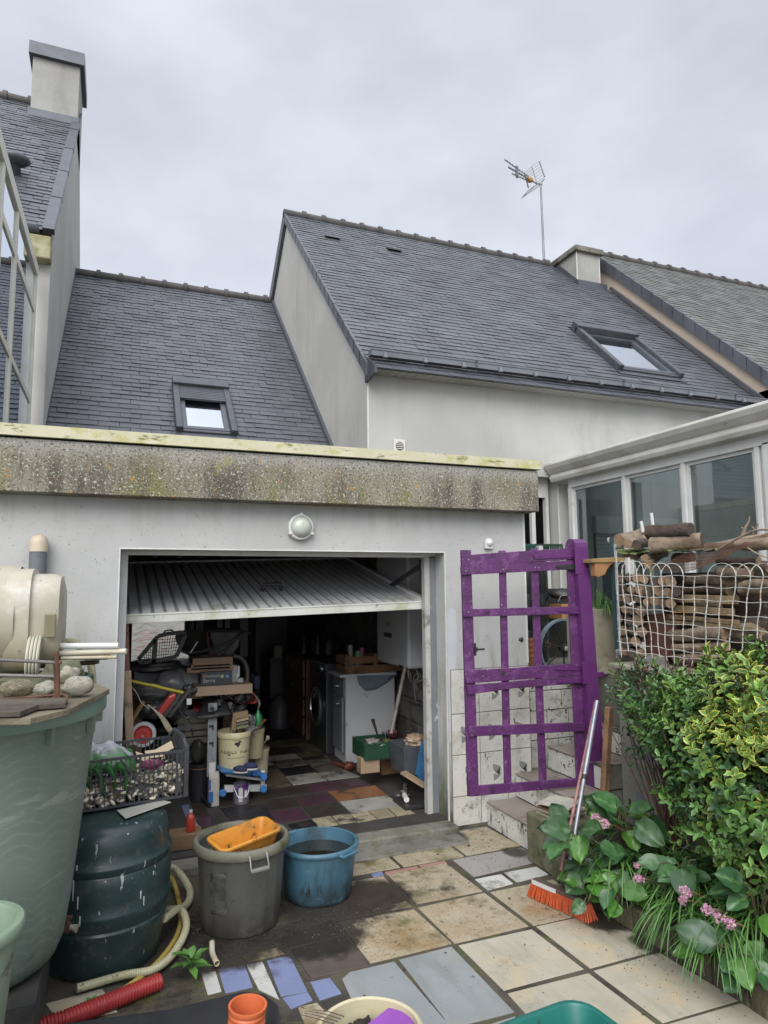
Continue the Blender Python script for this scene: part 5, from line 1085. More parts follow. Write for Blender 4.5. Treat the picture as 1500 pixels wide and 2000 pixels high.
# ---- hoses
mb=corr(bez([gz(150,1930,.04),gz(240,1905,.035),gz(300,1893,.035),gz(340,1860,.04),gz(364,1810,.05),gz(352,1775,.08),gz(320,1795,.14)]),.017,.010,.0012); tag(mb.build('hose',hc,None,smooth=60),'cream hose curling up beside the dark green barrel out of the red duct','hose')
mb=corr(bez([gz(310,1690,.16),gz(345,1700,.10),gz(371,1740,.05),gz(360,1770,.035),gz(320,1778,.03)]),.018,.010,.0018); tag(mb.build('hose',hc,None,smooth=60),'short ribbed cream hose arching between barrel and dustbin','hose')
mb=MB(); mb.tube(bez([gz(318,1700,.10),gz(338,1720,.06),gz(351,1770,.02),gz(350,1815,.02),gz(325,1860,.02),gz(280,1905,.02),gz(200,1960,.02)]),.0125,12); tag(mb.build('hose',pm_('yellow_hose',(.42,.31,.07),c2=(.30,.21,.05),s=7,r=.4,layers=[((.08,.06,.02),10,.56,.68)]),None,smooth=60),'dirty yellow garden hose running behind the barrel to the red duct','hose')
mb=corr([gz(60,2012,.05),gz(130,1990,.045),gz(200,1962,.04),gz(258,1938,.04),gz(313,1916,.04)],.031,.013,.004,18); tag(mb.build('duct',pm_('red_duct',(.33,.035,.035),c2=(.25,.03,.03),r=.35,s=9),None,smooth=60),'red ribbed cable duct lying on the ground at the front left','duct')
# pipe offcut
mb=MB(); mb.tube(bez([gz(414,1840,.05),gz(415,1862,.035),gz(424,1882,.03)]),.012,14,caps=False); tag(mb.build('pipe_offcut',pale,None,smooth=50,solid=.002),'short broken white pipe offcut in front of the dustbin','pipe')
# ---- front row
P_=[gz(x,y,.10) for x,y in ((20,2060),(120,1992),(330,1965),(440,1938),(475,1930),(520,1935),(545,1955),(552,2090),(200,2150))]
mb=MB(); 
if (P_[1]-P_[0]).cross(P_[2]-P_[1]).z>0: P_=P_[::-1]
mb.prism(P_,(0,0,-.10)); tag(mb.build('planting_trough',M['black'],None,bevel=.03,seg=4),'wet black plastic trough lying at the front edge with a rounded end','trough')
c=gz(484,1962,.27)
mb=MB(); pf=[(.052,-.14)]+[(.060+.0045*math.sin(i*1.05),-.14+i*.0045) for i in range(1,28)]+[(.066,-.012),(.066,0),(.058,0),(.056,-.02),(.05,-.10),(.0,-.11)]
mb.lathe(c,pf,40,(0.05,-.02,1)); tag(mb.build('duct_offcut',pm_('orange_duct',(.60,.15,.05),c2=(.5,.12,.045),r=.45,layers=[((.1,.05,.03),14,.62,.7)]),None,smooth=60),'orange ribbed plastic pot standing on the black trough','pot')
c=gz(722,2008,.30)
ct_=thing('bucket','cream bucket of dark soil in the front row','bucket',(c.x,c.y,0))
crm=mat('cream_plastic',(.50,.46,.30),(.42,.38,.24),5,.45,layers=[((.3,.15,.05),3,.56,.7),((.12,.1,.05),12,.6,.7)])
mb=MB(); mb.lathe((c.x,c.y,0),[(.13,.0),(.165,.285),(.172,.288),(.174,.298),(.166,.303),(.158,.298),(.15,.2),(.0,.2)],64,cap0=True,fn=lambda t,r,h:1+.006*math.sin(5*t)); mb.build('body',crm,ct_,smooth=40)
mb=MB(); vs=[]; 
for k in range(160):
    a=rr.uniform(0,6.28); q=.145*math.sqrt(rr.random()); mb.blob((c.x+.0+q*math.cos(a),c.y-.01+q*math.sin(a)*.9,.235+.03*noise.noise(V((q*9,a,1)))),(rr.uniform(.006,.022),)*2+(rr.uniform(.006,.018),),k,.3,3,8,5)
mb.lathe((c.x,c.y,0),[(.153,.23),(0,.24)],30)
tag(mb.build('potting_soil',so_.data.materials[0],None),'lumpy dark soil filling the cream front bucket','soil',kind='stuff')
mb=MB(); q=gz(765,1998,.27); mb.obox(q,V((.062,.02,.012)),V((-.02,.055,.0)),(0,0,.0015)); tag(mb.build('sheet_scrap',pm_('purple_card',(.23,.06,.33),r=.5)),'purple plastic scrap lying on the soil in the cream bucket','scrap')
mb=MB()
for k in range(4): 
    a=gz(672-6*k,1985+5*k,.29); mb.tube([a,gz(640-10*k,1975+4*k,.31),gz(610-8*k,1972-3*k+6*k,.32)],.0016,5,rf=lambda i:.0018-.0004*i)
tag(mb.build('dry_twig',pm_('dark_twig',(.07,.05,.04),r=.8)),'thin dry twigs poking out of the cream bucket','twig')
tealm=mat('teal_plastic',(.012,.14,.115),(.01,.11,.09),4,.38,layers=[((.03,.05,.04),12,.6,.7)])
c=gz(1100,2035,.30); tray('tub',(c.x,c.y,0.02),(1,.1,0),None,(0,0,1),.20,.15,.28,.85,tealm,'teal rounded rectangular tub cut by the bottom edge of the view','tub',rim=.018,rad=.07)
c=D(-77,1812,2.0); 
lt=thing('tub','pale green round tub at the extreme lower left before the big tank','tub',(c.x,c.y,0))
mb=MB(); mb.lathe((c.x,c.y,c.z),[(.12,-.35),(.150,-.03),(.166,-.03),(.170,-.02),(.170,.0),(.165,.006),(.146,.006),(.142,-.005),(.13,-.2),(.0,-.2)],64,cap0=True); mb.build('body',mat('mint_rim',(.21,.28,.20),(.17,.23,.16),5,.45,layers=[((.07,.07,.05),14,.6,.68)]),lt,smooth=40)
mb=MB(); mb.box(c.x-.13,c.x+.10,c.y-.12,c.y+.12,0,c.z-.36); tag(mb.build('plinth_block',M['concrete'],None,bevel=.01),'concrete block under the small pale green tub','plinth')
# brick under the crate side / wood block beside barrel
mb=MB(); q=gz(352,1580,.0); mb.box(.35,.58,4.60,4.75,FZ,.17); tag(mb.build('wood_block',M['wood'],None,bevel=.004),'rough wooden block on the garage sill under the red oil bottle','block')
for (x,y) in ((235,1690),):
    pass
# ================================================================ inside the garage
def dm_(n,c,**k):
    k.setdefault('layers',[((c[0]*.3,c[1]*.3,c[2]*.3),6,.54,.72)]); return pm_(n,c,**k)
def front(x0,y0,x1,y1,Y): a=gy(x0,y0,Y); b=gy(x1,y1,Y); return a.x,b.x,b.z,a.z   # x0,x1,zlow,zhigh
def bx(name,label,cat,rc,Y,dep,m,bevel=.004,group=None,tilt=0,parent=None):
    x0,x1,z0,z1=front(*rc,Y); mb=MB(); cx,cz=(x0+x1)/2,(z0+z1)/2; c,s=math.cos(tilt),math.sin(tilt)
    mb.obox((cx,Y+dep/2,cz),((x1-x0)/2*c,0,(x1-x0)/2*s),(0,dep/2,0),(-(z1-z0)/2*s,0,(z1-z0)/2*c)); o=mb.build(name,m,parent,bevel=bevel)
    return tag(o,label,cat,group) if parent is None else o
GREY=dm_('dusty_grey',(.12,.12,.115)); DK=dm_('dusty_black',(.028,.027,.026)); CARD=dm_('cardboard',(.25,.17,.10)); WD=dm_('shelf_wood',(.22,.13,.07)); WHT=mat('cabinet_white',(.50,.51,.52),(.44,.45,.46),3,.45,layers=[((.2,.2,.18),12,.64,.72)]); WD2=dm_('pale_plank',(.36,.26,.17))
# planks leaning at the left jamb
mb=MB(); mb.bar(gy(244,1200,YG+.30),gy(249,1460,YG+.35),.045,.02,up=(0,1,0)); tag(mb.build('plank',dm_('red_plank',(.22,.10,.06)),None,bevel=.002),'reddish plank leaning upright against the left garage jamb','plank','planks leaning in the garage')
mb=MB(); mb.bar(gy(248,1310,YG+.26),gy(254,1455,YG+.30),.05,.03,up=(0,1,0)); tag(mb.build('plank',WD2,None,bevel=.002),'shorter pale plank leaning in front of the reddish one','plank','planks leaning in the garage')
mb=MB(); mb.bar(gy(281,1370,YG+.6),gy(236,1440,YG+.5),.02,.02); tag(mb.build('stick',WD),'thin dark stick slanting behind the leaning planks','stick')
# table that carries the clutter at the back left
bx('white_panel','pale dusty panel lying under the black basket at the left of the garage','panel',(262,1303,392,1338),5.7,.5,dm_('pale_panel',(.30,.31,.31)))
wb=thing('workbench','rough wooden bench buried under clutter at the left of the garage','bench',(.75,6.0,FZ))
x0,x1,z0,z1=front(255,1336,470,1346,5.9); mb=MB(); mb.box(x0,x1,5.55,6.4,z0,z1); mb.build('top',WD,wb)
for a,b in ((x0+.02,5.58),(x1-.08,5.58),(x0+.02,6.3),(x1-.08,6.3)): mb=MB(); mb.box(a,a+.06,b,b+.06,FZ,z0); mb.build('leg',WD,wb)
x0,x1,z0,z1=front(378,1337,486,1348,5.6); mb=MB(); mb.box(x0,x1,5.45,5.9,z0,z1); mb.build('shelf_board',WD2,wb)
# black basket tilted
bk=thing('basket','black plastic basket with a hoop handle tipped on the clutter, back left of the garage','basket',gy(310,1290,5.5))
def bq(x,y,Y=5.5): return gy(x,y,Y)
outl=[(270,1288),(308,1243),(325,1238),(355,1235),(362,1240),(345,1282),(280,1296)]
mb=MB()
for i in range(len(outl)): mb.bar(bq(*outl[i]),bq(*outl[(i+1)%len(outl)]),.03,.012,up=(0,1,0))
mb.bar(bq(304,1250),bq(300,1296),.03,.012,up=(0,1,0)); mb.build('frame',DK,bk)
mb=MB()
for k in range(10): mb.bar(bq(308+k*5,1245-k*.6),bq(306+k*4.2,1290),.004,.004)
for k in range(7): mb.bar(bq(305,1250+k*6),bq(357-k*1.5,1246+k*6),.004,.004)
for k in range(6): mb.bar(bq(282+k*4,1280-k*5),bq(284+k*3,1294),.004,.004)
for k in range(5): mb.bar(bq(280+k*3,1284-k*5),bq(303,1288-k*6),.004,.004)
mb.build('lattice',DK,bk)
mb=MB(); mb.tube(bez([bq(320,1240),bq(322,1233),bq(328,1231),bq(336,1231),bq(340,1236)],5),.006); mb.build('handle',DK,bk)
mb=MB(); mb.blob(bq(300,1300,5.6),(.24,.15,.05),5,.2,2,20,12); tag(mb.build('dark_sack',DK,None,smooth=60),'black crumpled sack under the tipped basket','sack')
# wheelbarrow upside, dark
wbw=thing('wheelbarrow','dark wheelbarrow with raised handles on top of the pile in the garage','wheelbarrow',gy(420,1290,5.9))
mb=MB(); c=gy(378,1258,5.8); mb.lathe(c,[(.0,-.08),(.08,-.06),(.15,.02),(.155,.03),(.14,.02),(.07,-.05),(0,-.06)],28,(.2,-.5,.8)); mb.build('tray',DK,wbw,smooth=40)
mb=MB(); mb.tube(bez([gy(350,1270,5.6),gy(375,1275,5.6),gy(410,1268,5.6),gy(445,1255,5.6),gy(484,1233,5.6)]),.012); mb.tube(bez([gy(410,1290,5.7),gy(440,1270,5.7),gy(466,1240,5.7),gy(484,1234,5.7)]),.014); mb.tube([gy(408,1232,5.9),gy(470,1232,5.9),gy(490,1238,5.9)],.013); mb.build('handle_frame',DK,wbw)
mb=MB(); mb.prism([gy(*q,5.95) for q in ((412,1232),(470,1233),(466,1262),(448,1285),(412,1280))],(0,.02,0)); mb.build('side_plate',dm_('dull_plate',(.06,.055,.055)),wbw)
mb=MB(); mb.tube(bez([gy(404,1235,5.75),gy(407,1262,5.75),gy(412,1285,5.75)]),.010); tag(mb.build('red_tube',dm_('dark_red',(.14,.03,.025))),'dark red bent tube beside the wheelbarrow plate','tube')
mb=MB(); mb.tube(bez([gy(455,1280,5.7),gy(470,1285,5.7),gy(481,1300,5.7),gy(483,1325,5.7),gy(478,1336,5.7)]),.02,10); tag(mb.build('tyre',dm_('old_tyre',(.07,.06,.05)),None,smooth=50),'worn bicycle tyre arching right of the boxed timber','tyre')
mb=MB(); mb.bar(gy(386,1253,5.4),gy(372,1275,5.4),.006,.006); tag(mb.build('rod',M['pvc']),'thin white rod across the wheelbarrow tray','rod')
for i,rc in enumerate(((376,1286,455,1300),(373,1299,450,1306),(365,1305,458,1311))):
    bx('plank',['top thick dark plank of the pile above the boxed greenhouse','middle rough plank above the boxed greenhouse','thin lowest plank resting on the boxed greenhouse'][i],'plank',rc,5.55,.3,[WD,dm_('old_plank',(.20,.14,.09)),WD][i],group='planks stacked in the garage')
# PARKSIDE box
bxm=dm_('blue_black_box',(.035,.045,.052),layers=[])
b_=bx('carton','dark blue-grey carton printed Serre in the garage clutter','carton',(393,1313,453,1336),5.5,.3,bxm)
wt=pm_('print_white',(.45,.45,.45)); rp=pm_('print_red',(.35,.12,.10)); yp=pm_('print_yellow',(.45,.42,.25)); bpn=pm_('print_blue',(.12,.25,.5))
q=gy(396.5,1333.5,5.498); text('lettering','Serre',wt,b_,q,UX,(0,0,1),.042)
q=gy(403,1323.5,5.498); text('lettering','PARKSIDE',wt,b_,q,UX,(0,0,1),.024)
mb=MB(); x0,x1,z0,z1=front(397,1318,402,1323.5,5.497); mb.box(x0,x1,5.496,5.4995,z0,z1); mb.build('red_mark',rp,b_)
for x,m_ in ((434,yp),(444,bpn)):
    q=gy(x,1320.5,5.499); mb=MB(); mb.cyl(q,q-V((0,.003,0)),.013,n=20); mb.build('round_mark',m_,b_)
bx('carton','white and black cut-out carton standing right of the blue-grey carton','carton',(451,1300,464,1333),5.55,.2,dm_('pale_carton',(.32,.32,.31)))
bx('carton','low pale strip of a carton beside the tyre','carton',(464,1325,475,1333),5.5,.06,dm_('pale_carton2',(.34,.34,.33)))
for i,rc in enumerate(((465,1301,468,1321),(462,1314,465,1331),(465.5,1326,468,1330))): bx('strip',['tall narrow white strip by the tyre','short white strip by the pale carton','tiny white strip low by the tyre'][i],'strip',rc,5.53,.02,WHT,.0)
# grey tarpaulin hump, yellow pole, hanging dark things
mb=MB(); mb.blob(gy(334,1342,5.4),(.13,.1,.12),9,.16,1.2,20,14); tag(mb.build('folded_tarpaulin',pm_('grey_tarpaulin',(.13,.135,.14),c2=(.09,.09,.095),r=.35),None,smooth=70),'shiny grey folded tarpaulin behind the yellow pole','tarpaulin')
mb=MB(); mb.blob(gy(290,1352,5.35),(.16,.1,.07),19,.2,1.6,20,14); tag(mb.build('folded_tarpaulin',dm_('dark_tarp',(.07,.068,.065)),None,smooth=70),'darker tarpaulin bundle below the white panel','tarpaulin')
mb=MB(); mb.cyl(gy(252,1329,5.1),gy(358,1353,5.1),.011,n=12); mb.cyl(gy(295,1338,5.1),gy(312,1342,5.1),.013,n=12); tag(mb.build('pole',dm_('yellow_pole',(.42,.33,.03)),None,smooth=40),'yellow pole lying across the clutter','pole')
mb=MB(); 
for k in range(9): mb.blob(gy(368+rr.uniform(-10,10),1345+rr.uniform(-12,20),5.15),(rr.uniform(.015,.04),.03,rr.uniform(.01,.03)),k,.25,2,10,7)
mb.tube(bez([gy(372,1350,5.1),gy(366,1380,5.1),gy(352,1400,5.1),gy(340,1415,5.1)]),.008); tag(mb.build('cable_bundle',DK,None,smooth=60),'tangled black cables and straps hanging beside the yellow pole','cables')
bx('label_tag','small white label hanging from the black straps','label',(365,1365,374,1376),5.05,.006,M['pvc'],.0)
# red mower piece + disc
mb=MB(); mb.prism([gy(*q,4.98) for q in ((307,1392),(330,1360),(343,1354),(347,1366),(340,1378),(322,1396),(315,1398))],(0,.06,0)); tag(mb.build('mower_cover',pm_('red_enamel',(.34,.03,.025),c2=(.25,.025,.02),r=.35),None,bevel=.01),'red angled machine cover among the cables','cover')
mb=MB(); mb.bar(gy(318,1402,4.95),gy(352,1355,4.95),.03,.02); mb.bar(gy(330,1400,4.93),gy(372,1345,4.93),.02,.02); mb.tube(bez([gy(343,1368,4.95),gy(352,1390,4.95),gy(362,1402,4.95),(gy(370,1400,4.95))]),.005); tag(mb.build('black_bracket',DK),'black bracket of the red machine','bracket')
q=gy(281,1434,YG+.32); dk=thing('fan_wheel','grey wheel with a red disc leaning behind the crate in the garage','wheel',q)
ax_=(-.15,-1,.12)
mb=MB(); mb.lathe(q,[(.055,0),(.077,0),(.080,.015),(.076,.035),(.058,.035),(.055,.02)],40,ax_); mb.build('ring',dm_('grey_ring',(.30,.31,.31)),dk,smooth=40)
mb=MB(); mb.lathe(q,[(.0,.03),(.02,.034),(.022,.026),(.045,.026),(.052,.034),(.057,.03),(.057,0)],40,ax_); mb.build('red_disc',pm_('red_disc',(.30,.03,.025),r=.4),dk,smooth=35)
cab=dm_('ivory_cable',(.34,.30,.22))
for k in range(6):
    mb=MB(); mb.tube(bez([gy(288+k*1.5,1376+k,4.85),gy(300+k*3,1386+k*2,4.85),gy(314+k*2.5,1404+k,4.85),gy(325+k*1.6,1424-k*1,4.85),gy(334+k*.5,1434-k*2,4.85)]),.0035,6); tag(mb.build('cable',cab,None,smooth=60),'one of six ivory cable loops hanging beside the red machine cover','cable','ivory cable loops in the garage')
mb=MB(); mb.tube(bez([gy(258,1342,4.85),gy(268,1355,4.85),gy(276,1372,4.85),gy(292,1384,4.85)]),.003,6); tag(mb.build('cable',cab),'single ivory cable trailing from the yellow pole','cable')
mb=MB(); 
for k in range(5): mb.blob(gy(290+k*14,1395+rr.uniform(-15,15),5.2),(.07,.06,.06),k+30,.3,2,12,8)
tag(mb.build('dark_heap',DK,None,smooth=60),'dark heap of machine parts under the tarpaulins','machine parts',kind='stuff')
# black and pale slatted crate/bench front
sl_=thing('slatted_crate','pale slatted wooden crate behind the spirit level','crate',gy(385,1448,5.75))
x0,x1,_,_=front(345,1400,424,1448,5.75)
for k,(ya,yb) in enumerate(((1400,1411),(1414,1425),(1428,1437),(1440,1449))): 
    mb=MB(); a=gy(347,ya,5.75);b=gy(424,yb,5.75); mb.box(a.x,b.x,5.75,5.77,b.z,a.z); mb.build('slat',dm_('slat_wood',(.27,.25,.19)),sl_,bevel=.002)
mb=MB(); mb.box(x0+.02,x1-.02,5.77,6.1,gy(385,1449,5.75).z,gy(385,1400,5.75).z); mb.build('body',DK,sl_)
mb=MB(); mb.cyl(gy(366,1420,5.3),gy(366,1420,5.25),.03,n=24); mb.tube(bez([gy(352,1395,5.28),gy(366,1400,5.28),gy(378,1440,5.28)]),.006); tag(mb.build('reel',DK,None,smooth=40),'round black reel hanging on the slatted crate','reel')
mb=MB(); mb.blob(gy(347,1434,5.25),(.022,.02,.04),7,.3,3,12,9); tag(mb.build('glove',pm_('blue_glove',(.03,.14,.42),r=.6),None,smooth=60),'bright blue glove left of the slatted crate','glove')
# red cloth and dark stuff
o=crumple('red_cloth',[gy(374,1392,5.6),gy(500,1372,5.55),gy(492,1346,6.1),gy(386,1342,6.1)],.02,pm_('red_cloth',(.28,.025,.022),c2=(.17,.018,.018),r=.8),30,20,.03,9); tag(o,'red cloth spread over the heap beside the boxed greenhouse','cloth')
mb=MB(); 
for k in range(26): 
    mb.blob(gy(rr.uniform(395,490),rr.uniform(1352,1385),5.5+rr.uniform(-.05,.1)),(rr.uniform(.02,.06),.03,rr.uniform(.008,.03)),k+50,.35,2.5,10,7,Matrix.Rotation(rr.uniform(-.8,.8),3,'Y'))
tag(mb.build('tool_heap',DK,None,smooth=50),'heap of black tools and straps on the red cloth','tools',kind='stuff')
o=crumple('dark_sheet',[gy(382,1405,5.42),gy(456,1398,5.42),gy(440,1366,5.6),gy(405,1364,5.6)],.03,DK,20,12,.02,4); tag(o,'black rubber sheet draped over the spirit level','sheet')
for k in range(5):
    mb=MB(); mb.tube(bez([gy(478,1345+k*1.5,5.7),gy(492+k,1352+k,5.7),gy(503+k*1.3,1368+k,5.7),gy(506-k,1380+k*2,5.7)]),.0035,6); tag(mb.build('cable',cab,None,smooth=60),'one of five pale cord loops at the right end of the red cloth','cable','pale cord loops at the red cloth')
# spirit level strip + milk carton
bx('spirit_level','tall grey aluminium spirit level standing between clutter and cream bucket','spirit level',(407,1374,422,1516),5.45,.03,dm_('brushed_grey',(.27,.28,.29)),.002)
for i,y in enumerate((1382,1417,1450)):
    mb=MB(); x0,x1,z0,z1=front(409,y,417,y+2.5,5.445); mb.box(x0,x1,5.44,5.45,z0,z1); mb.box(x1-.008,x1,5.44,5.45,z0-.02,z1); tag(mb.build('mark',DK),['top dark mark on the grey spirit level','middle dark mark on the grey spirit level','lower dark mark on the grey spirit level'][i],'mark','marks on the spirit level')
x0,x1,z0,z1=front(408,1489,420,1511,5.445); 
mb=MB(); mb.box(x0,x1,5.435,5.44,z0,z1); tag(mb.build('paper_label',M['pvc']),'white sticker low on the spirit level','label')
ct=thing('carton','white and blue drink carton standing under the spirit level','carton',gy(418,1568,5.4))
x0,x1,z0,z1=front(409,1518,428,1568,5.4); z0=FZ
mb=MB(); mb.box(x0,x1,5.4,5.48,z0,z1-.01); mb.prism([(x0,5.4,z1-.01),(x0,5.48,z1-.01),(x0,5.44,z1+.03)],(x1-x0,0,0)); mb.build('body',dm_('carton_white',(.47,.45,.40)),ct,bevel=.002)
mb=MB(); mb.box(x0-.002,x0+.03,5.396,5.4,z0+.03,z0+.11); mb.box(x0-.002,x0+.012,5.396,5.4,z0+.12,z1-.02); mb.build('blue_print',pm_('blue_print',(.04,.13,.38)),ct)
# buckets
def bucket(x,yt,yb,rpx,Y,label,m,hnd=True,fill=None):
    t=gy(x,yt,Y); b=gy(x,yb,Y); r=rpx/F*ray(x,yt).length*Y/ray(x,yt).y*.96; root=thing('bucket',label,'bucket',(t.x,Y,b.z))
    mb=MB(); h=t.z-b.z; mb.lathe((t.x,Y,b.z),[(r*.86,0),(r*.97,h*.86),(r*1.03,h*.86),(r*1.04,h*.97),(r,h),(r*.94,h),(r*.84,.02),(0,.02)],44,cap0=True); mb.build('body',m,root,smooth=40)
    return root,r,h,t,b
cbm=mat('cream_bucket',(.55,.49,.30),(.49,.43,.26),5,.4,layers=[((.2,.17,.1),9,.62,.74)])
root,r,h,t,b=bucket(457.5,1426,1499,31,5.5,'front cream bucket printed with a bird and black lettering',cbm)
blk=pm_('black_print',(.02,.018,.016))
def wrap(o,cx,cy,r_):
    MBs=o.matrix_basis.copy(); MI=MBs.inverted()  # bend a flat label round the bucket
    for v in o.data.vertices:
        w=MBs@v.co; wx_=w.x+sum_loc(o.parent).x-cx; a=wx_/r_; v.co=MI@V((cx-sum_loc(o.parent).x+r_*math.sin(a),cy-sum_loc(o.parent).y-r_*math.cos(a),w.z))
def lab(s,px_,py_,size,sh=0):
    z=gy(px_,py_,5.5-r).z; o=text('lettering',s,blk,root,(t.x,5.5-r-.0,z),UX,(0,0,1),size,sh,align='CENTER'); 
    wrap(o,t.x+.0,5.5,np.interp(z,[b.z,b.z+h*.86],[r*.86,r*.97])+.001)
lab('CHOUCROUTE D\'ALSACE',465,1442,.0145); lab('CUISINEE',465,1448,.0145); lab('Roger Kart',460,1473,.060,.12); lab('CHOUCROUTERIE ALSACE',466,1482,.0115)
mb=MB(); z_=gy(462,1452,5.5-r).z; c=V((t.x+.012,0,z_))
mb.prism([V((c.x+a,5.5-r*.93-.004,c.z+d)) for a,d in ((-.03,-.004),(-.018,.008),(-.004,.004),(.006,.014),(.018,.016),(.026,.008),(.012,.002),(.014,-.012),(.002,-.024),(-.006,-.034),(-.008,-.02),(-.022,-.014))],(0,.003,0)); mb.build('bird_print',blk,root)
root2,*_=bucket(497,1421,1478,19,5.75,'second cream bucket behind the printed one',dm_('cream2',(.46,.40,.24)))
root3,*_=bucket(508,1460,1512,17,5.85,'lower cream bucket at the right with a spoon in it',dm_('cream3',(.42,.37,.24)))
mb=MB(); mb.bar(gy(508,1465,5.8),gy(521,1444,5.75),.012,.006); mb.blob(gy(523,1441,5.75),(.016,.008,.02),3,.05); tag(mb.build('spoon',dm_('pale_handle',(.34,.30,.24)),None,smooth=50),'pale handle sticking out of the lower cream bucket','spoon')
# things in the bucket top
mb=MB(); mb.prism([gy(*q,5.48) for q in ((452,1427),(455,1393),(484,1388),(486,1400),(462,1404),(461,1427))],(0,.08,0)); tag(mb.build('slatted_box',CARD),'folded cardboard box standing in the printed bucket','cardboard')
for k in range(3):
    mb=MB(); mb.bar(gy(462,1408+k*7,5.46),gy(485,1403+k*7,5.46),.018,.006,up=(0,1,0)); tag(mb.build('slat',[WD2,GREY,dm_('green_slat',(.18,.22,.10))][k]),['topmost slat leaning in the printed bucket','grey middle slat in the printed bucket','greenish lowest slat in the printed bucket'][k],'slat','slats in the printed bucket')
bo=thing('bottle','green plastic bottle wedged behind the printed bucket','bottle',gy(504,1420,5.65)); q=gy(504,1420,5.65); q2=gy(504,1391,5.65)
mb=MB(); mb.lathe(q,[(.03,0),(.032,.01),(.032,(q2-q).z*.8),(.015,(q2-q).z),(.012,(q2-q).z+.02)],20,cap0=True,cap1=True); mb.build('body',pm_('green_bottle',(.02,.22,.07),r=.3),bo,smooth=50)
mb=MB(); mb.blob(gy(487,1425,5.55),(.05,.04,.03),11,.4,2,12,9); mb.blob(gy(492,1408,5.6),(.03,.03,.045),14,.5,2.5,12,9); tag(mb.build('crumpled_bag',pm_('crumpled_grey_bag',(.25,.25,.25),c2=(.08,.08,.08),s=30,r=.4),None,smooth=60),'crumpled grey bag in the buckets','bag')
mb=MB(); mb.bar(gy(498,1424,5.6),gy(518,1405,5.65),.03,.01); tag(mb.build('trowel',dm_('brown_handle',(.20,.08,.04))),'brown wooden handle laid over the second bucket','tool')
# blue skateboard-like trolley
tl=thing('trolley','blue and white children\'s scooter lying under the cream bucket','scooter',gy(470,1550,5.40))
mb=MB(); mb.bar(gy(428,1502,5.40),gy(515,1510,5.45),.16,.025); mb.build('deck',pm_('blue_plastic',(.04,.17,.40),r=.35),tl,bevel=.008)
mb=MB(); mb.bar(gy(440,1512,5.40),gy(517,1522,5.45),.05,.02); mb.bar(gy(438,1540,5.42),gy(520,1538,5.47),.03,.05); mb.bar(gy(513,1505,5.43),gy(513,1535,5.43),.03,.03); mb.build('chassis',M['pvc'],tl,bevel=.004)
for i,(x,y) in enumerate(((496,1508),(514,1517),(513,1540),(434,1548))):
    q=gy(x,y,5.37); mb=MB(); mb.lathe(q,[(.0,0),(.022,0),(.027,.006),(.027,.02),(.022,.026),(0,.026)],22,(0.2,-1,0)); mb.build('wheel',pm_('blue_wheel',(.05,.2,.5),r=.35),tl,smooth=40)
for i,(x,y,lb) in enumerate(((470,1501,'navy shoe with white sole, nearer the bucket'),(489,1495,'navy shoe with white sole, right of the pair'))):
    s=thing('shoe',lb,'shoe',gy(x,y+6,5.28),'navy shoes on the scooter'); c=gy(x,y+4,5.28); rot=Matrix.Rotation(R(-25),3,'Z')
    mb=MB(); mb.blob(c+V((0,0,.012)),(.055,.03,.026),i,.1,1.4,16,10,rot); mb.build('upper',pm_('navy_canvas',(.02,.025,.07),r=.8),s,smooth=70)
    mb=MB(); mb.blob(c-V((0,0,.010)),(.060,.034,.011),i,.05,1.4,16,8,rot); mb.build('sole',pm_('dirty_white_rubber',(.45,.43,.38)),s,smooth=70)
# paint tin
q=gz(471,1567,FZ); pt2=thing('paint_tin','grey paint tin with purple drips on the floor in front of the scooter','tin',q)
mb=MB(); mb.lathe(q,[(.058,0),(.060,.004),(.060,.135),(.063,.138),(.063,.142),(.055,.142),(.052,.03),(0,.03)],36,cap0=True); mb.build('body',mat('tin_purple',(.27,.26,.31),(.22,.21,.26),20,.35,metal=.3,layers=[((.13,.03,.2),9,.50,.54,(1,1,.3),(.10,.22)),((.5,.5,.5),14,.62,.66)]),pt2,smooth=40)
mb=MB(); mb.tube(bez([q+V((-.06,-.02,.12)),q+V((-.03,-.075,.06)),q+V((.03,-.075,.07)),q+V((.055,-.04,.13))]),.002,6); mb.build('wire_handle',M['chrome'],pt2)
mb=MB(); mb.box(q.x-.03,q.x+.0,q.y-.062,q.y-.055,q.z+.02,q.z+.12); mb.box(q.x+.015,q.x+.035,q.y-.061,q.y-.05,q.z+.05,q.z+.10); mb.build('label_patch',M['pvc'],pt2)
# black bin, dark bag, red bottle
q=gz(388,1562,FZ); bb=thing('bucket','tall black bucket between the crate and the drink carton','bucket',q); mb=MB(); mb.lathe(q,[(.062,0),(.068,.10),(.078,.26),(.082,.262),(.082,.275),(.074,.275),(.06,.05),(0,.05)],36,cap0=True); mb.build('body',M['black'],bb,smooth=40)
mb=MB(); mb.tube([q+V((.08*math.cos(a/10*6.283),.08*math.sin(a/10*6.283),.245)) for a in range(11)],.003,6); mb.build('red_band',rp,bb)
mb=MB(); mb.blob(q+V((-.01,.02,.36)),(.055,.05,.10),8,.15,1.5,18,12); tag(mb.build('dark_bag',pm_('olive_black_bag',(.05,.05,.035),c2=(.025,.025,.02),r=.4),None,smooth=60),'olive black bag stuffed in the tall black bucket','bag')
mb=MB(); mb.tube(bez([gz(380,1500,.3),gz(384,1530,.2),gz(398,1560,.11),gz(410,1572,.10)]),.014,10); tag(mb.build('black_hose',M['black'],None,smooth=60),'black hose running from the bucket to the carton','hose')
q=gy(373.5,1552,4.66); q.z=.172; rb=thing('bottle','small red oil bottle standing on the wooden block','bottle',q)
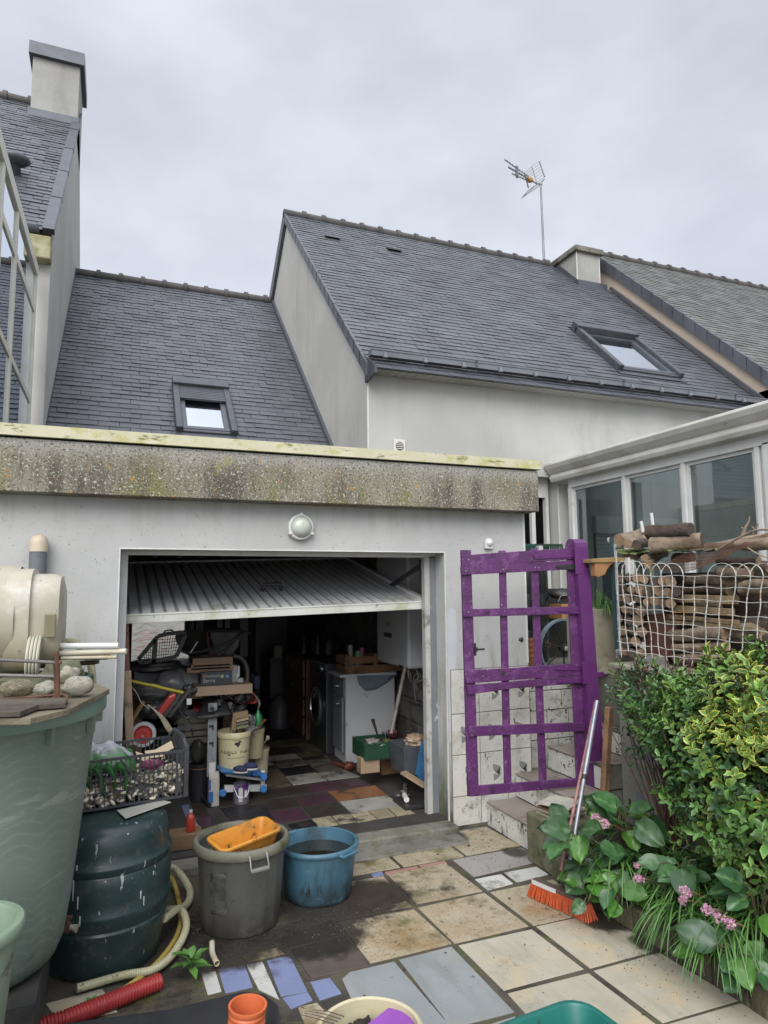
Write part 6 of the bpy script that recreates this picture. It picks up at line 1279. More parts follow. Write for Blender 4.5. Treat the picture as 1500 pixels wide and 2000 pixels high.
mb=MB(); mb.lathe(q,[(.028,0),(.030,.006),(.030,.075),(.022,.095),(.011,.105),(.011,.115)],24,cap0=True,cap1=True,fn=sq); mb.build('body',pm_('red_bottle',(.45,.05,.025),c2=(.35,.04,.02),r=.3),rb,smooth=50); mb=MB(); mb.cyl(q+V((0,0,.113)),q+V((0,0,.128)),.011); mb.build('cap',M['pvc'],rb)
mb=MB(); mb.tube([q+V((0,0,.12)),q+V((-.02,0,.22)),q+V((-.03,.0,.3))],.003,6); tag(mb.build('wire',DK),'thin dark wire rising from the red oil bottle','wire')
# ---------------- right side of the garage
# cabinet
CXL,CXR,CY0,CY1=2.03,2.54,6.18,6.52
cbn=thing('cabinet','white kitchen base cabinet with a drawer and door ajar, side toward the yard','cabinet',(2.28,6.35,FZ))
ctop=gy(700,1322,CY0).z
mb=MB(); mb.box(CXL+.02,CXR,CY0,CY1,FZ,ctop); mb.build('carcass',WHT,cbn,bevel=.003)
mb=MB(); mb.box(CXL-.04,CXR+.02,CY0-.02,CY1+.02,ctop+.002,ctop+.03); mb.build('worktop',WHT,cbn,bevel=.003)
gf=mat('grey_cabinet_front',(.19,.20,.22),(.16,.17,.19),3,.4)
mb=MB(); mb.box(CXL,CXL+.018,CY0+.01,CY1-.01,ctop-.17,ctop-.015); dw=mb.build('drawer',gf,cbn,bevel=.002)
mb=MB(); mb.tube([(CXL-.002,CY0+.12,ctop-.09),(CXL-.03,CY0+.13,ctop-.09),(CXL-.03,CY0+.21,ctop-.09),(CXL-.002,CY0+.22,ctop-.09)],.006); mb.build('handle',M['chrome'],dw)
mb=MB(); mb.prism([(CXL-.02,CY0-.0,FZ+.1),(CXL,CY1-.01,FZ+.1),(CXL,CY1-.01,ctop-.18),(CXL-.02,CY0-.0,ctop-.18)],(.018,0,0)); do=mb.build('door',gf,cbn)
mb=MB(); mb.tube([(CXL-.025,CY0+.05,ctop-.24),(CXL-.05,CY0+.06,ctop-.24),(CXL-.05,CY0+.14,ctop-.24),(CXL-.022,CY0+.15,ctop-.24)],.006); mb.build('handle',M['chrome'],do)
o=crumple('blue_cloth',[gy(697,1319,CY0-.02),gy(776,1319,CY0-.02),gy(776,1316,CY0+.2),gy(697,1316,CY0+.2)],.004,pm_('grey_blue_cloth',(.16,.20,.24),c2=(.11,.14,.17),r=.9),14,8,.01,2); tag(o,'grey blue cloth laid on the cabinet top','cloth')
mb=MB(); vs=[]; fs=[]; top=[(697,1319),(716,1319),(736,1319),(756,1319),(776,1317)]; bot=[(701,1336),(714,1349),(735,1346),(755,1333),(770,1322)]
for j in range(5):
    for i in range(5):
        t_=j/4; a=top[i];b_2=bot[i]; vs.append(gy(a[0]+(b_2[0]-a[0])*t_,a[1]+(b_2[1]-a[1])*t_,CY0-.02-.012*math.sin(i*2.2+1)*t_))
for j in range(4):
    for i in range(4): k=j*5+i; fs.append((k,k+1,k+6,k+5))
mb.add(vs,fs); tag(mb.build('hanging_cloth',bpy.data.materials['grey_blue_cloth'],None,smooth=60,solid=.003),'grey blue cloth flap hanging over the cabinet side','cloth')
# crate on top
wc=thing('wooden_crate','brown slatted fruit crate standing on the white cabinet under the boiler','crate',gy(715,1313,CY0+.02))
cw=dm_('orange_wood',(.24,.12,.055)); ctp=ctop+.03
X0c,X1c=CXL+.02,CXR+.1
for z in (0,.085):
    for (a,b,c,d) in ((X0c,X1c,CY0+.02,CY0+.03),(X0c,X1c,CY0+.30,CY0+.31),(X0c,X0c+.01,CY0+.03,CY0+.30)):
        mb=MB(); mb.box(a,b,c,d,ctp+z+.005,ctp+z+.07); mb.build('slat',cw,wc,bevel=.002)
for a in (X0c+.01,X0c+.29,X1c-.04):
    mb=MB(); mb.box(a,a+.03,CY0+.03,CY0+.06,ctp,ctp+.17); mb.build('corner_block',cw,wc)
mb=MB(); mb.box(X0c,X1c,CY0+.03,CY0+.30,ctp,ctp+.006); mb.build('base',cw,wc)
for i,(x,c_2,lb,r_) in enumerate(((695,(.16,.35,.16),'pale green topped jar in the brown crate',.035),(705,(.30,.05,.14),'pink cup behind the green jar in the brown crate',.03),(686,(.3,.3,.28),'white jar at the left in the brown crate',.025))):
    q=gy(x,1285,CY0+.12); q.z=ctp+.01; mb=MB(); mb.lathe(q,[(r_,0),(r_,.17+.03*i),(r_*.9,.19+.03*i)],20,(.15-.1*i,0,1),cap0=True,cap1=True); tag(mb.build('jar',dm_('jar_%d'%i,c_2),None,smooth=50),lb,'jar','jars in the brown crate')
# washing machine
wm=thing('washing_machine','dark washing machine with a round glass door between cabinet and wooden drawers','washing machine',(2.3,6.9,FZ))
wmm=pm_('dark_steel',(.075,.08,.085),c2=(.055,.058,.062),r=.3,metal=.4,s=2)
mb=MB(); mb.box(1.98,2.55,6.58,7.16,FZ,FZ+.87); mb.build('housing',wmm,wm,bevel=.012)
mb=MB(); mb.box(1.972,1.98,6.60,7.14,FZ+.75,FZ+.86); mb.build('control_panel',pm_('panel_dark',(.04,.042,.045),r=.25),wm)
mb=MB(); mb.lathe((1.975,6.70,FZ+.81),[(.028,0),(.026,.02),(0,.022)],24,(-1,0,0)); mb.build('dial',M['chrome'],wm,smooth=40)
mb=MB(); mb.lathe((1.975,6.87,FZ+.42),[(.19,0),(.195,.015),(.185,.03),(.15,.035),(.145,.02)],44,(-1,0,0)); wd_=mb.build('door_ring',M['chrome'],wm,smooth=40)
mb=MB(); mb.lathe((1.975,6.87,FZ+.42),[(.147,.01),(.12,.035),(.06,.045),(0,.047)],36,(-1,0,0)); mb.build('door_glass',pm_('black_glass',(.012,.012,.014),r=.06),wd_,smooth=50)
# wooden drawers
wdw=thing('drawer_unit','dark wooden chest of drawers beyond the washing machine','drawers',(2.2,7.7,FZ))
dwm=dm_('dark_varnish',(.12,.06,.03),r=.5)
mb=MB(); mb.box(1.96,2.6,7.25,8.15,FZ,FZ+.85); mb.build('carcass',dwm,wdw,bevel=.006)
for k in range(4): 
    mb=MB(); mb.box(1.93,1.955,7.28,8.12,FZ+.05+k*.2,FZ+.235+k*.2); o=mb.build('drawer',dwm,wdw,bevel=.006); mb=MB(); mb.blob((1.925,7.7,FZ+.14+k*.2),(.012,.02,.012),0,0); mb.build('knob',M['chrome'],o)
# boiler
bo_=thing('boiler','white wall-hung boiler with a grey maker panel above the brown crate','boiler',(2.6,5.8,1.0))
bz0=gy(797,1308,5.45).z; bxf=gy(797,1308,5.45).x
mb=MB(); mb.box(bxf,2.68,5.45,6.2,bz0,2.0); mb.build('casing',mat('boiler_white',(.50,.51,.52),(.45,.46,.47),3,.35,layers=[((.25,.24,.2),6,.62,.75)]),bo_,bevel=.03,seg=4)
mb=MB(); q=gx(757,1240,bxf-.004); mb.box(bxf-.006,bxf,q.y-.09,q.y+.09,q.z-.02,q.z+.02); mb.build('maker_panel',M['grey_dark'],bo_)
mb=MB(); q=gx(757,1218,bxf-.004); mb.box(bxf-.004,bxf,q.y-.05,q.y+.04,q.z-.03,q.z+.02); mb.build('sticker',dm_('sticker',(.40,.38,.25)),bo_)
mb=MB(); q=gx(782,1301,bxf-.004); mb.box(bxf-.004,bxf,q.y-.05,q.y+.04,q.z-.008,q.z+.008); mb.build('knob_slot',DK,bo_)
for i in range(5):
    mb=MB(); a=V((bxf+.03+i*.035,5.52+.06*(i%2),bz0)); mb.tube(bez([a,a+V((.01*i,-.02,-.08)),a+V((.06-.03*i,.02,-.14)),a+V((.09,.05,-.05 if i%2 else -.3))]),.007,8); tag(mb.build('pipe',dm_('dull_pipe',(.18,.17,.16)),None,smooth=50),'one of the dull pipes looping under the boiler','pipe','pipes under the boiler')
# pole
mb=MB(); mb.cyl(gy(791,1305,5.35),gy(764,1432,5.35),.016,n=14); tag(mb.build('pole',dm_('grey_pole',(.22,.20,.17)),None,smooth=50),'grey wooden pole leaning right of the white cabinet','pole')
for k in range(3):
    mb=MB(); mb.bar((2.63,5.0,.95-.3*k),(2.63,6.1,.95-.3*k),.03,.02); tag(mb.build('wall_batten',dm_('batten',(.15,.14,.13))),['upper pale batten on the block wall','middle pale batten on the block wall','lowest pale batten on the block wall'][k],'batten','battens on the block wall')
# green crate on a wood block, with bottles
bx('wood_block','pale wooden block on the garage floor under the green crate','block',(705,1482,742,1508),5.35,.10,WD2,.004)
bx('wood_block','hidden far wooden block under the right end of the green crate','block',(745,1486,800,1508),5.55,.10,WD,.004)
gc=thing('crate','dark green plastic crate of bottles and tools on a wooden block','crate',gy(747,1480,5.35))
x0,x1,z0,z1=front(712,1453,787,1497,5.33); z0=gy(742,1482,5.35).z+.002
gm2=pm_('dark_green_crate',(.012,.06,.028),c2=(.01,.045,.022),r=.5)
for nm,(a,b,c,d) in (('front_panel',(x0,x1,5.33,5.345)),('back_panel',(x0,x1,5.62,5.635)),('end_panel',(x0,x0+.015,5.345,5.62)),('end_panel',(x1-.015,x1,5.345,5.62))):
    mb=MB(); mb.box(a,b,c,d,z0,z1); mb.box(a-.004,b+.004,c-.005,c+.0,z1-.015,z1); mb.build(nm,gm2,gc,bevel=.002)
mb=MB(); mb.box(x0,x1,5.34,5.62,z0,z0+.01); mb.build('base',gm2,gc)
cl_=glass('clear_tub',(.75,.72,.78),.15,.1)
its=[('plastic_tub','clear plastic tub in the green crate',(752,1432,779,1458),cl_,'tub'),('tin','yellow and white label tin in the green crate',(753,1447,768,1462),dm_('yl',(.45,.40,.10)),'tin'),('box','small red handled box behind in the green crate',(764,1428,776,1440),dm_('rd',(.22,.05,.05)),'box')]
for nm,lb,rc,m_,ct2 in its: bx(nm,lb,ct2,rc,5.40,.08,m_,.004)
for i,(x,y,rx,rz,c_2,lb) in enumerate(((728,1450,.06,.03,(.28,.24,.25),'crumpled lilac bag in the green crate'),(742,1455,.05,.02,(.36,.34,.32),'torn white paper at the front of the green crate'),(757,1466,.05,.015,(.25,.19,.12),'brown potato-like lumps in the green crate'),(775,1462,.04,.02,(.22,.17,.11),'brown paper lump at the right in the green crate'))):
    mb=MB(); mb.blob(gy(x,y,5.38),(rx,.05,rz),i+70,.4,2.5,16,10); tag(mb.build('lump',dm_('lump_%d'%i,c_2),None,smooth=60),lb,'bag' if i==0 else 'paper')
mb=MB(); mb.tube([gy(737,1434,5.4),gy(731,1415,5.38),gy(728,1405,5.38)],.012,10,rf=lambda i:.008+.004*i); tag(mb.build('tool_handle',DK,None,smooth=50),'black tool handle standing up out of the green crate','tool')
# basket and brown bag, grey bin, blue cloth
q=gy(808,1510,4.98); q.z=FZ+.05
gb2=thing('storage_box','grey plastic storage box with a brown bag on it by the right jamb','box',q)
x0,x1,z0,z1=front(786,1460,834,1512,5.02); mb=MB(); mb.hexa([(x0+.02,5.02,z0),(x1-.02,5.02,z0),(x1-.02,5.3,z0),(x0+.02,5.3,z0),(x0,5.0,z1),(x1,5.0,z1),(x1,5.32,z1),(x0,5.32,z1)]); mb.build('body',dm_('grey_blue_bin',(.07,.08,.095)),gb2,bevel=.006)
mb=MB(); mb.blob(gy(812,1447,5.1),(.085,.08,.055),31,.2,3,26,16); tag(mb.build('paper_bag',pm_('crumpled_brown_film',(.22,.13,.08),c2=(.42,.33,.24),s=40,r=.3),None,smooth=60),'crumpled brown translucent bag on the grey box by the jamb','bag')
mb=MB(); 
for s_ in (0,1,2): mb.prism([gy(*q_,4.94-.01*s_) for q_ in ((824-s_*3,1450+s_*12),(833,1440),(834,1540-s_*12),(826,1528),(812+s_*2,1512-s_*8))],(0,.012,0))
tag(mb.build('blue_tarpaulin',pm_('blue_tarp',(.05,.17,.33),c2=(.035,.12,.25),r=.4),None),'blue plastic sheet hanging over the grey box at the jamb','sheet')
mb=MB(); mb.bar(gy(787,1508,5.0),gy(832,1536,4.8),.06,.018); tag(mb.build('plank',WD2,None,bevel=.002),'short pale plank lying slanted under the blue sheet','plank')
mb=MB(); mb.box(2.03,2.23,4.75,5.0,FZ,FZ+.03); tag(mb.build('tray',DK,None,bevel=.006),'flat black tray on the floor at the right jamb','tray')
mb=MB(); mb.cyl((2.07,4.82,FZ+.055),(2.10,4.93,FZ+.055),.02,n=16); tag(mb.build('roller',M['pvc'],None,smooth=40),'white paint roller lying in the flat black tray','roller')
for k in range(6):
    mb=MB(); mb.blob(gz(775+rr.uniform(-8,20),1520+rr.uniform(0,35),FZ+.02),(rr.uniform(.015,.03),.02,.015),k+9,.3); tag(mb.build('rubble',GREY,None,smooth=50),'one of six dusty lumps on the floor left of the flat black tray','rubble','dusty lumps by the black tray')
mb=MB(); mb.cyl(gz(652,1490,FZ+.03),gz(676,1497,FZ+.03),.015,n=12); mb.blob(gz(682,1496,FZ+.04),(.05,.04,.04),5,.2); tag(mb.build('hand_tool',dm_('dark_red_tool',(.16,.04,.025)),None,smooth=50),'dark red hand tool on the floor in front of the cabinet','tool')
# far dark shapes
mb=MB(); mb.lathe(gz(545,1420,FZ),[(.12,0),(.13,.25),(.05,.33),(.04,.36)],20,cap0=True,cap1=True); tag(mb.build('water_can',dm_('clear_can',(.09,.09,.09)),None,smooth=50),'translucent water can on the dim floor at the back','can')
for i,rc in enumerate(((536,1261,551,1272),(536,1273,551,1284))): bx('carton',['upper small tan carton on the dark shelf at the back','lower small tan carton on the dark shelf at the back'][i],'carton',rc,8.2,.2,dm_('dim_card',(.13,.11,.075)),.0)
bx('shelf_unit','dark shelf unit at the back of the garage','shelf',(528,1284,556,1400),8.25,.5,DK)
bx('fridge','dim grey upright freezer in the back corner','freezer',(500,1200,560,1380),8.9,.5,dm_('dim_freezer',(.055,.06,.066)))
for i in range(16):
    x=rr.uniform(585,650); q=gy(x,1308,7.6+rr.uniform(-.2,.3)); q.z=FZ+.87; mb=MB(); r_=rr.uniform(.02,.045); h_=rr.uniform(.1,.25); mb.lathe(q,[(r_,0),(r_,h_*.7),(r_*.5,h_*.9),(r_*.4,h_)],14,cap0=True,cap1=True)
    tag(mb.build('bottle',[DK,dm_('bt%d'%i,(rr.uniform(.05,.15),rr.uniform(.05,.13),rr.uniform(.05,.12)))][i%2],None,smooth=50),'one of sixteen dim bottles and jars on top of the wooden drawers','bottle','bottles on the dark chest')
bx('blue_drum','dark blue canister at the back beyond the buckets','canister',(497,1320,508,1345),7.0,.2,dm_('dk_blue',(.02,.04,.14)))
# ---------------- seen through the back opening
ou=thing('curtain','pale net curtain strips hanging in the back doorway of the garage','curtain',(1.9,9.4,.9))
for i,rc in enumerate(((425,1195,434,1226),(440,1195,449,1226),(470,1195,477,1282),(478,1195,484,1282))):
    x0,x1,z0,z1=front(*rc,9.4); mb=MB(); n=6
    for k in range(n): mb.box(x0+(x1-x0)*k/n,x0+(x1-x0)*(k+.8)/n,9.4-.01*(k%2),9.41-.01*(k%2),z0,z1+.4)
    mb.build('strip',pm_('net_curtain_%d'%i,(.42,.41,.38)),ou)
sh=thing('shutter','turquoise louvred shutter outside the back opening','shutter',gy(378,1245,10.2))
x0,x1,z0,z1=front(372,1190,384,1246,10.2); mb=MB(); mb.box(x0,x1,10.2,10.22,z0,z1+.6); mb.build('frame',pm_('turquoise',(.30,.52,.50),r=.5),sh)
mb=MB()
for k in range(22): mb.box(x0+.02,x1-.01,10.185,10.2,z0+.03+k*.045,z0+.055+k*.045)
mb.build('louvres',pm_('turquoise2',(.38,.58,.56),r=.5),sh)
bx('brown_pillar','dull brown door frame right of the turquoise shutter','frame',(384,1190,396,1320),9.45,.1,dm_('brown_frame',(.14,.12,.10)))
bx('gap_shade_panel','dark panel for the shade in the gap between shutter and planter outside','door',(362,1190,371,1250),10.3,.1,DK)  # dark sheet standing in for the shade of the gap
g=MB(); g.box(-12,2.4,9.75,16,-.01,.02); struct(g.build('lane',mat('grey_lane',(.33,.32,.30),(.27,.265,.25),3,.9,bump=.5)))
mb=MB(); 
for k in range(3): mb.tube(bez([gz(250+9*k,1252-k*13+rr.uniform(-4,4),.03),gz(285,1243-k*14+rr.uniform(-3,3),.03),gz(325-9*k,1250-k*12,.03),gz(296,1258-k*11,.03),gz(262+7*k,1266-k*15,.03),gz(310,1270-k*13,.03),gz(350-6*k,1258-k*10,.03)]),.013,6)
tag(mb.build('garden_hose',pm_('pink_hose',(.36,.20,.20)),None,smooth=50),'faded red hose looped on the lane seen through the garage','hose')
# ================================================================ terrace: firewood, net fence, pots
bark=mat('bark',(.24,.185,.13),(.10,.07,.05),10,.9,bump=2.5,bsc=35,stretch=(1,1,1),island=.3,layers=[((.27,.22,.15),6,.5,.7),((.12,.13,.06),5,.6,.75)])
barkd=mat('dark_bark',(.08,.055,.04),(.045,.032,.025),10,.9,bump=2.5,bsc=35,layers=[((.2,.17,.14),9,.58,.7)])
cut=mat('cut_end',(.32,.22,.14),(.19,.125,.08),9,.85,bump=.8,bsc=50,island=.35,layers=[((.06,.045,.035),4,.52,.68)])
cutd=mat('charred_end',(.035,.028,.025),(.09,.065,.045),12,.85)
def log(a,b,r0,r1,seed,label,m=bark,c=cut,group='stacked firewood logs'):
    a=V(a);b=V(b); n=9; z=(b-a).normalized(); x=z.orthogonal().normalized(); y=z.cross(x); rings=[]; nn_=16
    for k in range(n):
        t=k/(n-1); p=a.lerp(b,t)+x*.012*noise.noise(V((seed,t*2,0)))+y*.012*noise.noise(V((seed,t*2,9))); r=r0+(r1-r0)*t
        rings.append([p+(x*math.cos(6.283*i/nn_)+y*math.sin(6.283*i/nn_))*r*(1+.22*noise.noise(V((math.cos(6.283*i/nn_)*1.6+seed,math.sin(6.283*i/nn_)*1.6,t*1.2)))+.05*noise.noise(V((math.cos(6.283*i/nn_)*6,math.sin(6.283*i/nn_)*6+seed,t*3)))) for i in range(nn_)])
    mb=MB(); mb.ring(rings,True,False,False); mb.mi=1; mb.add([a]+rings[0],[(0,(i+1)%nn_+1,i+1) for i in range(nn_)]); mb.add([b]+rings[-1],[(0,i+1,(i+1)%nn_+1) for i in range(nn_)])
    return tag(mb.build('log',[m,c],None,smooth=50),label,'log',group)
LXp=3.44   # plane of the stack's face
def lp(x,y,X=LXp): return gx(x,y,X)
# top logs, placed from the survey
log(lp(1266,1039,3.42),lp(1350,1036,3.50),.050,.048,1,'dark round log lying on the very top of the firewood stack',barkd,cutd)
log(lp(1272,1066,3.40),lp(1372,1056,3.55),.056,.05,2,'big pale log below the topmost dark one',bark,cutd)
log(lp(1208,1056,3.42),lp(1252,1044,3.75),.050,.045,3,'thick log end at the upper left corner of the stack')
log(lp(1226,1062,3.40),lp(1270,1052,3.8),.036,.034,4,'split log second from the left on top of the stack')
log(lp(1243,1064,3.40),lp(1280,1056,3.8),.034,.03,5,'small dark log end third from the left on top',barkd,cutd)
log(lp(1380,1070,3.5),lp(1500,1048,3.6),.03,.025,6,'long thin pale log at the upper right of the stack')
log(lp(1440,1062,3.45),lp(1540,1064,3.5),.035,.035,7,'thick pale log running out of view at the upper right')
log(lp(1258,1090,3.36),lp(1300,1082,3.7),.024,.022,8,'small orange log end below the roofing sheet')
log(lp(1264,1102,3.36),lp(1290,1085,3.7),.028,.025,9,'slanting pale log leaning below the roofing sheet')
log(lp(1221,1084,3.42),lp(1250,1078,3.8),.02,.02,10,'small log end under the left edge of the sheet')
log(lp(1237,1086,3.42),lp(1262,1080,3.8),.028,.025,11,'middle log end under the left edge of the sheet')
# main stack: left columns of ends, right long logs
k=0; names=[]
for row in range(9):
    for c_ in range(7):
        x=1210+c_*17+(row%2)*8+rr.uniform(-3,3); y=1128+row*20.5+rr.uniform(-3,3)+(c_*1.5)
        if x>1325-5*row or y>1290: continue
        if 1256<x<1330 and y>1190: continue
        p=lp(x,y,3.36); r=rr.uniform(.026,.037); k+=1
        log(p,p+V((.24+rr.uniform(-.04,.04),.28,rr.uniform(-.02,.02))),r,r*.9,20+k,'one of the grey-brown log ends piled behind the left half of the net',bark,[cut,cut,cutd][k%3],'log ends behind the net, left half')
for i in range(26):
    x=1325+rr.uniform(0,180); y=1085+rr.uniform(0,190); p=lp(x,y,3.52+rr.uniform(0,.1)); L_=rr.uniform(.15,.35); r=rr.uniform(.022,.04)
    log(p+V((0,L_/2,rr.uniform(-.02,.02))),p-V((0,L_/2,rr.uniform(-.02,.02))),r,r,80+i,'one of the rough logs lying lengthwise behind the right half of the net',[bark,barkd][i%2],cut,'logs lying lengthwise behind the right half of the net')
for i,(a,b,h,lb) in enumerate((((1312,1168),(1428,1172),.05,'broad old plank behind the middle of the net'),((1312,1188),(1430,1196),.045,'second old plank just below the broad one'),((1310,1204),(1440,1216),.03,'thin weathered plank below the two old planks'),((1306,1214),(1480,1228),.022,'long splintered plank across the middle of the stack'),((1314,1262),(1400,1256),.0,'x'),((1318,1285),(1400,1285),.0,'x'))):
    if h: mb=MB(); mb.bar(lp(*a,3.46),lp(*b,3.46),.05,h,up=(0,0,1)); tag(mb.build('plank',mat('old_plank_%d'%i,(.24,.18,.10),(.13,.09,.05),9,.85,bump=1,bsc=50,layers=[((.06,.045,.03),5,.52,.66)]),None,bevel=.004),lb,'plank','old planks in the firewood stack')
log(lp(1312,1240,3.45),lp(1415,1236,3.45),.036,.04,140,'barked log low in the middle of the stack')
log(lp(1316,1266,3.45),lp(1420,1262,3.45),.026,.028,141,'brown log second from the bottom in the middle of the stack')
log(lp(1318,1286,3.45),lp(1430,1284,3.45),.026,.03,142,'lowest brown log on the coping behind the net')
mb=MB(); mb.prism([lp(1256,1200,3.45),lp(1320,1198,3.45),lp(1318,1285,3.45),lp(1262,1278,3.45)],(.05,0,0)); tag(mb.build('brown_sheet',pm_('brown_board',(.11,.05,.035),c2=(.08,.035,.025),r=.6)),'smooth dark brown board standing in the firewood stack behind the net','board')
mb=MB(); mb.box(3.72,4.1,1.9,3.9,1.05,1.78); tag(mb.build('log_core',barkd),'dark inner mass of firewood in the depth of the stack','firewood',kind='stuff')
# roofing sheet, rusty grille
o=crumple('roofing_sheet',[lp(1200,1083,3.38),lp(1400,1076,3.38),lp(1410,1066,3.75),lp(1205,1076,3.75)],.0,mat('mossy_felt',(.17,.165,.13),(.11,.105,.08),7,.85,layers=[((.13,.17,.03),3,.45,.6)]),34,8,.018,3); tag(o,'mossy grey roofing sheet sagging between the firewood layers','roofing sheet')
mb=MB(); c0,c1,c2_,c3=lp(1284,1110,3.33),lp(1402,1092,3.33),lp(1480,1058,3.42),lp(1370,1062,3.45)
sag=lambda s,t:V((0,0,-.045*math.sin(math.pi*s)*(1-t)))
for i in range(9):
    t=i/8; mb.tube([c0.lerp(c1,s/8).lerp(c3.lerp(c2_,s/8),t)+sag(s/8,t) for s in range(9)],.0018,4)
for i in range(30):
    s=i/29; mb.tube([c0.lerp(c1,s).lerp(c3.lerp(c2_,s),t/4)+sag(s,t/4) for t in range(5)],.0016,4)
tag(mb.build('wire_grille',rust),'rusty wire grille bent over the front of the firewood','grille')
for i,(a,b,lb) in enumerate((((1252,1018),(1256,1040),'short white stick poking up left behind the logs'),((1272,1002),(1277,1040),'tall white stick poking up behind the topmost log'))):
    mb=MB(); mb.bar(lp(*a,3.7),lp(*b,3.7),.02,.012); tag(mb.build('stick',M['pvc']),lb,'stick')
mb=MB(); tw_m=pm_('pale_twig',(.30,.23,.16),c2=(.2,.15,.1),s=20,r=.85)
mb.tube(bez([lp(1398,1076,3.35),lp(1440,1052,3.3),lp(1475,1036,3.3),lp(1520,1034,3.3)]),.006,6); mb.tube(bez([lp(1450,1048,3.45),lp(1455,1032,3.45),lp(1462,1020,3.45),lp(1464,1008,3.45)]),.008,7,rf=lambda i:.012-.0003*i); mb.tube(bez([lp(1456,1034,3.45),lp(1448,1030,3.45)]),.004,6); mb.tube(bez([lp(1470,1044,3.4),lp(1476,1030,3.4),lp(1481,1022,3.4)]),.004,6); mb.tube(bez([lp(1476,1036,3.4),lp(1468,1028,3.4)]),.003,6); mb.tube(bez([lp(1460,1070,3.3),lp(1480,1082,3.3),lp(1500,1090,3.3)]),.004,6)
tag(mb.build('branch',tw_m,None,smooth=60),'bare pale branches lying over the right end of the firewood','branch')
# net fence: white twisted wire with arched top
NXp=3.25
nf=thing('fence','white wire garden fence with arched top sagging in front of the firewood','fence',(NXp,3.2,1.17))
nm_=pm_('white_wire',(.62,.62,.58),c2=(.48,.46,.38),s=20,r=.5,layers=[((.35,.21,.06),5,.56,.66),((.1,.1,.08),30,.6,.66)])
cols=[(1204,1104,1213,1284),(1214,1104,1226,1272),(1229,1108,1244,1290),(1243,1112,1262,1286),(1257,1116,1275,1284),(1271,1120,1289,1284),(1291,1124,1302,1290),(1312,1125,1316,1296),(1334,1125,1335,1300),(1357,1125,1352,1302),(1382,1124,1376,1290),(1409,1124,1401,1280),(1437,1125,1424,1270),(1465,1125,1448,1270),(1490,1122,1476,1260),(1516,1122,1500,1260)]
def npt(x,y): return gx(x,y,NXp+.03*math.sin(x*.02)+.02*noise.noise(V((x*.02,y*.02,0))))
def twist(path,r=.0019,off=.0022,n=7): 
    mb=MB()
    for ph in (0,math.pi):
        out=[]
        for i,p in enumerate(path): out.append(V(p)+V((0,math.cos(i*1.3+ph),0))*off)
        mb.tube(out,r,4,caps=False)
    return mb
wmB=MB()
for i,(xa,ya,xb,yb) in enumerate(cols):
    pth=[npt(xa+(xb-xa)*t/40+1.2*math.sin(t*.35+i),ya+(yb-ya)*t/40) for t in range(41)]
    b_=twist(pth); b_.build('vertical_wire',nm_,nf)
rowsN=[(1125,1124,1126),(1140,1150,1148),(1161,1173,1178),(1186,1198,1208),(1210,1222,1236),(1228,1246,1262),(1252,1268,1282),(1268,1285,1290)]
for j,(y0_,y1_,y2_) in enumerate(rowsN):
    pth=[]
    for t in range(61):
        x=1205+(1520-1205)*t/60; f=t/60; y=y0_*(1-f)*(1-f)+2*y1_*f*(1-f)+y2_*f*f
        if j>=6: x=1205+(1410-1205)*t/60
        pth.append(npt(x,y+1.2*math.sin(t*.5+j)))
    mb=MB(); mb.tube(pth,.0023,4); mb.build('horizontal_wire',nm_,nf)
for i in range(len(cols)-2):
    x0_,x2_=cols[i][0],cols[i+2][0]; w2=(x2_-x0_)/2; ht=24 if i>5 else 24
    if 7<=i<=9: continue
    pth=[npt(x0_+w2-w2*math.cos(math.pi*t/16),1124-4*(i<3)-ht*math.sin(math.pi*t/16)*(1-.0*t)) for t in range(17)]
    mb=twist(pth); mb.build('arch_wire',nm_,nf)
fp=thing('fence_post','flaking dark green and white iron post at the left end of the net fence','post',(3.27,3.8,1.17))
a=gx(1194,1050,3.27); b=gx(1206,1284,3.27)
mb=MB(); mb.bar(b,a,.022,.022); mb.build('dark_bar',mat('flaking_green_paint',(.03,.06,.065),(.025,.05,.055),8,.5,layers=[((.5,.5,.47),12,.54,.60,(1,1,.4),(1.75,1.6))]),fp)
mb=MB(); a2=gx(1201,1062,3.25); b2=gx(1212,1284,3.25); mb.bar(b2,a2,.010,.016); mb.lathe(gx(1191,1055,3.27),[(.0,-.006),(.02,-.006),(.02,.006),(0,.006)],20,(0,-1,0)); mb.build('pale_bar',mat('flaking_white_paint',(.45,.46,.44),(.3,.32,.32),14,.5,layers=[((.03,.05,.06),10,.5,.6,(1,1,.5))]),fp)
# bracket shelf
bs=thing('shelf_bracket','small wooden shelf with a curved corbel beside the purple post','shelf',gx(1190,1100,3.2))
def sx_(x,y,dx=0): return gx(x,y,3.18+dx)
sw=mat('honey_wood',(.30,.20,.08),(.22,.14,.055),4,.7,bump=.6,bsc=30,layers=[((.25,.24,.1),6,.6,.75)])
mb=MB(); mb.prism([gy(*q,3.83) for q in ((1157,1099),(1157,1092),(1205,1088),(1222,1090),(1219,1098))],(0,.16,0)); mb.build('board',sw,bs,bevel=.003)
mb=MB(); mb.prism([gy(*q,3.84) for q in ((1162,1100),(1200,1099),(1192,1104),(1186,1112),(1182,1122),(1168,1127),(1163,1125))],(0,.05,0)); mb.build('corbel',mat('red_wood',(.22,.09,.04),(.3,.16,.07),6,.7),bs,bevel=.003)
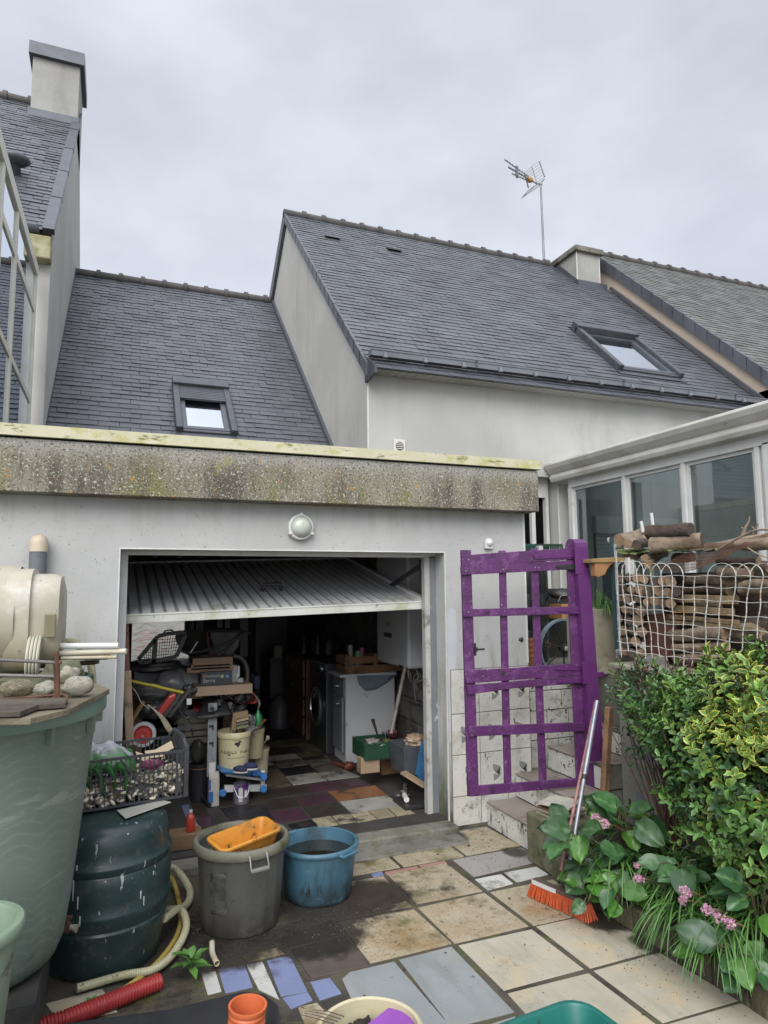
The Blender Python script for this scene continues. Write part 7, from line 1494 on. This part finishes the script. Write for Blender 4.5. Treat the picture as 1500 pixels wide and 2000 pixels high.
# barrel, pots, crates behind the gate on the terrace
p=gz(1083,1300,tz); YB=4.98
q0=gy(1060,1190,YB)
bb=thing('barrel','tall black water barrel standing on the terrace behind the purple gate','barrel',(q0.x,YB+.2,tz))
zt_b=gy(1080,1092,YB).z
mb=MB(); rB=.24; cxb=gy(1089,1180,YB).x-rB+.01
h=zt_b-tz; mb.lathe((cxb,YB+.22,tz),[(rB*.9,0),(rB*.97,.03),(rB,h*.3),(rB*.985,h*.31),(rB*1.01,h*.33),(rB,h*.65),(rB*.985,h*.66),(rB,h*.68),(rB*.98,h*.93),(rB*.9,h*.99),(0,h)],48,cap0=True); mb.build('body',pm_('wet_black',(.012,.013,.014),c2=(.02,.022,.022),r=.22,s=8,layers=[((.15,.15,.14),30,.66,.69)]),bb,smooth=40)
for k,(x0_,x1_,c_2,lb) in enumerate(((1024,1046,(.02,.09,.07),'teal crate left on top of the black barrel'),(1046,1072,(.02,.05,.025),'dark green crate in the middle on the black barrel'),(1072,1100,(.015,.05,.022),'dark green crate furthest right on the black barrel'))):
    cc=thing('crate',lb,'crate',gy((x0_+x1_)/2,1080,YB+.1),'green crates on the black barrel'); a=gy(x0_,1062,YB+.05+.02*k); b=gy(x1_,1090,YB+.05+.02*k); m_=pm_('crate_%d'%k,c_2); nY=YB+.05+.02*k
    mb=MB(); mb.box(a.x,b.x,nY,nY+.22,b.z-.02,b.z); mb.box(a.x,b.x,nY,nY+.02,a.z-.02,a.z-.0); mb.box(a.x,b.x,nY+.2,nY+.22,a.z-.02,a.z)
    for i in range(9): t=i/8; x=a.x+(b.x-a.x)*t; mb.box(x-.004,x+.004,nY,nY+.01,b.z,a.z-.02); mb.box(x-.004,x+.004,nY+.21,nY+.22,b.z,a.z-.02)
    mb.box(a.x,b.x,nY,nY+.01,(a.z+b.z)/2-.006,(a.z+b.z)/2+.006); mb.build('lattice',m_,cc)
mb=MB(); a=gy(1052,1066,YB); mb.box(a.x,a.x+.045,YB,YB+.05,a.z-.06,a.z); tag(mb.build('jar',M['pvc'],None,bevel=.004),'small white pot on the green crates behind the gate','pot')
YW=4.72; wc_=gy(1101,1266,YW); rw_=gy(1101,1208,YW).z-wc_.z
wl_=thing('wheel','black spoked cart wheel with a worn blue rim leaning behind the gate','wheel',(wc_.x,YW,wc_.z-rw_))
mb=MB(); mb.lathe(wc_,[(rw_*.93,-.02),(rw_,-.02),(rw_*1.01,0),(rw_,.02),(rw_*.93,.02),(rw_*.92,0),(rw_*.93,-.02)],56,(0,-1,0)); mb.build('rim',mat('worn_rim',(.16,.22,.26),(.05,.05,.05),9,.5,layers=[((.3,.31,.3),12,.6,.66)]),wl_,smooth=40)
mb=MB()
for k in range(7): a=R(12+k*51.4); mb.cyl(wc_,wc_+V((math.cos(a)*rw_*.93,0,math.sin(a)*rw_*.93)),.006,n=8)
mb.build('spokes',DK,wl_)
mb=MB(); mb.lathe(wc_+V((0,.02,0)),[(0,0),(.038,0),(.038,.04),(.02,.05),(0,.052)],24,(0,-1,0)); mb.build('hub',DK,wl_,smooth=40); mb=MB(); mb.blob(wc_-V((0,.035,0)),(.018,.01,.018),2,.3,3); mb.build('hub_paint',M['pvc'],wl_)
mb=MB(); a=gy(1090,1180,YW+.3); b=gy(1125,1208,YW+.3); mb.box(a.x,b.x,YW+.25,YW+.45,b.z,a.z); tag(mb.build('box',pm_('orange_box',(.45,.24,.08),c2=(.35,.18,.06)),None,bevel=.004),'orange and yellow box behind the cart wheel','box')
mb=MB(); mb.blob(gy(1096,1160,YW+.35),(.10,.1,.05),12,.2); tag(mb.build('black_cover',DK,None,smooth=60),'black folded cover above the orange box','cover')
mb=MB(); mb.tube(bez([gy(1090,1175,YW+.2),gy(1096,1164,YW+.2),gy(1108,1162,YW+.2)]),.004,6); tag(mb.build('wire_hoop',M['chrome']),'thin wire hoop above the orange box','handle')
terra=mat('terracotta',(.36,.14,.07),(.28,.11,.055),6,.7,layers=[((.18,.1,.06),7,.58,.72)])
def pot(c,r,h,label,group=None,m=terra):
    root=thing('flower_pot',label,'flower pot',c,group); mb=MB(); mb.lathe(c,[(r*.68,0),(r*.93,h*.78),(r*1.02,h*.78),(r*1.04,h),(r*.93,h),(r*.88,h*.8),(0,h*.75)],32,cap0=True); mb.build('body',m,root,smooth=35); return root
pot(gz(1063,1290,tz)+V((0,.05,0)),.085,.15,'terracotta pot left of the cart wheel behind the gate')
for k in range(4): 
    c=gz(1037,1300,tz)+V((.02,.0,k*.045)); mb=MB(); mb.lathe(c,[(.05,0),(.065,.07),(.07,.07),(.07,.09),(.06,.09)],24,cap0=True); tag(mb.build('flower_pot',terra,None,smooth=40),['lowest terracotta pot of the nested column at the wall corner','second terracotta pot up the nested column','third terracotta pot up the nested column','top terracotta pot of the nested column at the wall corner'][k],'flower pot','terracotta pots nested at the wall corner')
bx('black_recess_board','dark recess board behind the wheel on the terrace','board',(1030,1150,1130,1300),5.3,.05,DK)  # plain black board across the recess behind the wheel
# cream planter with the grassy plant
pl_=thing('planter','tall cream stone planter between the purple post and the net fence','planter',(3.6,4.2,tz))
a=gy(1166,1190,4.15); b=gy(1206,1290,4.15); mb=MB(); mb.box(a.x-.02,b.x+.16,4.15,4.5,tz,a.z); mb.build('box',mat('cream_stone',(.36,.33,.26),(.28,.26,.19),4,.8,layers=[((.15,.15,.08),4,.55,.75)]),pl_,bevel=.006)
# ---------------------------------------------------------------- foliage
def leafset(name,items,m,parent=None,fold=.25):
    """items: (base, direction, normal, length, width, curl)"""
    vs=[];fs=[];uv=[]
    for (b,d,n,L_,W2,cu) in items:
        b=V(b); d=V(d).normalized(); n=V(n); n=(n-d*n.dot(d)); 
        if n.length<1e-4: n=d.orthogonal()
        n.normalize(); s=d.cross(n); k=len(vs)
        def P(t,w,lift=0): return b+d*(L_*t)+n*(-cu*L_*t*t+lift)+s*(w*W2)
        e=fold*W2
        pts=[(P(0,0),.5),(P(.3,-.42,e),1),(P(.3,0),0),(P(.3,.42,e),1),(P(.68,-.5,e),1),(P(.68,0),0),(P(.68,.5,e),1),(P(1,0),1)]
        for p,u in pts: vs.append(p); uv.append((u,0))
        fs+=[(k,k+2,k+1),(k,k+3,k+2),(k+1,k+2,k+5,k+4),(k+2,k+3,k+6,k+5),(k+4,k+5,k+7),(k+5,k+6,k+7)]
    mb=MB(); mb.v=[tuple(v) for v in vs]; mb.f=fs; mb.m=[0]*len(fs); mb.uv=uv
    return mb.build(name,m,parent,smooth=80)
def leafmat(name,c,c2,edge=None,r=.38,isl=.35):
    m=mat(name,c,c2,7,r,island=isl,edge=edge,spec=.5); m.node_tree.nodes
    return m
rf_=random.Random(77)
def rdir(up=0): 
    v=V((rf_.gauss(0,1),rf_.gauss(0,1),rf_.gauss(0,1))).normalized(); v.z+=up; return v.normalized()
def bush(root,blobs,nclus,leafL,leafW,m,per=8,name='foliage',up=.5,shell=.55):
    items=[]; tot=sum(b[1][0]*b[1][1]+b[1][1]*b[1][2] for b in blobs)
    for (c,r) in blobs:
        n=int(nclus*(r[0]*r[1]+r[1]*r[2])/tot)
        for _ in range(n):
            o=rdir(.15); k=shell+(1-shell)*rf_.random()**.6; k*=1+.22*noise.noise(V(o)*3+V(c))*1.6
            p=V((c[0]+o.x*r[0]*k,c[1]+o.y*r[1]*k,c[2]+o.z*r[2]*k)); ax_=(V((o.x/r[0],o.y/r[1],o.z/r[2])).normalized()*.8+V((0,0,up))+rdir()*.35).normalized()
            u=ax_.orthogonal().normalized(); w=ax_.cross(u); a0=rf_.uniform(0,6.28); sc2=rf_.uniform(.7,1.2)
            for i in range(per):
                a=a0+i*2.4; el=.25+.75*(i/per); s=sc2*rf_.uniform(.75,1.1)*(1-.35*i/per)
                d=(u*math.cos(a)+w*math.sin(a))*(1-el*.55)+ax_*el; items.append((p+ax_*(.012*i*sc2),d,ax_,leafL*s,leafW*s,.15+.25*rf_.random()))
    return leafset(name,items,m,root)
def stems(root,a,tips,r,m,name='stem'):
    mb=MB()
    for t in tips:
        a_=V(a)+V((rf_.uniform(-.04,.04),rf_.uniform(-.04,.04),0)); t=V(t); mid=a_.lerp(t,.5)+V((rf_.uniform(-.05,.05),rf_.uniform(-.05,.05),.04)); P=bez([a_,mid,t],5); n=len(P)
        mb.tube(P,r,6,rf=lambda i:r*(1-.7*i/n))
    return mb.build(name,m,root,smooth=50)
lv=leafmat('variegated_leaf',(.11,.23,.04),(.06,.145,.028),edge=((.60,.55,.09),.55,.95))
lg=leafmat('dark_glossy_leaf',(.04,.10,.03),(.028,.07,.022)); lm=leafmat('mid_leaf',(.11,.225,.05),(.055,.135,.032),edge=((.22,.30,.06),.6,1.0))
twm=pm_('brown_twig',(.10,.055,.04),c2=(.07,.04,.03),s=20,r=.8)
ev=thing('shrub','dense variegated spindle shrub with yellow-edged leaves at the right below the net fence','shrub',(2.85,2.5,.14))
bush(ev,[((2.86,2.48,1.10),(.26,.30,.24)),((2.80,2.40,.88),(.28,.30,.28)),((2.9,2.22,1.05),(.28,.28,.30))],410,.062,.029,lv)
bush(ev,[((2.86,2.75,.98),(.26,.26,.22)),((2.80,2.56,.68),(.26,.34,.26)),((2.76,2.25,.60),(.25,.28,.26))],440,.060,.028,lm,name='lower_foliage')
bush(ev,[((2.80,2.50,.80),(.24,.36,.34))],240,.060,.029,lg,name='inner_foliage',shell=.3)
def shoots(root,n,cx,cy,cz,rx,ry,rz,L_,W2,m,name='foliage'):
    it=[]; mb=MB()
    for _ in range(n):
        a=rf_.uniform(0,6.28); el=rf_.uniform(-.2,1.2); o=V((math.cos(a)*math.cos(el),math.sin(a)*math.cos(el),math.sin(el))); p=V((cx+o.x*rx,cy+o.y*ry,cz+o.z*rz)); d=(o*.7+V((0,0,.7))+rdir()*.3).normalized(); ln=rf_.uniform(.06,.15)
        mb.tube([p-d*.08,p+d*ln*.5,p+d*ln],.0022,5); u=d.orthogonal().normalized(); w=d.cross(u)
        for i in range(11): t=i/10; b=i*2.4; it.append((p+d*ln*t,(u*math.cos(b)+w*math.sin(b))*(1-.5*t)+d*(.4+.8*t),d,L_*rf_.uniform(.6,1.1),W2*rf_.uniform(.7,1.1),.25))
    leafset(name,it,m,root); mb.build('twigs',twm,root)
shoots(ev,26,2.84,2.46,.98,.27,.36,.30,.055,.025,lv); shoots(ev,24,2.80,2.55,.80,.28,.42,.30,.055,.024,lm,'green_foliage')
stems(ev,(2.85,2.5,.14),[(2.8+rf_.uniform(-.2,.2),2.5+rf_.uniform(-.3,.3),rf_.uniform(.7,1.1)) for _ in range(16)],.010,twm)
e2_=thing('shrub','thin green twiggy shrub beside the purple post, left of the variegated one','shrub',(2.95,3.2,.14))
bush(e2_,[((2.95,3.22,1.05),(.22,.22,.16)),((2.88,3.05,.86),(.20,.22,.20)),((2.98,3.42,1.02),(.16,.14,.12))],190,.050,.018,lg,per=7,shell=.2)
bush(e2_,[((2.86,2.98,.92),(.16,.18,.20))],150,.052,.021,lm,per=7,shell=.3,name='light_foliage')
shoots(e2_,26,2.92,3.15,.95,.22,.28,.22,.05,.019,lm)
stems(e2_,(2.95,3.1,.14),[(2.92+rf_.uniform(-.2,.15),3.15+rf_.uniform(-.25,.35),rf_.uniform(.8,1.3)) for _ in range(34)],.006,twm,name='twigs')
e3=thing('rose_bush','bare reddish twiggy bush with one pink hip by the terrace wall','bush',(3.05,3.1,.14))
tt_=[(3.05+rf_.uniform(-.18,.1),3.2+rf_.uniform(-.25,.25),rf_.uniform(1.05,1.36)) for _ in range(46)]
stems(e3,(3.03,3.12,.7),tt_,.0045,pm_('reddish_twig',(.11,.045,.035),c2=(.08,.04,.03),s=20,r=.7),name='twigs'); mb=MB(); mb.blob(gx(1259,1308,3.05),(.016,.016,.022),1,.1); mb.build('hip',pm_('pink_bud',(.45,.08,.10)),e3,smooth=60)
# low broad-leaved plants
bg=leafmat('bergenia_leaf',(.028,.08,.028),(.042,.105,.03),edge=((.075,.15,.05),.5,1.0),r=.4,isl=.35); bg2=leafmat('bright_bergenia_leaf',(.07,.18,.028),(.05,.135,.022),edge=((.13,.24,.06),.5,1.0),r=.32,isl=.25)
stemm=pm_('pale_stem',(.22,.28,.10),r=.5)
def broad(root,c,items,m,name='leaves'):
    vs=[];fs=[];mb=MB(); UV_=[]
    for (b,d,n,L_,W2) in items:
        b=V(b);d=V(d).normalized();n=V(n);n=(n-d*n.dot(d)).normalized(); s=d.cross(n); k=len(mb.v); nu,nv=6,7; V_=[]
        for j in range(nv+1):
            t=j/nv; w=W2*.5*(math.sin(math.pi*min(1,t*1.0)**.75)**.7 if 0<t<1 else .03)
            for i in range(nu+1):
                q=i/nu*2-1; rip=.05*W2*math.sin(j*2.3+abs(q)*5)+.10*W2*(q*q)-.35*L_*t*t
                UV_.append((1.0 if i==nu//2 else (.55 if j%2 else 0),0)); V_.append(b+d*(L_*t)+s*(q*w)+n*(rip+.12*W2*noise.noise(b*7+V((q*2,t*3,0)))))
        F_=[(j*(nu+1)+i,j*(nu+1)+i+1,(j+1)*(nu+1)+i+1,(j+1)*(nu+1)+i) for j in range(nv) for i in range(nu)]
        mb.add(V_,F_)
    mb.uv=UV_
    return mb.build(name,m,root,smooth=80)
def berg(x,y,z,n,sz,label,bright=0,ov=None):
    c=gz(x,y,z); root=thing('bergenia',label,'plant',(c.x,c.y,.14)); it=[];it2=[]; mb=MB(); n=int(n*1.15); sz*=1.3; tc_=V((-.55,-.75,.35))
    for i in range(n):
        a=i*2.4+rf_.uniform(-.3,.3); el=rf_.uniform(-.15,.85); d=V((math.cos(a)*math.cos(el)-.12,math.sin(a)*math.cos(el)-.12,math.sin(el))).normalized(); L_=sz*rf_.uniform(.6,1.1)
        st_=c+d*sz*rf_.uniform(.12,.75)+V((0,0,rf_.uniform(-.05,.04))); mb.tube(bez([V((c.x,c.y,.13)),c.lerp(st_,.5),st_],4),.003,6)
        dd=(d+V((0,0,-.25))+rdir()*.25).normalized(); nn3=(V((0,0,.9))+tc_*.7+rdir()*.75)
        t=(st_,dd,nn3,L_,L_*.78); (it2 if i%7<bright*7 else it).append(t)
    if it: broad(root,c,it,bg)
    if it2: broad(root,c,it2,bg2,'young_leaves')
    mb.build('stalks',pm_('dark_stalk',(.08,.07,.035)),root,smooth=50); return root,c
berg(1168,1690,.24,15,.13,'broad dark-leaved plant right beside the mossy block and broom',.15)
berg(1205,1735,.20,12,.11,'broad-leaved plant with bright green young leaves behind the broom head',.5)
berg(1130,1640,.38,9,.12,'broad-leaved plant standing highest beside the broom handle',.1)
berg(1215,1600,.45,12,.13,'dark broad-leaved plant below the twiggy shrub',.1)
berg(1150,1745,.16,6,.075,'small broad-leaved plant at the corner of the block',.4)
berg(1440,1870,.18,12,.12,'broad-leaved plant drooping over the edging at lower right',.25)
berg(1330,1700,.34,10,.11,'broad-leaved plant half hidden in the grassy leaves',.0)
berg(1480,1760,.34,10,.12,'broad-leaved plant at the right edge under the shrub',.1)
# flower heads
fm=mat('pink_flower',(.50,.17,.36),(.62,.38,.46),60,.6,island=.3)
def flower(x,y,X_,r,label,n=60):
    X_=2.36; r*=1.0
    c=gx(x,y,X_); root=thing('flower',label,'flower',c,'pink flower heads'); mb=MB()
    for i in range(n):
        o=V((rf_.gauss(0,1),rf_.gauss(0,1),rf_.gauss(0,1))).normalized()*r*rf_.uniform(.5,1); p=c+V((o.x,o.y*1.2,o.z)); s=r*.24
        dd=rdir(); u=dd.orthogonal().normalized(); w_=dd.cross(u)
        for k in range(5): a=k*1.257; q=u*math.cos(a)+w_*math.sin(a); q2=u*math.cos(a+.6)+w_*math.sin(a+.6); mb.add([p,p+q*s+dd*s*.3,p+q2*s*1.0+dd*s*.4],[(0,1,2)])
    mb.build('petals',fm,root); mb=MB(); mb.tube(bez([c+V((.22,.10,-.10)),c+V((.09,.04,-.03)),c],5),.0035,6); mb.build('stalk',pm_('flower_stalk',(.3,.2,.12)),root)
for a in ((1163,1597,2.62,.026,'pink flower head nearest the broom handle'),(1180,1609,2.64,.024,'pale pink flower head just right of the one by the broom handle'),(1247,1717,2.56,.024,'round magenta flower head in the middle of the bed'),(1243,1690,2.6,.014,'tiny pink flower head above the round magenta one'),(1337,1743,2.56,.028,'pale dusty pink flower head in the grassy leaves'),(1333,1760,2.56,.018,'small pale flower tuft hanging under the dusty pink head'),(1383,1777,2.5,.024,'bright magenta flower head towards the lower right'),(1404,1792,2.5,.022,'pale pink flower head right of the bright magenta one'),(1425,1806,2.5,.024,'lowest pale pink flower head at the lower right')): flower(*a)
# grassy leaves
gr=leafmat('strap_leaf',(.085,.19,.04),(.055,.135,.03),r=.35,isl=.35)
def strap(root,c,n,L_,w_,m,name='leaves',spread=1.0,lean=(0,0)):
    vs=MB()
    for i in range(n):
        a=rf_.uniform(0,6.283); d=V((math.cos(a)*spread+lean[0],math.sin(a)*spread+lean[1],0)); l=L_*rf_.uniform(.6,1.15); b=V(c)+V((rf_.uniform(-.05,.05),rf_.uniform(-.05,.05),0)); pr_2=None; s=V((-math.sin(a),math.cos(a),0)); up_=rf_.uniform(.45,1.0); P=[];nn_=9
        for k in range(nn_):
            t=k/(nn_-1); p=b+d*(l*t*.62)+V((0,0,l*(up_*t*1.15-1.05*t*t*up_-.18*t*t))); w2=w_*(1-t)**.5*.5+.0005
            P+= [p-s*w2,p+V((0,0,-w2*.5)),p+s*w2]
        F_=[]
        for k in range(nn_-1): F_+=[(k*3,k*3+1,k*3+4,k*3+3),(k*3+1,k*3+2,k*3+5,k*3+4)]
        vs.add(P,F_)
    return vs.build(name,m,root,smooth=80)
for i,(x,y,n,lb) in enumerate(((1300,1690,70,'clump of arching strap leaves left of the dusty pink flower'),(1360,1730,70,'clump of strap leaves spilling over the edging in the middle'),(1440,1740,60,'clump of strap leaves below the shrub at the right'),(1250,1650,40,'thin clump of strap leaves behind the broad-leaved plants'),(1470,1700,60,'clump of strap leaves under the shrub near the right edge'),(1210,1690,30,'short strap leaves between the two left broad-leaved plants'),(1490,1800,50,'clump of strap leaves at the right edge of the view'),(1330,1790,55,'low clump of strap leaves hanging over the concrete edging'),(1400,1830,45,'clump of drooping strap leaves nearest the lower right corner'))):
    c=gz(x,y,.22 if i<7 else .16); c.x=min(c.x,3.1); c.x=max(c.x,2.54); root=thing('grass_clump',lb,'plant',(c.x,c.y,.14)); strap(root,c,int(n*1.9),.44,.009,gr,lean=(-.35,-.2))
gcl=thing('grass_clump','small wild grass tuft between the gate foot and the mossy block','grass',(2.75,3.7,.3)); strap(gcl,(2.92,3.72,.28),60,.26,.004,gr,lean=(-.2,-.1))
gp2=thing('spider_plant','bright grassy plant overflowing the cream planter by the post','plant',(3.7,4.25,1.8)); c=gy(1182,1192,4.25); strap(gp2,c,90,.30,.009,leafmat('fresh_strap_leaf',(.10,.21,.05),(.07,.16,.035)),lean=(-.1,-.2)); strap(gp2,(c.x-.1,c.y-.08,c.z+.02),14,.55,.008,gr,name='long_leaves',spread=.3,lean=(-.1,-.25))
# weed in front
wd3=gz(372,1905,.02); w3=thing('weed','young green weed with long leaves growing from the black trough edge','weed',wd3); it=[]
for k in range(13): a=k*2.4; it.append((wd3+V((0,0,.02+.004*k)),V((math.cos(a),math.sin(a),.35+.06*k)),(0,0,1),.11*rf_.uniform(.6,1.1),.034,.35))
leafset('leaves',it,leafmat('weed_leaf',(.09,.20,.04),(.06,.15,.03)),w3)
w4p=gz(178,1958,.03); w4=thing('weed','tiny seedling beside the red ribbed duct','weed',w4p); it=[]
for k in range(6): a=k*2.4; it.append((w4p+V((0,0,.01)),V((math.cos(a),math.sin(a),.3)),(0,0,1),.03,.015))
broad(w4,w4p,it,bpy.data.materials['weed_leaf'])
# ---------------------------------------------------------------- broom, stick, half pipe
bx0=gz(1108,1745,.10)
br_=thing('broom','grey metal handled broom with an orange bristle head leaning on the flower bed','broom',(2.4,3.35,0))
top=gy(1166,1370,3.62); bot=D(1117,1662,3.62)
mb=MB(); mid=top.lerp(bot,.55); mb.cyl(mid,top,.0135,n=16); mb.cyl(bot+(bot-top).normalized()*.06,mid,.0115,n=16); mb.build('handle',pm_('scratched_aluminium',(.42,.43,.46),c2=(.33,.34,.37),r=.35,metal=.7,s=20),br_,smooth=40)
mb=MB(); mb.cyl(mid-(top-mid).normalized()*.015,mid+(top-mid).normalized()*.012,.0155,n=16); mb.build('collar',DK,br_)
ha=gz(1042,1722,.085); hb=gz(1150,1768,.085); dh=(hb-ha); dh.z=0; dn=dh.normalized(); pn=V((-dn.y,dn.x,0))
if pn.y<0: pn=-pn
mb=MB(); mb.obox((ha+hb)/2+V((0,0,.012)),dh*.5,pn*.025,(0,0,.009)); mb.build('head_block',pm_('dark_head',(.10,.07,.06),r=.6),br_,bevel=.006)
mb=MB(); a=ha+dn*.01-pn*.0265+V((0,0,.012)); mb.hexa([a-V((0,0,.012)),a+dn*.16-V((0,0,.012)),a+dn*.16+pn*.002-V((0,0,.012)),a+pn*.002-V((0,0,.012)),a+V((0,0,.010)),a+dn*.16+V((0,0,.010)),a+dn*.16+pn*.002+V((0,0,.010)),a+pn*.002+V((0,0,.010))]); mb.build('scraper_strip',M['pvc'],br_)
mb=MB(); n=int(dh.length/.0065)
for i in range(n):
    for j in range(5):
        p=ha+dh*((i+.5)/n)+pn*(j-2)*.010; t=(i/n-.5)*.05; q=p+dn*t+pn*(j-2)*.006+dn*rf_.uniform(-.006,.006); mb.cyl((p.x,p.y,p.z+.004),(q.x,q.y,.010+rf_.uniform(0,.006)),.0026,.0034,5,False)
mb.build('bristles',pm_('orange_bristle',(.55,.10,.03),c2=(.42,.07,.025),s=40,r=.5),br_)
mb=MB(); mb.cyl(gy(1163,1372,3.68),D(1096,1700,3.60),.009,n=10); tag(mb.build('stick',pm_('pink_peeling',(.22,.09,.09),c2=(.35,.2,.17),s=25,r=.7),None,smooth=40),'peeling pinkish stick leaning just behind the broom handle','stick')
mb=MB(); a=gy(1190,1380,3.70); b=gy(1180,1560,3.66); mb.bar(a,b,.06,.02,up=(0,1,0)); mb.bar(a-V((.03,.02,0)),b-V((.03,.02,0)),.02,.04,up=(0,1,0)); tag(mb.build('plank',mat('stained_plank',(.30,.17,.09),(.16,.09,.05),6,.6,layers=[((.05,.035,.025),4,.5,.68)]),None,bevel=.006),'stained brown plank standing against the terrace wall behind the broom','plank')
